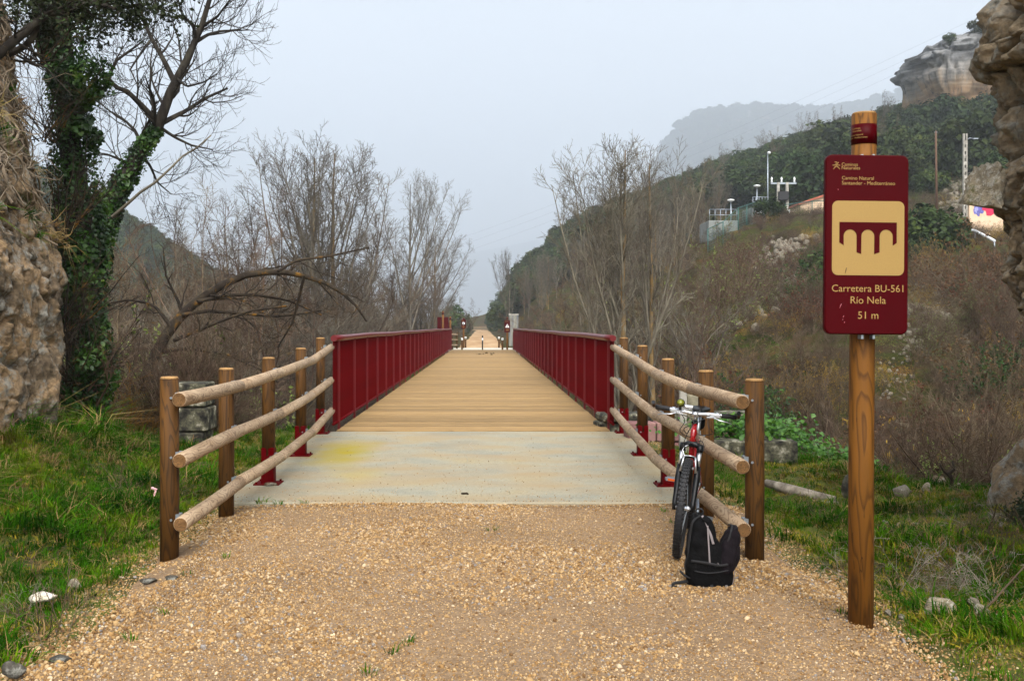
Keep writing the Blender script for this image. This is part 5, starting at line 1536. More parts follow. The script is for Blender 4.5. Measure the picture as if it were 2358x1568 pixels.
# ------------------------------------------------------------------ bicycle
bk = empty('mountain_bike', (1.30, 7.05, 0.022), (0, R(6.5), R(-15)))
tag(bk, 'red mountain bike with black fork leaning on the timber fence', 'bicycle')
def ring(prof, c, sides=48):
    """closed profile (r, x) turned about the x axis"""
    n = len(prof); vs, fs = [], []
    for k in range(sides):
        a = 2 * math.pi * k / sides
        for r_, x in prof: vs.append((c[0] + x, c[1] + r_ * math.cos(a), c[2] + r_ * math.sin(a)))
    for k in range(sides):
        k2 = (k + 1) % sides
        for i in range(n):
            j = (i + 1) % n
            fs.append((k * n + i, k * n + j, k2 * n + j, k2 * n + i))
    return vs, fs
def wheel(parent, c, text=False):
    wl = empty('wheel', c); wl.parent = parent
    RO = 0.335
    ty = MB(); prof = [(RO - .026 + .025 * math.cos(a), .027 * math.sin(a)) for a in np.linspace(0, 2 * math.pi, 12, endpoint=False)]
    ty.add(*ring(prof, (0, 0, 0)), True)
    nk = 66
    for k in range(nk):
        for j, (xo, rr_) in enumerate(((-.021, .0155), (-.007, .0245), (.007, .0245), (.021, .0155))):
            a = 2 * math.pi * (k + (.5 if j in (1, 2) else 0)) / nk
            r_ = RO - .026 + rr_ + .001
            ty.box((xo, r_ * math.cos(a), r_ * math.sin(a)), (.010, .007, .013), rot=(a, 0, 0))
    ty.build('tyre', M['black'], wl)
    rm = MB(); rm.add(*ring([(RO - .045, -.013), (RO - .045, .013), (RO - .064, .011), (RO - .070, 0), (RO - .064, -.011)], (0, 0, 0)), True)
    ro = rm.build('rim', M['gloss_black'], wl)
    sk_ = MB()
    for k in range(28):
        a = 2 * math.pi * k / 28; b_ = a + (.35 if k % 2 else -.35); x = .028 * (1 if (k // 2) % 2 else -1)
        sk_.tube([(x, .022 * math.cos(b_), .022 * math.sin(b_)), (0, (RO - .062) * math.cos(a), (RO - .062) * math.sin(a))], .0012, 4, False)
    sk_.build('spokes', M['steel'], wl)
    hb = MB(); hb.lathe([(.009, -.052), (.012, -.045), (.022, -.03), (.014, -.02), (.014, .02), (.022, .03), (.012, .045), (.009, .052)], (0, 0, 0), 12, 'x'); hb.build('hub', M['silver'], wl)
    if text:
        for a0 in (R(-150), R(-100)):
            me = text_mesh('rim_lettering', 'RACE', .12, M['white'])
            n = len(me.vertices); co = np.empty(n * 3); me.vertices.foreach_get('co', co); co = co.reshape(-1, 3)
            zz = (co[:, 2] - co[:, 2].min()) / (co[:, 2].max() - co[:, 2].min()) * .017
            r_ = RO - .063 + zz; a = a0 + co[:, 0] / RO
            out = np.stack([np.full(n, .0145), r_ * np.cos(a), r_ * np.sin(a)], -1)
            me.vertices.foreach_set('co', out.astype(np.float32).ravel()); me.update()
            link('rim_lettering', me, wl)
    return wl
RA = .335
ax = Vector((0, R_ := math.cos(R(71)), math.sin(R(71))))
A0 = Vector((0, .045, RA))
st = lambda s, x=0.0: A0 + ax * s + Vector((x, 0, 0))
# steering assembly is turned a little by itself
stg = empty('steering', (0, 0, 0), (0, 0, 0)); 
bpy.data.objects.remove(stg)
wheel(bk, (0, 0, RA), True)
wheel(bk, (0, 1.06, RA))
fr = MB()
T1 = lambda a, b_, r1, r2=None, n=12: fr.tube([a, b_], [r1, r2 or r1], n)
HT0, HT1 = st(.44), st(.585)
BB = Vector((0, .66, .295)); SC0 = Vector((0, .80, .70))
T1(HT0, HT1, .020); T1(st(.565), SC0 - Vector((0, .01, .02)), .017, .015); T1(st(.465), BB, .021, .019); T1(BB, SC0 + Vector((0, .01, .03)), .016)
for s in (-1, 1):
    T1(BB + Vector((s * .03, .02, 0)), Vector((s * .062, 1.06, RA)), .010, .008); T1(SC0 + Vector((s * .018, 0, -.03)), Vector((s * .062, 1.06, RA)), .009, .007)
fr.lathe([(.023, -.04), (.023, .04)], tuple(BB), 14, 'x')
fo = fr.build('frame', M['bike_red'], bk)
hc = MB()
hc.tube([st(.432), st(.446)], .024, 14); hc.tube([st(.582), st(.602)], .024, 14); hc.build('headset', M['gloss_black'], fo)
fk = MB()
for s in (-1, 1):
    fk.tube([Vector((s * .058, .0, RA - .02)), Vector((s * .060, .012, RA + .03)), st(.10, s * .060), st(.20, s * .061), st(.285, s * .060)], [.014, .017, .021, .023, .021], 12)
    fk.tube([st(.385, s * .060), st(.44, s * .058)], [.022, .021], 12)
fk.tube([st(.42, -.060), st(.437, -.03), st(.442, 0), st(.437, .03), st(.42, .060)], [.016, .019, .024, .019, .016], 10)
arch = [st(.27, -.058) + Vector((0, -.02, 0)), st(.325, -.050) + Vector((0, -.03, 0)), st(.352, -.022) + Vector((0, -.035, 0)), st(.355, .022) + Vector((0, -.035, 0)), st(.325, .050) + Vector((0, -.03, 0)), st(.27, .058) + Vector((0, -.02, 0))]
fk.tube(arch, .010, 8)
fko = fk.build('fork', M['gloss_black'], bk)
sn = MB()
for s in (-1, 1): sn.tube([st(.28, s * .060), st(.40, s * .060)], .0145, 12)
sn.build('stanchion', M['silver'], fko)
br = MB()
for s in (-1, 1):
    br.tube([st(.245, s * .052) + Vector((0, -.035, 0)), st(.30, s * .046) + Vector((0, -.045, 0)), st(.355, s * .038) + Vector((0, -.05, 0))], [.008, .007, .005], 8)
    br.box(st(.275, s * .030) + Vector((0, -.02, 0)), (.012, .05, .014))
br.tube([st(.358, .038) + Vector((0, -.05, 0)), st(.362, 0) + Vector((0, -.052, 0)), st(.358, -.038) + Vector((0, -.05, 0)), st(.395, -.055) + Vector((0, -.05, 0)), st(.42, -.045) + Vector((0, -.045, 0)), st(.435, -.02) + Vector((0, -.05, 0))], .0035, 6)
br.build('brake', M['silver'], fko)
# stem, bar, controls
HB = st(.66) + Vector((0, -.085, .0))
sm_ = MB(); sm_.tube([st(.60), st(.665)], .015, 12); sm_.tube([st(.655), HB], [.018, .019], 12); sm_.lathe([(.021, -.024), (.021, .024)], tuple(HB), 14, 'x'); 
smo = sm_.build('stem', M['silver'], bk)
hbm = MB(); hb_ = lambda x: HB + Vector((x, .05 * (abs(x) / .3) ** 2, .012 * min(1, abs(x) / .1)))
hbm.tube([hb_(x) for x in np.linspace(-.295, .295, 17)], .0125, 12)
hbo = hbm.build('handlebar', M['silver'], bk)
for s in (-1, 1):
    g_ = MB(); g_.tube([hb_(s * x) for x in (.175, .20, .24, .275)], [.017, .0165, .016, .0165], 12); g_.build('grip', M['black'], hbo)
    g_ = MB(); g_.tube([hb_(s * .288), hb_(s * .292) + Vector((0, -.03, .02)), hb_(s * .29) + Vector((0, -.085, .035))], .012, 10); g_.build('bar_end', M['pole_wood'], hbo)
    g_ = MB(); g_.tube([hb_(s * .29) + Vector((0, -.083, .035)), hb_(s * .29) + Vector((0, -.094, .038))], .0135, 10); g_.build('bar_end_cap', M['gloss_black'], hbo)
    g_ = MB(); g_.box(hb_(s * .135) + Vector((0, -.012, -.006)), (.075, .032, .028), bev=.006); g_.lathe([(.018, -.012), (.018, .012)], tuple(hb_(s * .15)), 12, 'x')
    g_.box(hb_(s * .105) + Vector((0, -.03, -.018)), (.05, .02, .014), rot=(0, s * -.2, 0), bev=.003)
    g_.build('shifter', M['silver'], hbo)
    g_ = MB(); g_.tube([hb_(s * .125) + Vector((0, -.035, -.018)), hb_(s * .17) + Vector((0, -.06, -.03)), hb_(s * .215) + Vector((0, -.062, -.034)), hb_(s * .25) + Vector((0, -.055, -.045))], [.008, .007, .006, .005], 8, flat=.7); g_.build('brake_lever', M['silver'], hbo)
lm = MB(); lm.lathe([(.012, .03), (.026, .02), (.030, -.012), (.029, -.02)], tuple(hb_(-.105) + Vector((0, -.03, .055))), 16, 'y'); lm.box(hb_(-.105) + Vector((0, -.01, .022)), (.018, .02, .035))
lmo = lm.build('headlight', M['gloss_black'], hbo)
l2 = MB(); l2.lathe([(.027, -.0205), (.0, -.0225)], tuple(hb_(-.105) + Vector((0, -.03, .055))), 16, 'y')
l2.build('lens', M['lens'], lmo)
l3 = MB(); l3.lathe([(.014, -.035), (.016, -.03), (.016, .03), (.014, .035)], tuple(hb_(-.055) + Vector((0, 0, .035))), 14, 'x'); l3.build('torch', M['silver'], hbo)
l4 = MB(); l4.box(hb_(.0) + Vector((0, .0, .03)), (.05, .03, .02), bev=.006); l4.build('bike_computer', M['gloss_black'], hbo)
cb = MB()
def cab(*p): 
    pts = resample([Vector(q) for q in p], 4)
    # smooth loop through the knots
    k = [Vector(q) for q in p]; out = []
    for i in range(len(k) - 1):
        a, b_, c, d = k[max(i - 1, 0)], k[i], k[i + 1], k[min(i + 2, len(k) - 1)]
        for t in np.linspace(0, 1, 6, endpoint=(i == len(k) - 2)):
            out.append(0.5 * ((2 * b_) + (c - a) * t + (2 * a - 5 * b_ + 4 * c - d) * t * t + (3 * b_ - a - 3 * c + d) * t ** 3))
    cb.tube(out, .0028, 5, False)
cab(hb_(-.09) + Vector((0, -.04, -.02)), HB + Vector((-.06, -.09, -.05)), HB + Vector((-.085, -.08, -.12)), HB + Vector((-.03, 0, -.16)), st(.5, .025))
cab(hb_(.09) + Vector((0, -.04, -.02)), HB + Vector((.10, -.1, -.06)), HB + Vector((.135, -.06, -.11)), HB + Vector((.05, .02, -.14)), st(.52, .03))
cab(hb_(-.08) + Vector((0, -.04, -.02)), HB + Vector((0, -.11, -.04)), HB + Vector((-.03, -.11, -.12)), HB + Vector((-.06, -.06, -.24)), st(.43, -.04) + Vector((0, -.05, 0)))
cab(hb_(.08) + Vector((0, -.04, -.02)), HB + Vector((.0, -.1, -.06)), HB + Vector((-.06, -.07, -.10)), HB + Vector((-.04, 0, -.14)), st(.55, -.025))
cab(st(.45, .02) + Vector((0, .02, 0)), st(.47, .06), st(.43, .085), st(.38, .075))
cb.build('cable', M['cable'], bk)
sd_ = MB(); sd_.tube([SC0 + Vector((0, .0, .02)), SC0 + Vector((0, .05, .20))], .0135, 12); sd_.build('seatpost', M['silver'], bk)
s2 = MB()
secs = [(-.14, .018, .0), (-.10, .024, .006), (-.02, .035, .008), (.05, .062, .01), (.10, .074, .014), (.13, .066, .012)]
vs = []
for (y, hw, zz) in secs:
    for k in range(10):
        a = 2 * math.pi * k / 10; vs.append(SC0 + Vector((hw * math.cos(a), .04 + y, .225 + zz + .022 * math.sin(a))))
fs = [tuple(range(9, -1, -1)), tuple(range(50, 60))]
for i in range(5):
    for k in range(10): fs.append((i * 10 + k, i * 10 + (k + 1) % 10, i * 10 + 10 + (k + 1) % 10, i * 10 + 10 + k))
s2.add(vs, fs, True); s2.build('saddle', M['gloss_black'], bk)
pm_ = MB(); pm_.tube([BB.lerp(SC0, .25) + Vector((.03, -.02, 0)), BB.lerp(SC0, .8) + Vector((.03, -.02, 0))], .02, 10); pm_.build('pump', M['black'], bk)
bg_ = MB(); bg_.box(SC0 + Vector((.0, .10, .13)), (.08, .12, .09), bev=.02); bg_.build('saddle_bag', M['cloth'], bk)
cr = MB()
for s, oy, oz in ((-1, .13, .10), (1, -.13, -.105)):
    cr.tube([BB + Vector((s * .06, 0, 0)), BB + Vector((s * .085, oy, oz))], [.014, .010], 8)
cr.lathe([(.085, -.003), (.085, .003)], tuple(BB + Vector((-.048, 0, 0))), 30, 'x')
cr.build('crank', M['steel'], bk)
for s, oy, oz in ((-1, .13, .10), (1, -.13, -.105)):
    c = BB + Vector((s * .145, oy, oz))
    pd = MB(); pd.box(c + Vector((0, .035, 0)), (.085, .012, .022)); pd.box(c + Vector((0, -.035, 0)), (.085, .012, .022)); pd.box(c + Vector((s * .04, 0, 0)), (.010, .08, .022)); pd.lathe([(.009, -.055), (.009, .04)], tuple(c), 8, 'x')
    po = pd.build('pedal', M['steel'], bk)
    rf = MB(); rf.box(c + Vector((0, -.0425, 0)), (.06, .004, .016)); rf.build('reflector', M['amber'], po)
ch = MB(); ch.tube([BB + Vector((-.048, .0, .085)), Vector((-.035, 1.06, RA + .04))], .004, 4, False); ch.tube([BB + Vector((-.048, .0, -.085)), Vector((-.035, 1.03, RA - .13)), Vector((-.035, 1.06, RA - .04))], .004, 4, False); ch.build('chain', M['steel'], bk)
bpy.context.view_layer.update()

# ------------------------------------------------------------------ backpack
bpk = empty('backpack', (1.362, 6.32, 0.012), (0, 0, R(-6)))
tag(bpk, 'black half open backpack standing on the gravel by the front wheel', 'backpack')
def loft(secs, n=24, p=2.6, wr=0.0, seed=0):
    vs, fs = [], []
    for (cx, cyy, z, ax_, ay_, tilt) in secs:
        for k in range(n):
            a = 2 * math.pi * k / n
            c, s = math.cos(a), math.sin(a)
            x = ax_ * math.copysign(abs(c) ** (2 / p), c); y = ay_ * math.copysign(abs(s) ** (2 / p), s)
            vs.append((cx + x, cyy + y, z + tilt * x))
    V = np.array(vs)
    if wr: V = V + wr * np.stack([fbm(V * 14 + 3, 3, seed), fbm(V * 14 + 9, 3, seed + 1), 0.5 * fbm(V * 14 + 20, 3, seed + 2)], -1)
    m = len(secs)
    fs = [tuple(range(n - 1, -1, -1)), tuple(range((m - 1) * n, m * n))]
    for i in range(m - 1):
        for k in range(n): fs.append((i * n + k, i * n + (k + 1) % n, (i + 1) * n + (k + 1) % n, (i + 1) * n + k))
    return [tuple(v) for v in V], fs
def addloft(name, secs, mat, parent, p=2.6, wr=.008, seed=1):
    b_ = MB(); b_.add(*loft(secs, 28, p, wr, seed), True); return b_.build(name, mat, parent)
def dens(secs, n=14):
    S = np.array(secs); t = np.linspace(0, 1, n); tt = np.linspace(0, 1, len(S))
    return [tuple(np.interp(x, tt, S[:, k]) for k in range(S.shape[1])) for x in t]
addloft('main_bag', dens([(-.005, 0, .0, .118, .085, 0), (-.005, 0, .012, .135, .10, 0), (-.008, 0, .10, .142, .11, 0), (-.022, 0, .20, .125, .105, 0), (-.042, 0, .29, .088, .092, 0), (-.058, .0, .37, .06, .08, -.1), (-.062, .0, .425, .038, .06, -.2), (-.062, 0, .437, .018, .035, -.2)], 34), M['cloth'], bpk, 2.8, .020, 3)
addloft('front_pocket', dens([(.085, -.01, .10, .05, .09, .25), (.092, -.012, .16, .065, .098, .35), (.104, -.012, .23, .066, .095, .45), (.118, -.01, .30, .055, .085, .55), (.128, -.008, .345, .034, .07, .65), (.130, -.006, .352, .02, .055, .65)], 24), M['cloth_purple'], bpk, 2.6, .018, 8)
addloft('outer_pocket', dens([(.138, -.015, .13, .018, .05, .1), (.150, -.015, .18, .028, .07, .1), (.152, -.012, .24, .026, .066, .2), (.146, -.01, .285, .012, .045, .2)], 10), M['cloth_purple'], bpk, 2.4, .008, 12)
def ribbon(name, pts, wd, mat, th=.006, ref=(0, 1, 0)):
    k = [Vector(q) for q in pts]; out = []
    for i in range(len(k) - 1):
        a, b_, c, d = k[max(i - 1, 0)], k[i], k[i + 1], k[min(i + 2, len(k) - 1)]
        for t in np.linspace(0, 1, 6, endpoint=(i == len(k) - 2)):
            out.append(0.5 * ((2 * b_) + (c - a) * t + (2 * a - 5 * b_ + 4 * c - d) * t * t + (3 * b_ - a - 3 * c + d) * t ** 3))
    m = MB(); m.tube(out, th, 10, True, flat=wd / th, ref=ref); return m.build(name, mat, bpk)
ribbon('shoulder_strap', [(-.062, -.03, .43), (-.105, -.04, .39), (-.125, -.045, .28), (-.135, -.045, .20), (-.150, -.04, .13), (-.135, -.03, .06)], .026, M['webbing'])
ribbon('shoulder_strap', [(-.06, .05, .43), (-.10, .055, .37), (-.118, .06, .25), (-.13, .055, .16), (-.14, .05, .10)], .026, M['webbing'])
ribbon('haul_loop', [(-.075, -.01, .43), (-.085, -.01, .455), (-.062, -.01, .468), (-.04, -.01, .452), (-.045, -.01, .43)], .014, M['webbing'], .005)
ribbon('lid_flap', [(-.045, -.06, .425), (-.012, -.075, .40), (.008, -.08, .34), (.012, -.085, .28)], .02, M['cloth'], .006, (1, 0, 0))
ribbon('hip_belt', [(-.12, -.06, .06), (-.155, -.07, .075), (-.18, -.08, .10)], .02, M['webbing'])
ribbon('hip_belt', [(-.12, -.05, .04), (-.17, -.07, .035), (-.215, -.09, .032), (-.232, -.10, .018), (-.205, -.095, .008)], .010, M['webbing'], .003, (0, 0, 1))
ribbon('strap_end', [(.0, -.10, .03), (.005, -.125, .004), (.0, -.16, -.004)], .010, M['webbing'], .003, (1, 0, 0))
ribbon('piping', [(-.022, -.088, .38), (-.018, -.098, .30), (-.015, -.112, .22), (-.012, -.118, .16)], .005, M['piping'], .003, (1, 0, 0))
ribbon('piping', [(.118, -.086, .17), (.133, -.082, .13), (.137, -.078, .08), (.125, -.08, .03)], .002, M['piping'], .002, (1, 0, 0))
ribbon('piping', [(.128, -.088, .30), (.122, -.102, .22), (.108, -.108, .15)], .006, M['cloth_purple'], .004, (1, 0, 0))
ribbon('compartment_rim', [(.085, -.075, .24), (.10, -.085, .29), (.118, -.07, .345), (.130, -.02, .372), (.118, .04, .365)], .006, M['webbing'], .005, (1, 0, 0))
ribbon('compartment_rim', [(.012, -.09, .27), (-.005, -.085, .33), (-.03, -.07, .40), (-.05, -.05, .432)], .008, M['piping'], .003, (1, 0, 0))
ribbon('compression_strap', [(-.12, -.10, .17), (-.04, -.122, .165), (.05, -.118, .15), (.115, -.10, .16)], .008, M['webbing'], .003, (0, 0, 1))
ribbon('side_pocket_hem', [(-.10, -.105, .11), (-.03, -.124, .105), (.04, -.12, .11), (.10, -.10, .12)], .004, M['webbing'], .004, (0, 0, 1))
ribbon('zip_pull', [(.035, -.112, .165), (.045, -.118, .15)], .004, M['piping'], .002)

# ------------------------------------------------------------------ far end of the bridge
def bollard(u, v, Y, label):
    p = at(u, v, Y); h = .85
    o = empty('timber_bollard', (p.x, Y, -.14)); tag(o, label, 'bollard')
    m = MB(); m.tube([(0, 0, -.1), (0, 0, h - .03)], .062, 12); m.lathe([(.062, h - .03), (.04, h), (0, h + .005)], (0, 0, 0), 12); m.build('post', M['post_wood'], o)
    m = MB(); m.lathe([(.064, h - .22), (.064, h - .07)], (0, 0, 0), 14); m.build('band', M['white'], o)
    m = MB(); m.box((0, -.066, h - .14), (.04, .006, .05)); m.build('badge', M['green_fence'], o)
bollard(1064, 803, 69.5, 'white banded timber bollard at the slab corner under the prohibition sign')
bollard(1072, 791, 75.5, 'white banded timber bollard behind the prohibition sign post')
bollard(1149, 793, 75.5, 'white banded timber bollard on the verge beyond the warning sign')
bollard(1157, 804, 69.5, 'white banded timber bollard beside the warning sign post')
p = at(1111, 803, 69.0); o = empty('traffic_bollard', (p.x, 69.0, -.14)); tag(o, 'slim black bollard with white band in the middle of the slab', 'bollard')
m = MB(); m.tube([(0, 0, -.05), (0, 0, .84)], .045, 12); m.lathe([(.045, .84), (.05, .86), (.05, .93), (.0, .955)], (0, 0, 0), 12); m.build('post', M['gloss_black'], o)
m = MB(); m.lathe([(.048, .62), (.048, .78)], (0, 0, 0), 12); m.build('band', M['white'], o)
def far_sign(u, Y, vtop, pw, ph, vp, label, face):
    p = at(u, 800, Y); top = at(u, vtop, Y).z; zc = at(u, vp, Y).z
    o = empty('signpost', (p.x, Y, -.14)); tag(o, label, 'sign')
    m = MB(); m.tube([(0, 0, -.2), (0, 0, top + .14)], .06, 12); m.build('post', M['sign_wood'], o)
    m = MB(); m.lathe([(.063, top - .02), (.063, top + .12)], (0, 0, 0), 12); m.build('band', M['maroon'], o)
    pn_ = slabpanel(pw, ph, .03, .03, M['maroon'], 'panel', o, (0, -.09, zc + .14))
    k = MB()
    if face == 'triangle':
        k.prism([(-.15, -.10), (0, .17), (.15, -.10)], -.0165, -.0155); k.build('warning_triangle', M['white'], pn_)
        k = MB(); k.box((0, -.018, .02), (.035, .002, .12)); k.box((0, -.018, -.065), (.035, .002, .03)); k.build('exclamation_mark', M['ink'], pn_)
        k = MB()
        for a, b_ in (((-.15, -.10), (0, .17)), ((0, .17), (.15, -.10)), ((.15, -.10), (-.15, -.10))): k.tube([(a[0], -.0175, a[1]), (b_[0], -.0175, b_[1])], .008, 4)
        k.build('triangle_border', M['red'], pn_)
    else:
        k.lathe([(.115, -.0165), (.0, -.0175)], (0, 0, .03), 20, 'y'); k.build('disc', M['white'], pn_)
        k = MB(); k.box((0, -.019, .03), (.05, .002, .10)); k.box((0, -.019, .065), (.09, .002, .02)); k.build('pictogram', M['ink'], pn_)
        k = MB(); k.add(*[[(x, -.0178 + y * 0, z + .03) for (y, x, z) in [(v_[0], v_[1], v_[2]) for v_ in ring([(.115, 0), (.10, 0), (.10, .002), (.115, .002)], (0, 0, 0), 20)[0]]], ring([(.115, 0), (.10, 0), (.10, .002), (.115, .002)], (0, 0, 0), 20)[1]]); k.build('disc_border', M['red'], pn_)
    k = MB()
    for zz, wd in ((-.18, .24), (-.215, .16), (-.25, .20)): k.box((0, -.0162, zz * ph / .75 - .02), (wd * pw / .38, .002, .014))
    for zz, wd, xx in ((.30, .08, -.10), (.265, .16, -.03)): k.box((xx, -.0162, zz * ph / .75), (wd, .002, .012))
    k.build('caption', M['tan_print'], pn_)
far_sign(1168, 68.6, 730, .38, .80, 751, 'maroon warning sign with white triangle at the far bridge end', 'triangle')
far_sign(1067.5, 74.0, 732, .31, .64, 746, 'maroon sign with white round symbol beyond the bridge', 'disc')
for u, Y, w_, lb, rot in ((1020, 72, .78, 'back of a broad maroon information board beyond the railing', 0.1), (1037, 76, .75, 'maroon information board seen almost edge on beyond the railing', 1.35)):
    p = at(u, 800, Y); top = 2.35 if u == 1020 else 2.0
    o = empty('information_board', (p.x, Y, -.2), (0, 0, rot)); tag(o, lb, 'sign')
    m = MB(); m.tube([(0, 0, -.2), (0, 0, top + .3)], .07, 12); m.build('post', M['sign_wood'], o)
    m = MB(); m.lathe([(.073, top + .06), (.073, top + .22)], (0, 0, 0), 12); m.build('band', M['maroon'], o)
    slabpanel(w_, 1.5, .03, .04, M['maroon'], 'panel', o, (0, .1, top - .85))
# short fences at the far corners and across the track
def small_fence(pts, label, rails=(.32, .68, 1.04), top=1.2, r=.05):
    f = empty('timber_fence', (pts[0][0], pts[0][1], pts[0][2])); tag(f, label, 'fence')
    o0 = Vector(pts[0])
    for q in pts:
        m = MB(); m.tube([Vector(q) - o0 + Vector((0, 0, -.3)), Vector(q) - o0 + Vector((0, 0, top))], .062, 8); m.build('post', M['post_wood'], f)
    for a, b_ in zip(pts[:-1], pts[1:]):
        d = (Vector(b_) - Vector(a)).normalized()
        for z in rails:
            m = MB(); m.tube([Vector(a) - o0 + Vector((0, -.1, z)) - d * .25, Vector(b_) - o0 + Vector((0, -.1, z)) + d * .25], r, 8, capmat=1); m.build('rail', [M['rail_wood'], M['end_grain']], f)
small_fence([(-2.28, 68.4, -.14), (-2.2, 70.2, -.16), (-1.95, 72.0, -.2)], 'short timber fence joining the left railing at the far end')
small_fence([(1.95, 68.4, -.14), (1.92, 70.2, -.16), (2.15, 72.0, -.2)], 'short timber fence joining the right railing at the far end')
small_fence([(x, 268 + abs(x) * .2, -.3) for x in (-2.9, -.8, 1.3, 3.2)], 'timber fence across the bend of the far track', (.35, .7, 1.05), 1.15, .07)
# graffiti pillar
p = at(1184, 760, 84); o = empty('concrete_pillar', (p.x - .05, 84, -.4)); tag(o, 'tall pale concrete pillar smeared with paint behind the warning sign', 'pillar')
gmat = mottled('painted_concrete', [lin(70, 84, 104), lin(112, 114, 110), lin(140, 138, 126), lin(100, 100, 84)], 1.6, stretch=(3, 3, .35), bump=.2)
m = MB(); m.box((0, 0, 1.35), (.75, 1.2, 2.7), bev=.03); m.build('shaft', gmat, o); m = MB(); m.box((.0, 0, 2.72), (.8, 1.25, .1), bev=.02); m.build('cap', M['concrete_old'], o)

# ------------------------------------------------------------------ old masonry behind the fences
def masonry(name, cx, cyy, z0, cols, rows, bw, bh, dp, label, mat, cat='wall', cap=True, rot=0):
    o = empty(name, (cx, cyy, z0), (0, 0, rot)); tag(o, label, cat)
    for r_ in range(rows):
        for c in range(cols):
            w_ = bw * random.uniform(.92, 1.0) - .012; off = (bw / 2 if r_ % 2 and cols > 1 else random.uniform(-.03, .03) if cols == 1 else 0)
            m = MB(); m.box(((c - cols / 2 + .5) * bw + off, random.uniform(-.02, .02), (r_ + .5) * bh), (w_, dp, bh - .012), bev=.018); m.build('block', mat, o, rot=None)
    if cap:
        for c in range(max(1, cols // 2)):
            m = MB(); m.box(((c - cols / 4 + .5) * bw * 2 + .05, 0, rows * bh + .06), (bw * 2 - .015, dp + .12, .12), bev=.03); m.build('coping', M['lichen_stone'], o)
    return o
masonry('old_wall_pier', -3.60, 12.9, -.62, 1, 5, .46, .30, .5, 'blackened old masonry pier behind the timber fence', M['lichen_stone'], 'pier', cap=False)
masonry('parapet_wall', 2.95, 16.2, -1.2, 6, 5, .42, .26, .5, 'lichen spotted old parapet beyond the bridge fence', M['lichen_stone'], rot=.12)
masonry('pink_wall', 2.75, 14.6, -.6, 4, 3, .4, .28, .3, 'low faded pink block wall behind the fence posts', M['pinkwall'], cap=False, rot=.1)
masonry('stone_block', 3.05, 12.1, -.15, 2, 1, .52, .42, .5, 'black lichened stone block with ivy on top', M['lichen_stone'], 'stone block', cap=False, rot=-.05)
wp = at(1552, 960, 13.6)
o = empty('marker_post', (2.58, 13.6, -.2)); tag(o, 'weathered white post behind the fence', 'post')
m = MB(); m.box((0, 0, .38), (.09, .09, 1.15), bev=.01); m.build('shaft', M['concrete_old'], o)
m = MB(); m.box((.17, .05, .38), (.26, .16, 1.0), bev=.03); m.build('slab', mottled('lichened_cream_stone', [lin(74, 72, 56), lin(120, 114, 94), lin(150, 144, 124)], 7, bump=.4), o)
# bright ivy on block
iv2 = np.random.default_rng(14)
o = empty('ivy_mound', (3.05, 12.35, .25)); tag(o, 'bright green ivy spilling over the black stone block', 'ivy')
n = 1500; q = iv2.normal(size=(n, 3)) * np.array((.34, .16, .07)) + np.array((-.05, .0, .12)); q[:, 2] = np.abs(q[:, 2])
n2_ = 900; q2_ = np.stack([iv2.uniform(.3, 1.5, n2_), iv2.normal(size=n2_) * .2 - .1, 0 * np.ones(n2_)], -1); q2_[:, 2] = .10 - .35 * (q2_[:, 0] - .2) + iv2.normal(size=n2_) * .08
Vl, Fl = leaves(np.concatenate([q, q2_]), np.tile((0, -.5, 1.0), (n + n2_, 1)), .06, iv2, .9, .12, .6)
link('foliage', mesh_np('foliage', Vl, Fl, M['ivy_bright']), o)
Vt, Ft, _ = twiggy('stems', iv2, 8, .5, None, 1.2, ((3, .3, .6),)); link('stems', mesh_np('stems', Vt, Ft, M['vine']), o)

# ------------------------------------------------------------------ settlement on the slope
def gz(u, v, Y): p = at(u, v, Y); return Vector((p.x, Y, hz(p.x, Y)))
def lamp(u, vtop, Y, label):
    g = gz(u, 500, Y); h = at(u, vtop, Y).z - g.z
    o = empty('street_lamp', g); tag(o, label, 'street lamp')
    m = MB(); m.tube([(0, 0, -.3), (0, 0, h)], [.06, .045], 8); m.build('pole', M['steel'], o)
    m = MB(); m.lathe([(.05, h - .12), (.22, h - .02), (.34, h + .06), (.30, h + .12), (.0, h + .18)], (0, 0, 0), 16); m.build('lamp_head', M['white'], o)
lamp(1743, 430, 100, 'mushroom headed street lamp beside the tall mast'); lamp(1683, 463, 94, 'mushroom headed street lamp beside the concrete tank')
g = gz(1768, 480, 104); h = at(1768, 350, 104).z - g.z
o = empty('camera_mast', g); tag(o, 'tall slim steel mast with a white camera on top', 'mast')
m = MB(); m.tube([(0, 0, -.3), (0, 0, h)], [.08, .05], 8); m.build('pole', M['steel'], o); m = MB(); m.box((.1, -.1, h - .1), (.26, .22, .22), rot=(.4, 0, 0), bev=.04); m.build('mast_camera', M['white'], o)  # slim mast with a tilted white camera housing at its head
g = gz(1802, 505, 106); h = at(1800, 425, 106).z - g.z
o = empty('transformer_pole', g); tag(o, 'twin concrete poles carrying a dark transformer and crossbar', 'utility pole')
for x in (-.45, .45):
    m = MB(); m.box((x, 0, h / 2), (.26, .3, h + .4)); m.build('pole', M['concrete_old'], o)
m = MB(); m.box((.1, 0, h + .1), (2.6, .15, .16)); m.build('crossbar', M['steel'], o)
m = MB(); m.box((0, -.1, h - 1.2), (1.0, .8, .9), bev=.05); m.build('transformer', M['black'], o)
for x in (-1.1, -.1, 1.2):
    m = MB(); m.lathe([(.06, h + .18), (.12, h + .3), (.06, h + .42), (.12, h + .54), (.05, h + .75)], (x, 0, 0), 8); m.build('insulator', M['white'], o)
m = MB(); m.box((.45, -.25, 1.2), (.4, .25, .7)); m.build('meter_box', M['white'], o)
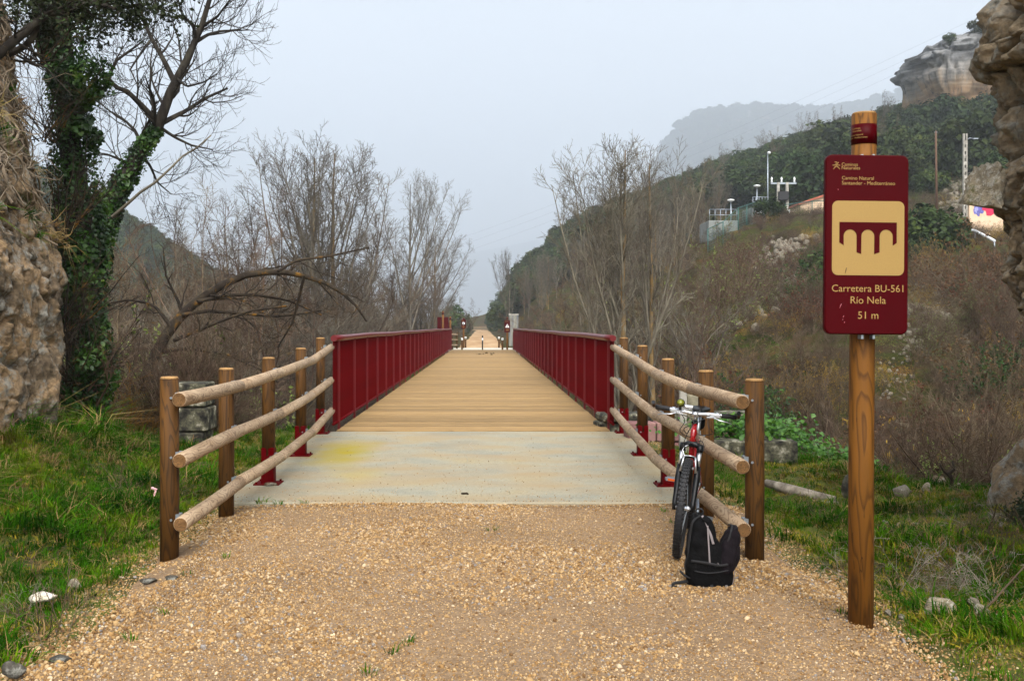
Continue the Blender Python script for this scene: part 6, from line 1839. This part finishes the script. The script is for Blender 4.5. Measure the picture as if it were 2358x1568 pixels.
# tanks of the treatment works, with handrails
def tank(u0, u1, v0, Y, dp, label):
    a, b_ = at(u0, v0, Y), at(u1, v0, Y); g = hz((a.x + b_.x) / 2, Y)
    o = empty('concrete_tank', ((a.x + b_.x) / 2, Y + dp / 2, g)); tag(o, label, 'tank')
    h = a.z - g; w_ = b_.x - a.x
    m = MB(); m.box((0, 0, h / 2 - .3), (w_, dp, h + .6), bev=.04); m.build('wall', mottled('pale_tank_concrete', [lin(96, 100, 98), lin(128, 132, 128), lin(146, 148, 142)], .8, stretch=(2, 2, .5), bump=.1), o)
    m = MB(); k = 5
    for i in range(k + 1): 
        x = -w_ / 2 + .1 + (w_ - .2) * i / k; m.tube([(x, -dp / 2 + .1, h), (x, -dp / 2 + .1, h + 1.0)], .03, 5)
    for z in (.5, 1.0): m.tube([(-w_ / 2 + .1, -dp / 2 + .1, h + z), (w_ / 2 - .1, -dp / 2 + .1, h + z)], .03, 5)
    m.build('handrail', M['steel'], o)
tank(1632, 1700, 508, 93, 4, 'pale concrete tank with steel handrails below the street lamp'); tank(1732, 1772, 477, 103, 4, 'small pale concrete tank behind the mesh fence')
def mesh_fence(pts, h, label):
    o = empty('mesh_fence', pts[0]); tag(o, label, 'fence'); o0 = Vector(pts[0])
    for a, b_ in zip(pts[:-1], pts[1:]):
        a, b_ = Vector(a) - o0, Vector(b_) - o0; n = max(1, int((b_ - a).length / 2.2))
        for i in range(n):
            q = a.lerp(b_, i / n); m = MB(); m.tube([q + Vector((0, 0, -.4)), q + Vector((0, 0, h))], .05, 6); m.build('post', M['green_fence'], o)
            q2 = a.lerp(b_, (i + 1) / n); m = MB(); d = q2 - q
            for z in np.linspace(.1, h - .05, 9): m.tube([q + Vector((0, 0, z)), q2 + Vector((0, 0, z))], .012, 3, False)
            for t in np.linspace(.06, .94, 12): m.tube([q + d * t + Vector((0, 0, .05)), q + d * t + Vector((0, 0, h - .03))], .008, 3, False)
            m.tube([q + Vector((0, 0, h)), q2 + Vector((0, 0, h))], .035, 4, False)
            m.build('mesh_panel', M['green_fence'], o)
mesh_fence([gz(1630, 530, 90), gz(1665, 530, 90), gz(1700, 520, 93), gz(1738, 500, 98), gz(1775, 500, 101)], 2.0, 'green mesh fence climbing round the concrete tanks')
mesh_fence([gz(1808, 500, 104), gz(1870, 500, 104), gz(1960, 500, 104), gz(2060, 500, 104)], 1.9, 'green mesh fence in front of the cream house')
# house with a tiled roof
g = gz(1925, 500, 112)
o = empty('house', (g.x, 112, g.z - .3), (0, 0, .0)); tag(o, 'cream house with sloping red tiled roof behind the mesh fence', 'house')
W_ = 7.6
m = MB(); m.prism([(-W_ / 2, -1), (W_ / 2, -1), (W_ / 2, 4.0), (-W_ / 2, 1.45)], 0, 6.0); m.build('wall', M['plaster'], o)
m = MB(); m.prism([(-W_ / 2 - .25, 1.36), (W_ / 2 + .25, 4.08), (W_ / 2 + .25, 4.28), (-W_ / 2 - .25, 1.56)], -.3, 6.3); m.build('roof', M['roof'], o)
for x, z, w_, h in ((-2.7, .15, .75, .35), (-.95, .5, .45, .9), (1.6, .6, .5, 1.9)):
    m = MB(); m.box((x, -.02, z + h / 2), (w_, .06, h)); wo_ = m.build('window' if h < 1.5 else 'door', M['green_fence'], o)
# poles
g = gz(2157, 470, 88); h = at(2157, 302, 88).z - g.z
o = empty('wooden_pole', g, (0, R(-.6), 0)); tag(o, 'plain brown wooden utility pole on the rubble slope', 'utility pole')
m = MB(); m.tube([(0, 0, -.3), (0, 0, h)], [.12, .085], 8); m.build('pole', M['pole_wood'], o); m = MB(); m.box((0, 0, h - .1), (.2, .06, .12)); m.build('bracket', M['steel'], o)
g = gz(2222, 470, 84); h = at(2222, 314, 84).z - g.z
o = empty('concrete_pole', g); tag(o, 'pale concrete utility pole with a lamp arm near the graffiti', 'utility pole')
m = MB(); m.box((-.11, 0, h / 2), (.09, .22, h + .4)); m.box((.11, 0, h / 2), (.09, .22, h + .4))
for z in np.arange(.3, h, .55): m.box((0, 0, z), (.16, .18, .28))
m.build('pole', M['concrete_old'], o)
m = MB(); m.tube([(.1, 0, h - .3), (.4, 0, h - .15), (.75, 0, h - .2)], .03, 6); m.box((.85, 0, h - .2), (.4, .14, .08)); m.build('lamp_arm', M['steel'], o)
# graffiti wall
a, b_ = at(2232, 503, 82), at(2310, 503, 82)
gw = empty('graffiti_wall', (a.x, 82, hz(a.x, 82) - .2)); tag(gw, 'cream roadside wall sprayed with purple and red graffiti', 'wall')
zt = at(2232, 468, 82).z - gw.location.z
m = MB(); m.box(((b_.x - a.x) / 2, .15, zt / 2), (b_.x - a.x, .3, zt)); m.build('wall', M['plaster'], gw)
m = MB(); m.tube([(-.2, .15, zt - .05), (.6, .15, zt + .08), (1.2, .15, zt + .09), (2.7, .15, zt + .09)], .11, 8); m.build('coping', M['white'], gw)
def blob(cx, cz, w_, h, mat, y, seed, n=18):
    r_ = np.random.default_rng(seed); pts = []
    for k in range(n):
        a_ = -2 * math.pi * k / n; rr_ = 1 + .25 * r_.normal(); pts.append((cx + w_ * .5 * rr_ * math.cos(a_), cz + h * .5 * rr_ * math.sin(a_)))
    m = MB(); m.prism(pts, y, y + .003); m.build('paint', mat, gw)
z0 = zt - 1.05
blob(.72, z0 + .5, .75, .85, simple('violet_spray', lin(92, 92, 160), .7, var=.5, scale=6), -.006, 1); blob(.55, z0 + .55, .3, .4, simple('pale_violet_spray', lin(150, 150, 200), .7), -.010, 2)
m = MB(); m.prism([(1.05, z0 + .95), (1.35, z0 + .75), (1.42, z0 + .88), (1.75, z0 + .7), (2.5, z0 + .6), (2.5, z0 + .15), (2.0, z0 + .25), (1.7, z0 + .05), (1.35, z0 + .08), (1.3, z0 + .42), (1.0, z0 + .5)], -.013, -.010); m.build('paint', simple('crimson_spray', lin(190, 24, 72), .7), gw)
m = MB(); m.prism([(1.95, z0 + .45), (2.1, z0 + .6), (2.2, z0 + .4), (2.05, z0 + .2)], -.017, -.014); m.build('paint', M['white'], gw)
# dry stone wall of single stones
dw = gz(2110, 500, 84); o = empty('dry_stone_wall', dw); tag(o, 'rough dry stone wall of loose boulders under the utility poles', 'wall')
wr = np.random.default_rng(19)
RM = [rock_mesh('stone', M['rock_field'], wr, (1, .8, .7), 2, .3, k) for k in range(5)]
for k in range(34):
    u = 2108 + 128 * wr.random(); p = gz(u, 500, 84 - wr.random() * 1.5); s = wr.uniform(.22, .6)
    link('stone', RM[k % 5], o, p - dw + Vector((0, 0, .15 + wr.random() * .7)), (wr.random() * .5, wr.random() * .5, wr.random() * 6), (s, s, s))
# white roadside guard rail
q = [gz(u, 530, Y) + Vector((0, 0, .55)) for u, Y in ((2165, 80), (2190, 78), (2215, 76), (2245, 73), (2290, 70))]
o = empty('guard_rail', q[0]); tag(o, 'white roadside guard rail crossing the slope', 'guard rail')
m = MB(); m.tube([x - q[0] for x in q], .10, 6); m.build('rail', M['white'], o)
for x in q:
    m = MB(); m.tube([x - q[0] + Vector((0, 0, -.9)), x - q[0]], .05, 5); m.build('post', M['steel'], o)
# power lines
for i, dv in enumerate((0, 16, 34)):
    a, b_ = at(900, 600 + dv, 300), at(2480, -70 + dv * 1.3, 150); m = MB()
    m.tube([a.lerp(b_, t) + Vector((0, 0, -9 * 4 * t * (1 - t) * .35)) for t in np.linspace(0, 1, 24)], .009, 4, False)
    o = m.build('power_line', M['wire']); tag(o, 'thin overhead power line crossing the misty valley', 'power line', 'overhead power lines')
# rubble on the slope
rb = np.random.default_rng(23)
RB = [rock_mesh('rubble', M['rock_pale'], rb, (1, .8, .7), 2, .3, 10 + k) for k in range(5)]
pts, rot_, sc_ = [], [], []
for (u, v, Y, du, dY, n, s0) in ((1800, 560, 74, 70, 6, 200, .36), (1850, 640, 60, 60, 7, 260, .34), (2160, 690, 48, 55, 7, 260, .28), (2205, 420, 120, 30, 26, 260, .55), (1700, 690, 52, 60, 5, 60, .3), (2090, 740, 42, 30, 5, 50, .2), (2110, 640, 55, 30, 5, 50, .25), (1640, 760, 38, 30, 4, 40, .25), (2240, 640, 56, 30, 5, 60, .25), (2045, 850, 34, 40, 4, 50, .12)):
    for k in range(n):
        Yk = Y + rb.normal() * dY * .6; uk = u + rb.normal() * du * .6; x = (uk - 1117) * Yk / 2400
        s = s0 * rb.uniform(.3, 1.2)
        pts.append((x, Yk, hz(x, Yk) + s * .2)); rot_.append(rb.uniform(0, 6, 3)); sc_.append((s, s, s))
tag(scatter('rubble', pts, rot_, sc_, RB), 'pale limestone rubble strewn on the scrub slope', 'rubble')
# ------------------------------------------------------------------ gravel stones, grass and small things on the ground
gr = np.random.default_rng(101)
ST = [rock_mesh('gravel_stone', M['stone'], gr, (1, .85, .6), 2, .3, k, False) for k in range(7)]
n = 150000
X = gr.uniform(-2.75, 2.55, n); Y = 3.9 + 5.4 * gr.random(n) ** 0.95
n2 = 9000
X = np.r_[X, gr.uniform(-3.2, -2.4, n2 // 2), gr.uniform(2.1, 2.9, n2 // 2)]; Y = np.r_[Y, gr.uniform(9, 14.5, n2)]
le = np.array([LEFT_E(y) for y in Y]); re_ = np.array([RIGHT_E(y) for y in Y])
ed = np.minimum(X - le, re_ - X)
keep = gr.random(len(X)) < (.74 + .26 * smooth(-.35, .1, fbm(np.stack([X, Y, 0 * X], -1) * .9, 3, 33))) * smooth(-.32, .10, ed + .1 * fbm(np.stack([X, Y, 0 * X], -1) * 2, 2, 5))
X, Y, ed = X[keep], Y[keep], ed[keep]
Zp = np.array([pz(x, y, (x - LEFT_E(y)) / (RIGHT_E(y) - LEFT_E(y))) for x, y in zip(X, Y)])
Z = np.maximum(np.where(ed > 0, Zp, -9), ground_h(X, Y))
s = np.exp(gr.normal(size=len(X)) * .44) * .0051; s *= np.where(ed < .35, 1.25, 1.0); s *= .8 + .5 * smooth(-.4, .4, fbm(np.stack([X, Y, 0 * X], -1) * 1.4, 3, 31)); s = np.minimum(s, .026)
tag(scatter('gravel', np.stack([X, Y, Z + s * .12], -1), gr.uniform(0, 6.28, (len(X), 3)) * np.array((.16, .16, 1)), np.stack([s, s, s * 1.15], -1), ST), 'loose tan limestone gravel covering the path', 'gravel')
# litter of grit on the slab
n = 1500
X = gr.uniform(-2.35, 2.0, n); Y = 9.26 + 5.8 * gr.random(n) ** 3.4; s = gr.uniform(.003, .010, n)
tag(scatter('grit', np.stack([X, Y, np.full(n, .021) + s * .3], -1), gr.uniform(0, 6.28, (n, 3)), np.stack([s, s * .8, s * .6], -1), ST), 'scattered grit and crumbs on the concrete slab', 'grit')

GT = [tuft_mesh('tuft', gr, 16, .10, .05, M['grass'], .7, .0035, .5) for _ in range(4)] + [tuft_mesh('tuft', gr, 12, .14, .05, M['grass'], .9, .0035, .8) for _ in range(3)] + [tuft_mesh('tuft', gr, 8, .13, .05, M['dry_grass'], 1.0, .002, .6), tuft_mesh('tuft', gr, 10, .09, .06, M['dry_grass'], 1.2, .0025, .8)]
def grass_area(name, n, xr, yr, dens, label, smin=.5, smax=1.2, meshes=None):
    X = gr.uniform(*xr, n); Y = gr.uniform(*yr, n)
    keep = gr.random(n) < dens(X, Y); X, Y = X[keep], Y[keep]
    Z = ground_h(X, Y); m = len(X)
    s = gr.uniform(smin, smax, m) * (0.75 + .5 * smooth(-.3, .4, fbm(np.stack([X, Y, 0 * X], -1) * 1.3, 2, 8)))
    return tag(scatter(name, np.stack([X, Y, Z], -1), np.stack([gr.normal(size=m) * .2, gr.normal(size=m) * .2, gr.uniform(0, 6.28, m)], -1), np.stack([s, s, s], -1), meshes or GT), label, 'grass')
def dl(x, y):
    n_ = fbm(np.stack([x, y, 0 * x], -1) * 1.6, 3, 9)
    e = (-2.45 + .22 * np.clip((7.2 - y) / 2, 0, 1) - x) + .18 * n_
    return smooth(-.12, .35, e) * (0.35 + .65 * smooth(-.35, .1, n_)) * (1 - .6 * ((y > 10.5) & (x > -3.1)))
grass_area('grass', 15000, (-5.2, -2.2), (3.6, 16.2), dl, 'lush green grass on the bank below the tan rock face', .55, 1.35)
def dr(x, y):
    n_ = fbm(np.stack([x, y, 0 * x], -1) * 1.5, 3, 19)
    e = (x - 2.28) + .2 * n_
    return smooth(-.12, .35, e) * (0.10 + .75 * smooth(-.15, .2, n_))
grass_area('grass', 15000, (2.1, 5.6), (3.6, 13.5), dr, 'patchy green grass on the verge behind the signpost', .5, 1.2)
grass_area('grass', 2200, (3.6, 12), (12, 45), lambda x, y: (fbm(np.stack([x, y, 0 * x], -1) * .3, 2, 3) > .05) * 1.0, 'tufts of green grass among the scrub on the slope', 1.0, 2.2)
long_ = [tuft_mesh('tuft', gr, 26, .30, .07, M['grass'], 1.1, .004, 1.1), tuft_mesh('tuft', gr, 26, .28, .07, M['dry_grass'], 1.2, .003, 1.2), tuft_mesh('tuft', gr, 22, .24, .06, M['grass'], 1.1, .004, 1.0)]
grass_area('long_grass', 260, (-4.7, -3.7), (6, 12), lambda x, y: np.full(len(x), .9), 'long drooping grass at the foot of the tan rock face', .5, 1.1, long_)
grass_area('long_grass', 170, (3.0, 4.6), (4.2, 7.0), lambda x, y: smooth(0, .8, x - 3.0 - .2 * (y - 4)), 'long lush grass in the near corner of the verge', .6, 1.1, [long_[0], long_[2]])
# single sprigs in the gravel
for i, (u, v) in enumerate([(1130, 1228), (640, 1165), (600, 1162), (1552, 1208), (905, 1510), (940, 1490), (1530, 1182), (430, 1330), (520, 1290), (1940, 1420), (700, 1163), (850, 1560), (380, 1420), (300, 1480)]):
    Yk = 3840 / (v - 745); x = (u - 1117) * Yk / 2400
    s = .75 if i not in (1, 2, 0) else 1.0
    o = link('grass_sprig', GT[i % 4], None, (x, Yk, .02), (0, 0, i), (s, s, s * .6)); tag(o, 'small green grass sprig growing in the gravel path', 'grass', 'grass sprigs in the gravel')
# short mossy turf under the grass
TF = [tuft_mesh('turf', gr, 22, .032, .06, M['grass'], 1.2, .0028, .6), tuft_mesh('turf', gr, 22, .028, .06, M['moss'], 1.2, .0032, .6), tuft_mesh('turf', gr, 18, .03, .06, M['moss'], 1.4, .003, .6), tuft_mesh('turf', gr, 14, .04, .06, M['dry_grass'], 1.6, .0022, .8)]
grass_area('mossy_turf', 15000, (-5.0, -2.3), (3.6, 14.5), lambda x, y: smooth(-.1, .12, -2.42 + .22 * np.clip((7.2 - y) / 2, 0, 1) - x + .15 * fbm(np.stack([x, y, 0 * x], -1) * 2.2, 2, 4)), 'short mossy turf on the bank below the tan rock outcrop', .7, 1.4, TF)
grass_area('mossy_turf', 17000, (2.1, 5.6), (3.6, 13.5), lambda x, y: smooth(-.1, .12, x - 2.28 + .15 * fbm(np.stack([x, y, 0 * x], -1) * 2.2, 2, 4)), 'short yellow green mossy turf on the verge behind the signpost', .7, 1.4, TF)
# brambles and dead stems on the verges
vb = np.random.default_rng(121)
BR = []
for k in range(3):
    V, Fq, lev = twiggy('stems', vb, 14, .55, None, 1.3, ((5, .35, .7), (5, .3, .7)), -.03, .005, .0015, .25, (20, 65), .12); BR.append(mesh_np('stems', V, Fq, M['dead_wood'] if k == 1 else M['bark_brown'], True))
for i, (u, v) in enumerate([(2250, 1330), (2200, 1360), (2290, 1290), (2110, 1340), (2320, 1370), (1840, 1160), (1900, 1180), (2330, 1240), (2180, 1260), (70, 1450), (20, 1400), (330, 1160), (300, 1010), (230, 1000), (260, 960), (350, 1010), (2060, 1330), (2350, 1180)]):
    Yk = 3840 / (v - 745); x = (u - 1117) * Yk / 2400
    o = link('dead_bramble', BR[i % 3], None, (x, Yk, hz(x, Yk)), (0, 0, i * 1.3), vb.uniform(.6, 1.1)); tag(o, 'leafless bramble tangle lying on the ' + ('right verge' if u > 1100 else 'grass bank'), 'bramble', 'brambles on the ' + ('right verge' if u > 1100 else 'grass bank'))
# dark box-like shrub at the right edge
o = empty('evergreen_bush', (3.95, 7.35, .0)); tag(o, 'dark small leaved shrub under the overhanging rock', 'bush')
link('foliage', bush('foliage', None, (.26, .32, .30), 2600, .032, M['dark_leaf'], vb, 40), o, (0, 0, .2))
Vt, Ft, _ = twiggy('stems', vb, 10, .6, None, .8, ((4, .3, .6),)); link('stems', mesh_np('stems', Vt, Ft, M['bark_brown']), o)
# orange tinged lichened thorn bush by the bank, dead log, thistle rosette
for i, (u, v, Yk, s) in enumerate([(290, 900, 13.6, 1.0), (360, 880, 14.2, 1.0), (230, 930, 13.2, .8), (400, 900, 14.6, .9)]):
    V, Fq, lev = twiggy('stems', vb, 16, 1.5, None, .8, ((6, .3, .6), (5, .3, .6)), .03, .012, .003, .22, (20, 60), .2)
    p = at(u, v, Yk); o = empty('thorn_bush', (p.x, Yk, hz(p.x, Yk) + .1)); o.scale = (s, s, s); tag(o, 'thorn bush tinged with orange lichen behind the grass bank', 'bush', 'thorn bushes behind the grass bank')
    link('stems', mesh_np('stems', V, Fq, mottled('orange_lichen_bark', [lin(64, 50, 30), lin(110, 78, 26), lin(146, 100, 30)], 2.0, bump=0) if i == 0 else bpy.data.materials['orange_lichen_bark'], True), o)
lg_ = MB(); lg_.tube([at(1765, 1112, 10.2), at(1820, 1128, 9.9), at(1880, 1143, 9.7), at(1925, 1150, 9.6)], [.04, .055, .05, .03], 8); o = lg_.build('fallen_log', M['dead_wood']); tag(o, 'grey weathered log lying on the verge below the stone block', 'log')
lg_ = MB(); lg_.tube([at(1840, 1152, 9.8), at(1890, 1160, 9.6), at(1930, 1158, 9.5)], [.02, .035, .015], 7); o = lg_.build('fallen_branch', M['dead_wood']); tag(o, 'short grey dead branch lying beside the weathered log', 'branch')
st_ = MB(); q = gz(2188, 1110, 10.0)
st_.tube([(0, 0, -.05), (.02, 0, .12), (-.01, 0, .18), (.04, 0, .22), (.03, .02, .3)], [.02, .018, .022, .015, .01], 6); st_.tube([(.02, 0, .13), (-.06, 0, .2), (-.1, 0, .27)], [.014, .012, .008], 6); st_.tube([(.0, 0, .02), (.09, 0, .07), (.13, -.02, .0)], [.016, .012, .01], 6)
o = st_.build('dead_stump', M['bark_dark'], loc=q); tag(o, 'dark twisted dead stump at the edge of the verge', 'stump')
# stones lying about
RK = np.random.default_rng(202)
def stone(u, v, wpx, hpx, mat, label, deep=.8, rot=0, zoff=0, Yk=None):
    Yk = Yk or 3840 / (v - 745); x = (u - 1117) * Yk / 2400; k = Yk / 2400
    d = (wpx * k / 2 * 1.1, wpx * k / 2 * deep, hpx * k * .72)
    o = link('rock', rock_mesh('rock', M[mat], RK, d, 3, .3, int(u) % 50), None, (x, Yk, max(hz(x, Yk), 0) + d[2] * .42 + zoff), (0, 0, rot)); tag(o, label, 'rock')
stone(95, 1382, 72, 26, 'rock_white', 'flat white stone behind dark stalks at the gravel edge', .6, 0, .0)
stone(35, 1558, 70, 40, 'rock_dark', 'dark brown angular stone in the near gravel corner', .7)
stone(172, 1352, 34, 24, 'rock_field', 'small tan stone half sunk beside the white stone', .8)
stone(340, 1342, 44, 16, 'rock_dark', 'low grey flat stone by the first fence post', .8)
stone(395, 1338, 34, 14, 'rock_dark', 'small grey stone just inside the first fence post', .8)
stone(140, 1522, 60, 16, 'rock_dark', 'flat grey slab stone sunk into the gravel edge', .6)
stone(2160, 1408, 92, 46, 'rock_field', 'large tan block stone behind the signpost in the grass', .7)
stone(2262, 1420, 60, 34, 'rock_field', 'tan stone in the heap under the leaning stalk', .8, 1); stone(2300, 1438, 44, 30, 'rock_field', 'small tan stone at the end of the heap', .8, 2); stone(2240, 1392, 40, 22, 'rock_pale', 'pale stone on top of the heap under the leaning stalk', .8, 1)
stone(2078, 1142, 56, 28, 'rock_pale', 'pale grey rock on the far edge of the verge', .8, .3); stone(2135, 1136, 44, 26, 'rock_field', 'grey rock beside the pale rock on the verge edge', .8, 1.3); stone(2205, 1128, 30, 18, 'rock_field', 'little tan rock near the dead stump', .8)
stone(1955, 1160, 60, 60, 'lichen_stone', 'black and white lichened boulder behind the signpost', .8, .6, 0, 9.6)
stone(1512, 1008, 38, 20, 'rock_tan', 'orange tan rock at the slab edge by the fence', .8, .3)
stone(622, 1123, 34, 10, 'rock_tan', 'flat tan stone lying on a fence base plate', .7, .2, .02)
stone(2165, 1114, 40, 22, 'rock_tan', 'rusty orange clod beside the dead stump', .8, .2)
for i, (u, v, wp, hp) in enumerate([(2040, 1205, 20, 9), (2070, 1212, 26, 10), (2095, 1200, 18, 8), (2110, 1215, 22, 9), (2030, 1222, 16, 8), (2080, 1228, 20, 9), (2290, 1215, 36, 22), (2262, 1228, 26, 14), (2310, 1255, 22, 12), (2130, 1200, 14, 7), (2330, 1300, 26, 16), (2045, 1415, 22, 14), (2075, 1425, 18, 12)]):
    stone(u, v, wp, hp, 'rock_pale', 'small pale stone scattered in the mossy grass of the verge', .8, i)
    bpy.context.scene.collection.objects[-1]['group'] = 'small pale stones on the verge'
# leaning stalk, dark stalks, bit of ribbon
m = MB(); m.tube([at(2225, 1440, 5.6), at(2290, 1380, 5.65), at(2362, 1300, 5.7)], [.006, .006, .004], 5); tag(m.build('bramble_stalk', M['bark_brown']), 'long brown stalk leaning over the stone heap', 'stalk')
for i, (u0, v0, u1, v1) in enumerate(((66, 1500, 40, 1400), (90, 1505, 82, 1362), (104, 1510, 122, 1385))):
    Yk = 5.4; m = MB(); m.tube([at(u0, v0, Yk), at((u0 + u1) / 2 + 3, (v0 + v1) / 2, Yk), at(u1, v1, Yk)], .0026, 5); tag(m.build('dead_stalk', M['bark_dark']), 'dark dead stalk standing in front of the white stone', 'stalk', 'dark stalks by the white stone')
m = MB(); q = at(355, 1125, 8.9); m.box(q, (.05, .02, .012), rot=(.3, .4, .2)); m.box(q + Vector((.012, -.01, -.03)), (.014, .008, .06), rot=(0, .3, 0)); tag(m.build('ribbon_scrap', simple('pink_white_ribbon', lin(225, 170, 170), .6, var=.4, scale=40)), 'scrap of pink and white ribbon caught behind the fence post', 'ribbon')
m = MB(); m.tube([(-.215, 9.66, .026), (-.20, 9.64, .03), (-.17, 9.65, .03), (-.16, 9.63, .026)], .010, 6); tag(m.build('dark_twig', M['bark_dark']), 'short dark twig lying on the slab edge', 'twig')
# droppings of mud on the far deck
for i, (u, v, wp, hp) in enumerate([(1104, 817, 9, 3), (1120, 814, 10, 4), (1130, 815, 6, 2.5), (1137, 815, 8, 2.5), (1132, 818, 8, 3), (1113, 816.5, 5, 2), (1098, 817, 3, 1.5)]):
    Yk = 4050 / (v - 745); Yk = min(Yk, 62); x = (u - 1117) * Yk / 2400; k = Yk / 2400
    o = link('mud_clod', rock_mesh('mud_clod', M['bark_dark'], RK, (wp * k * .5, wp * k * .5, hp * k * .6), 2, .4, i), None, (x, Yk, dz(Yk) + .06)); tag(o, 'brown clod of mud lying on the far deck planks', 'clod', 'mud clods on the deck')

# ------------------------------------------------------------------ mist in the valley
zmin = float(GZ.min()) - 4.0
hb = MB(); hb.box((-400, 4600, (zmin - 14 + 1500) / 2), (14000, 9360, 1500 - (zmin - 14)))
hm = bpy.data.materials.new('mist'); hm.use_nodes = True; ht = hm.node_tree; ht.nodes.clear()
oo = ht.nodes.new('ShaderNodeOutputMaterial'); pv = ht.nodes.new('ShaderNodeVolumePrincipled')
pv.inputs['Color'].default_value = (0.86, 0.93, 1.0, 1); pv.inputs['Density'].default_value = 0.0004; pv.inputs['Anisotropy'].default_value = 0.1
ht.links.new(pv.outputs[0], oo.inputs['Volume'])
hz_o = hb.build('haze', hm); tag(hz_o, 'thin pale mist filling the valley', 'mist', kind='stuff')
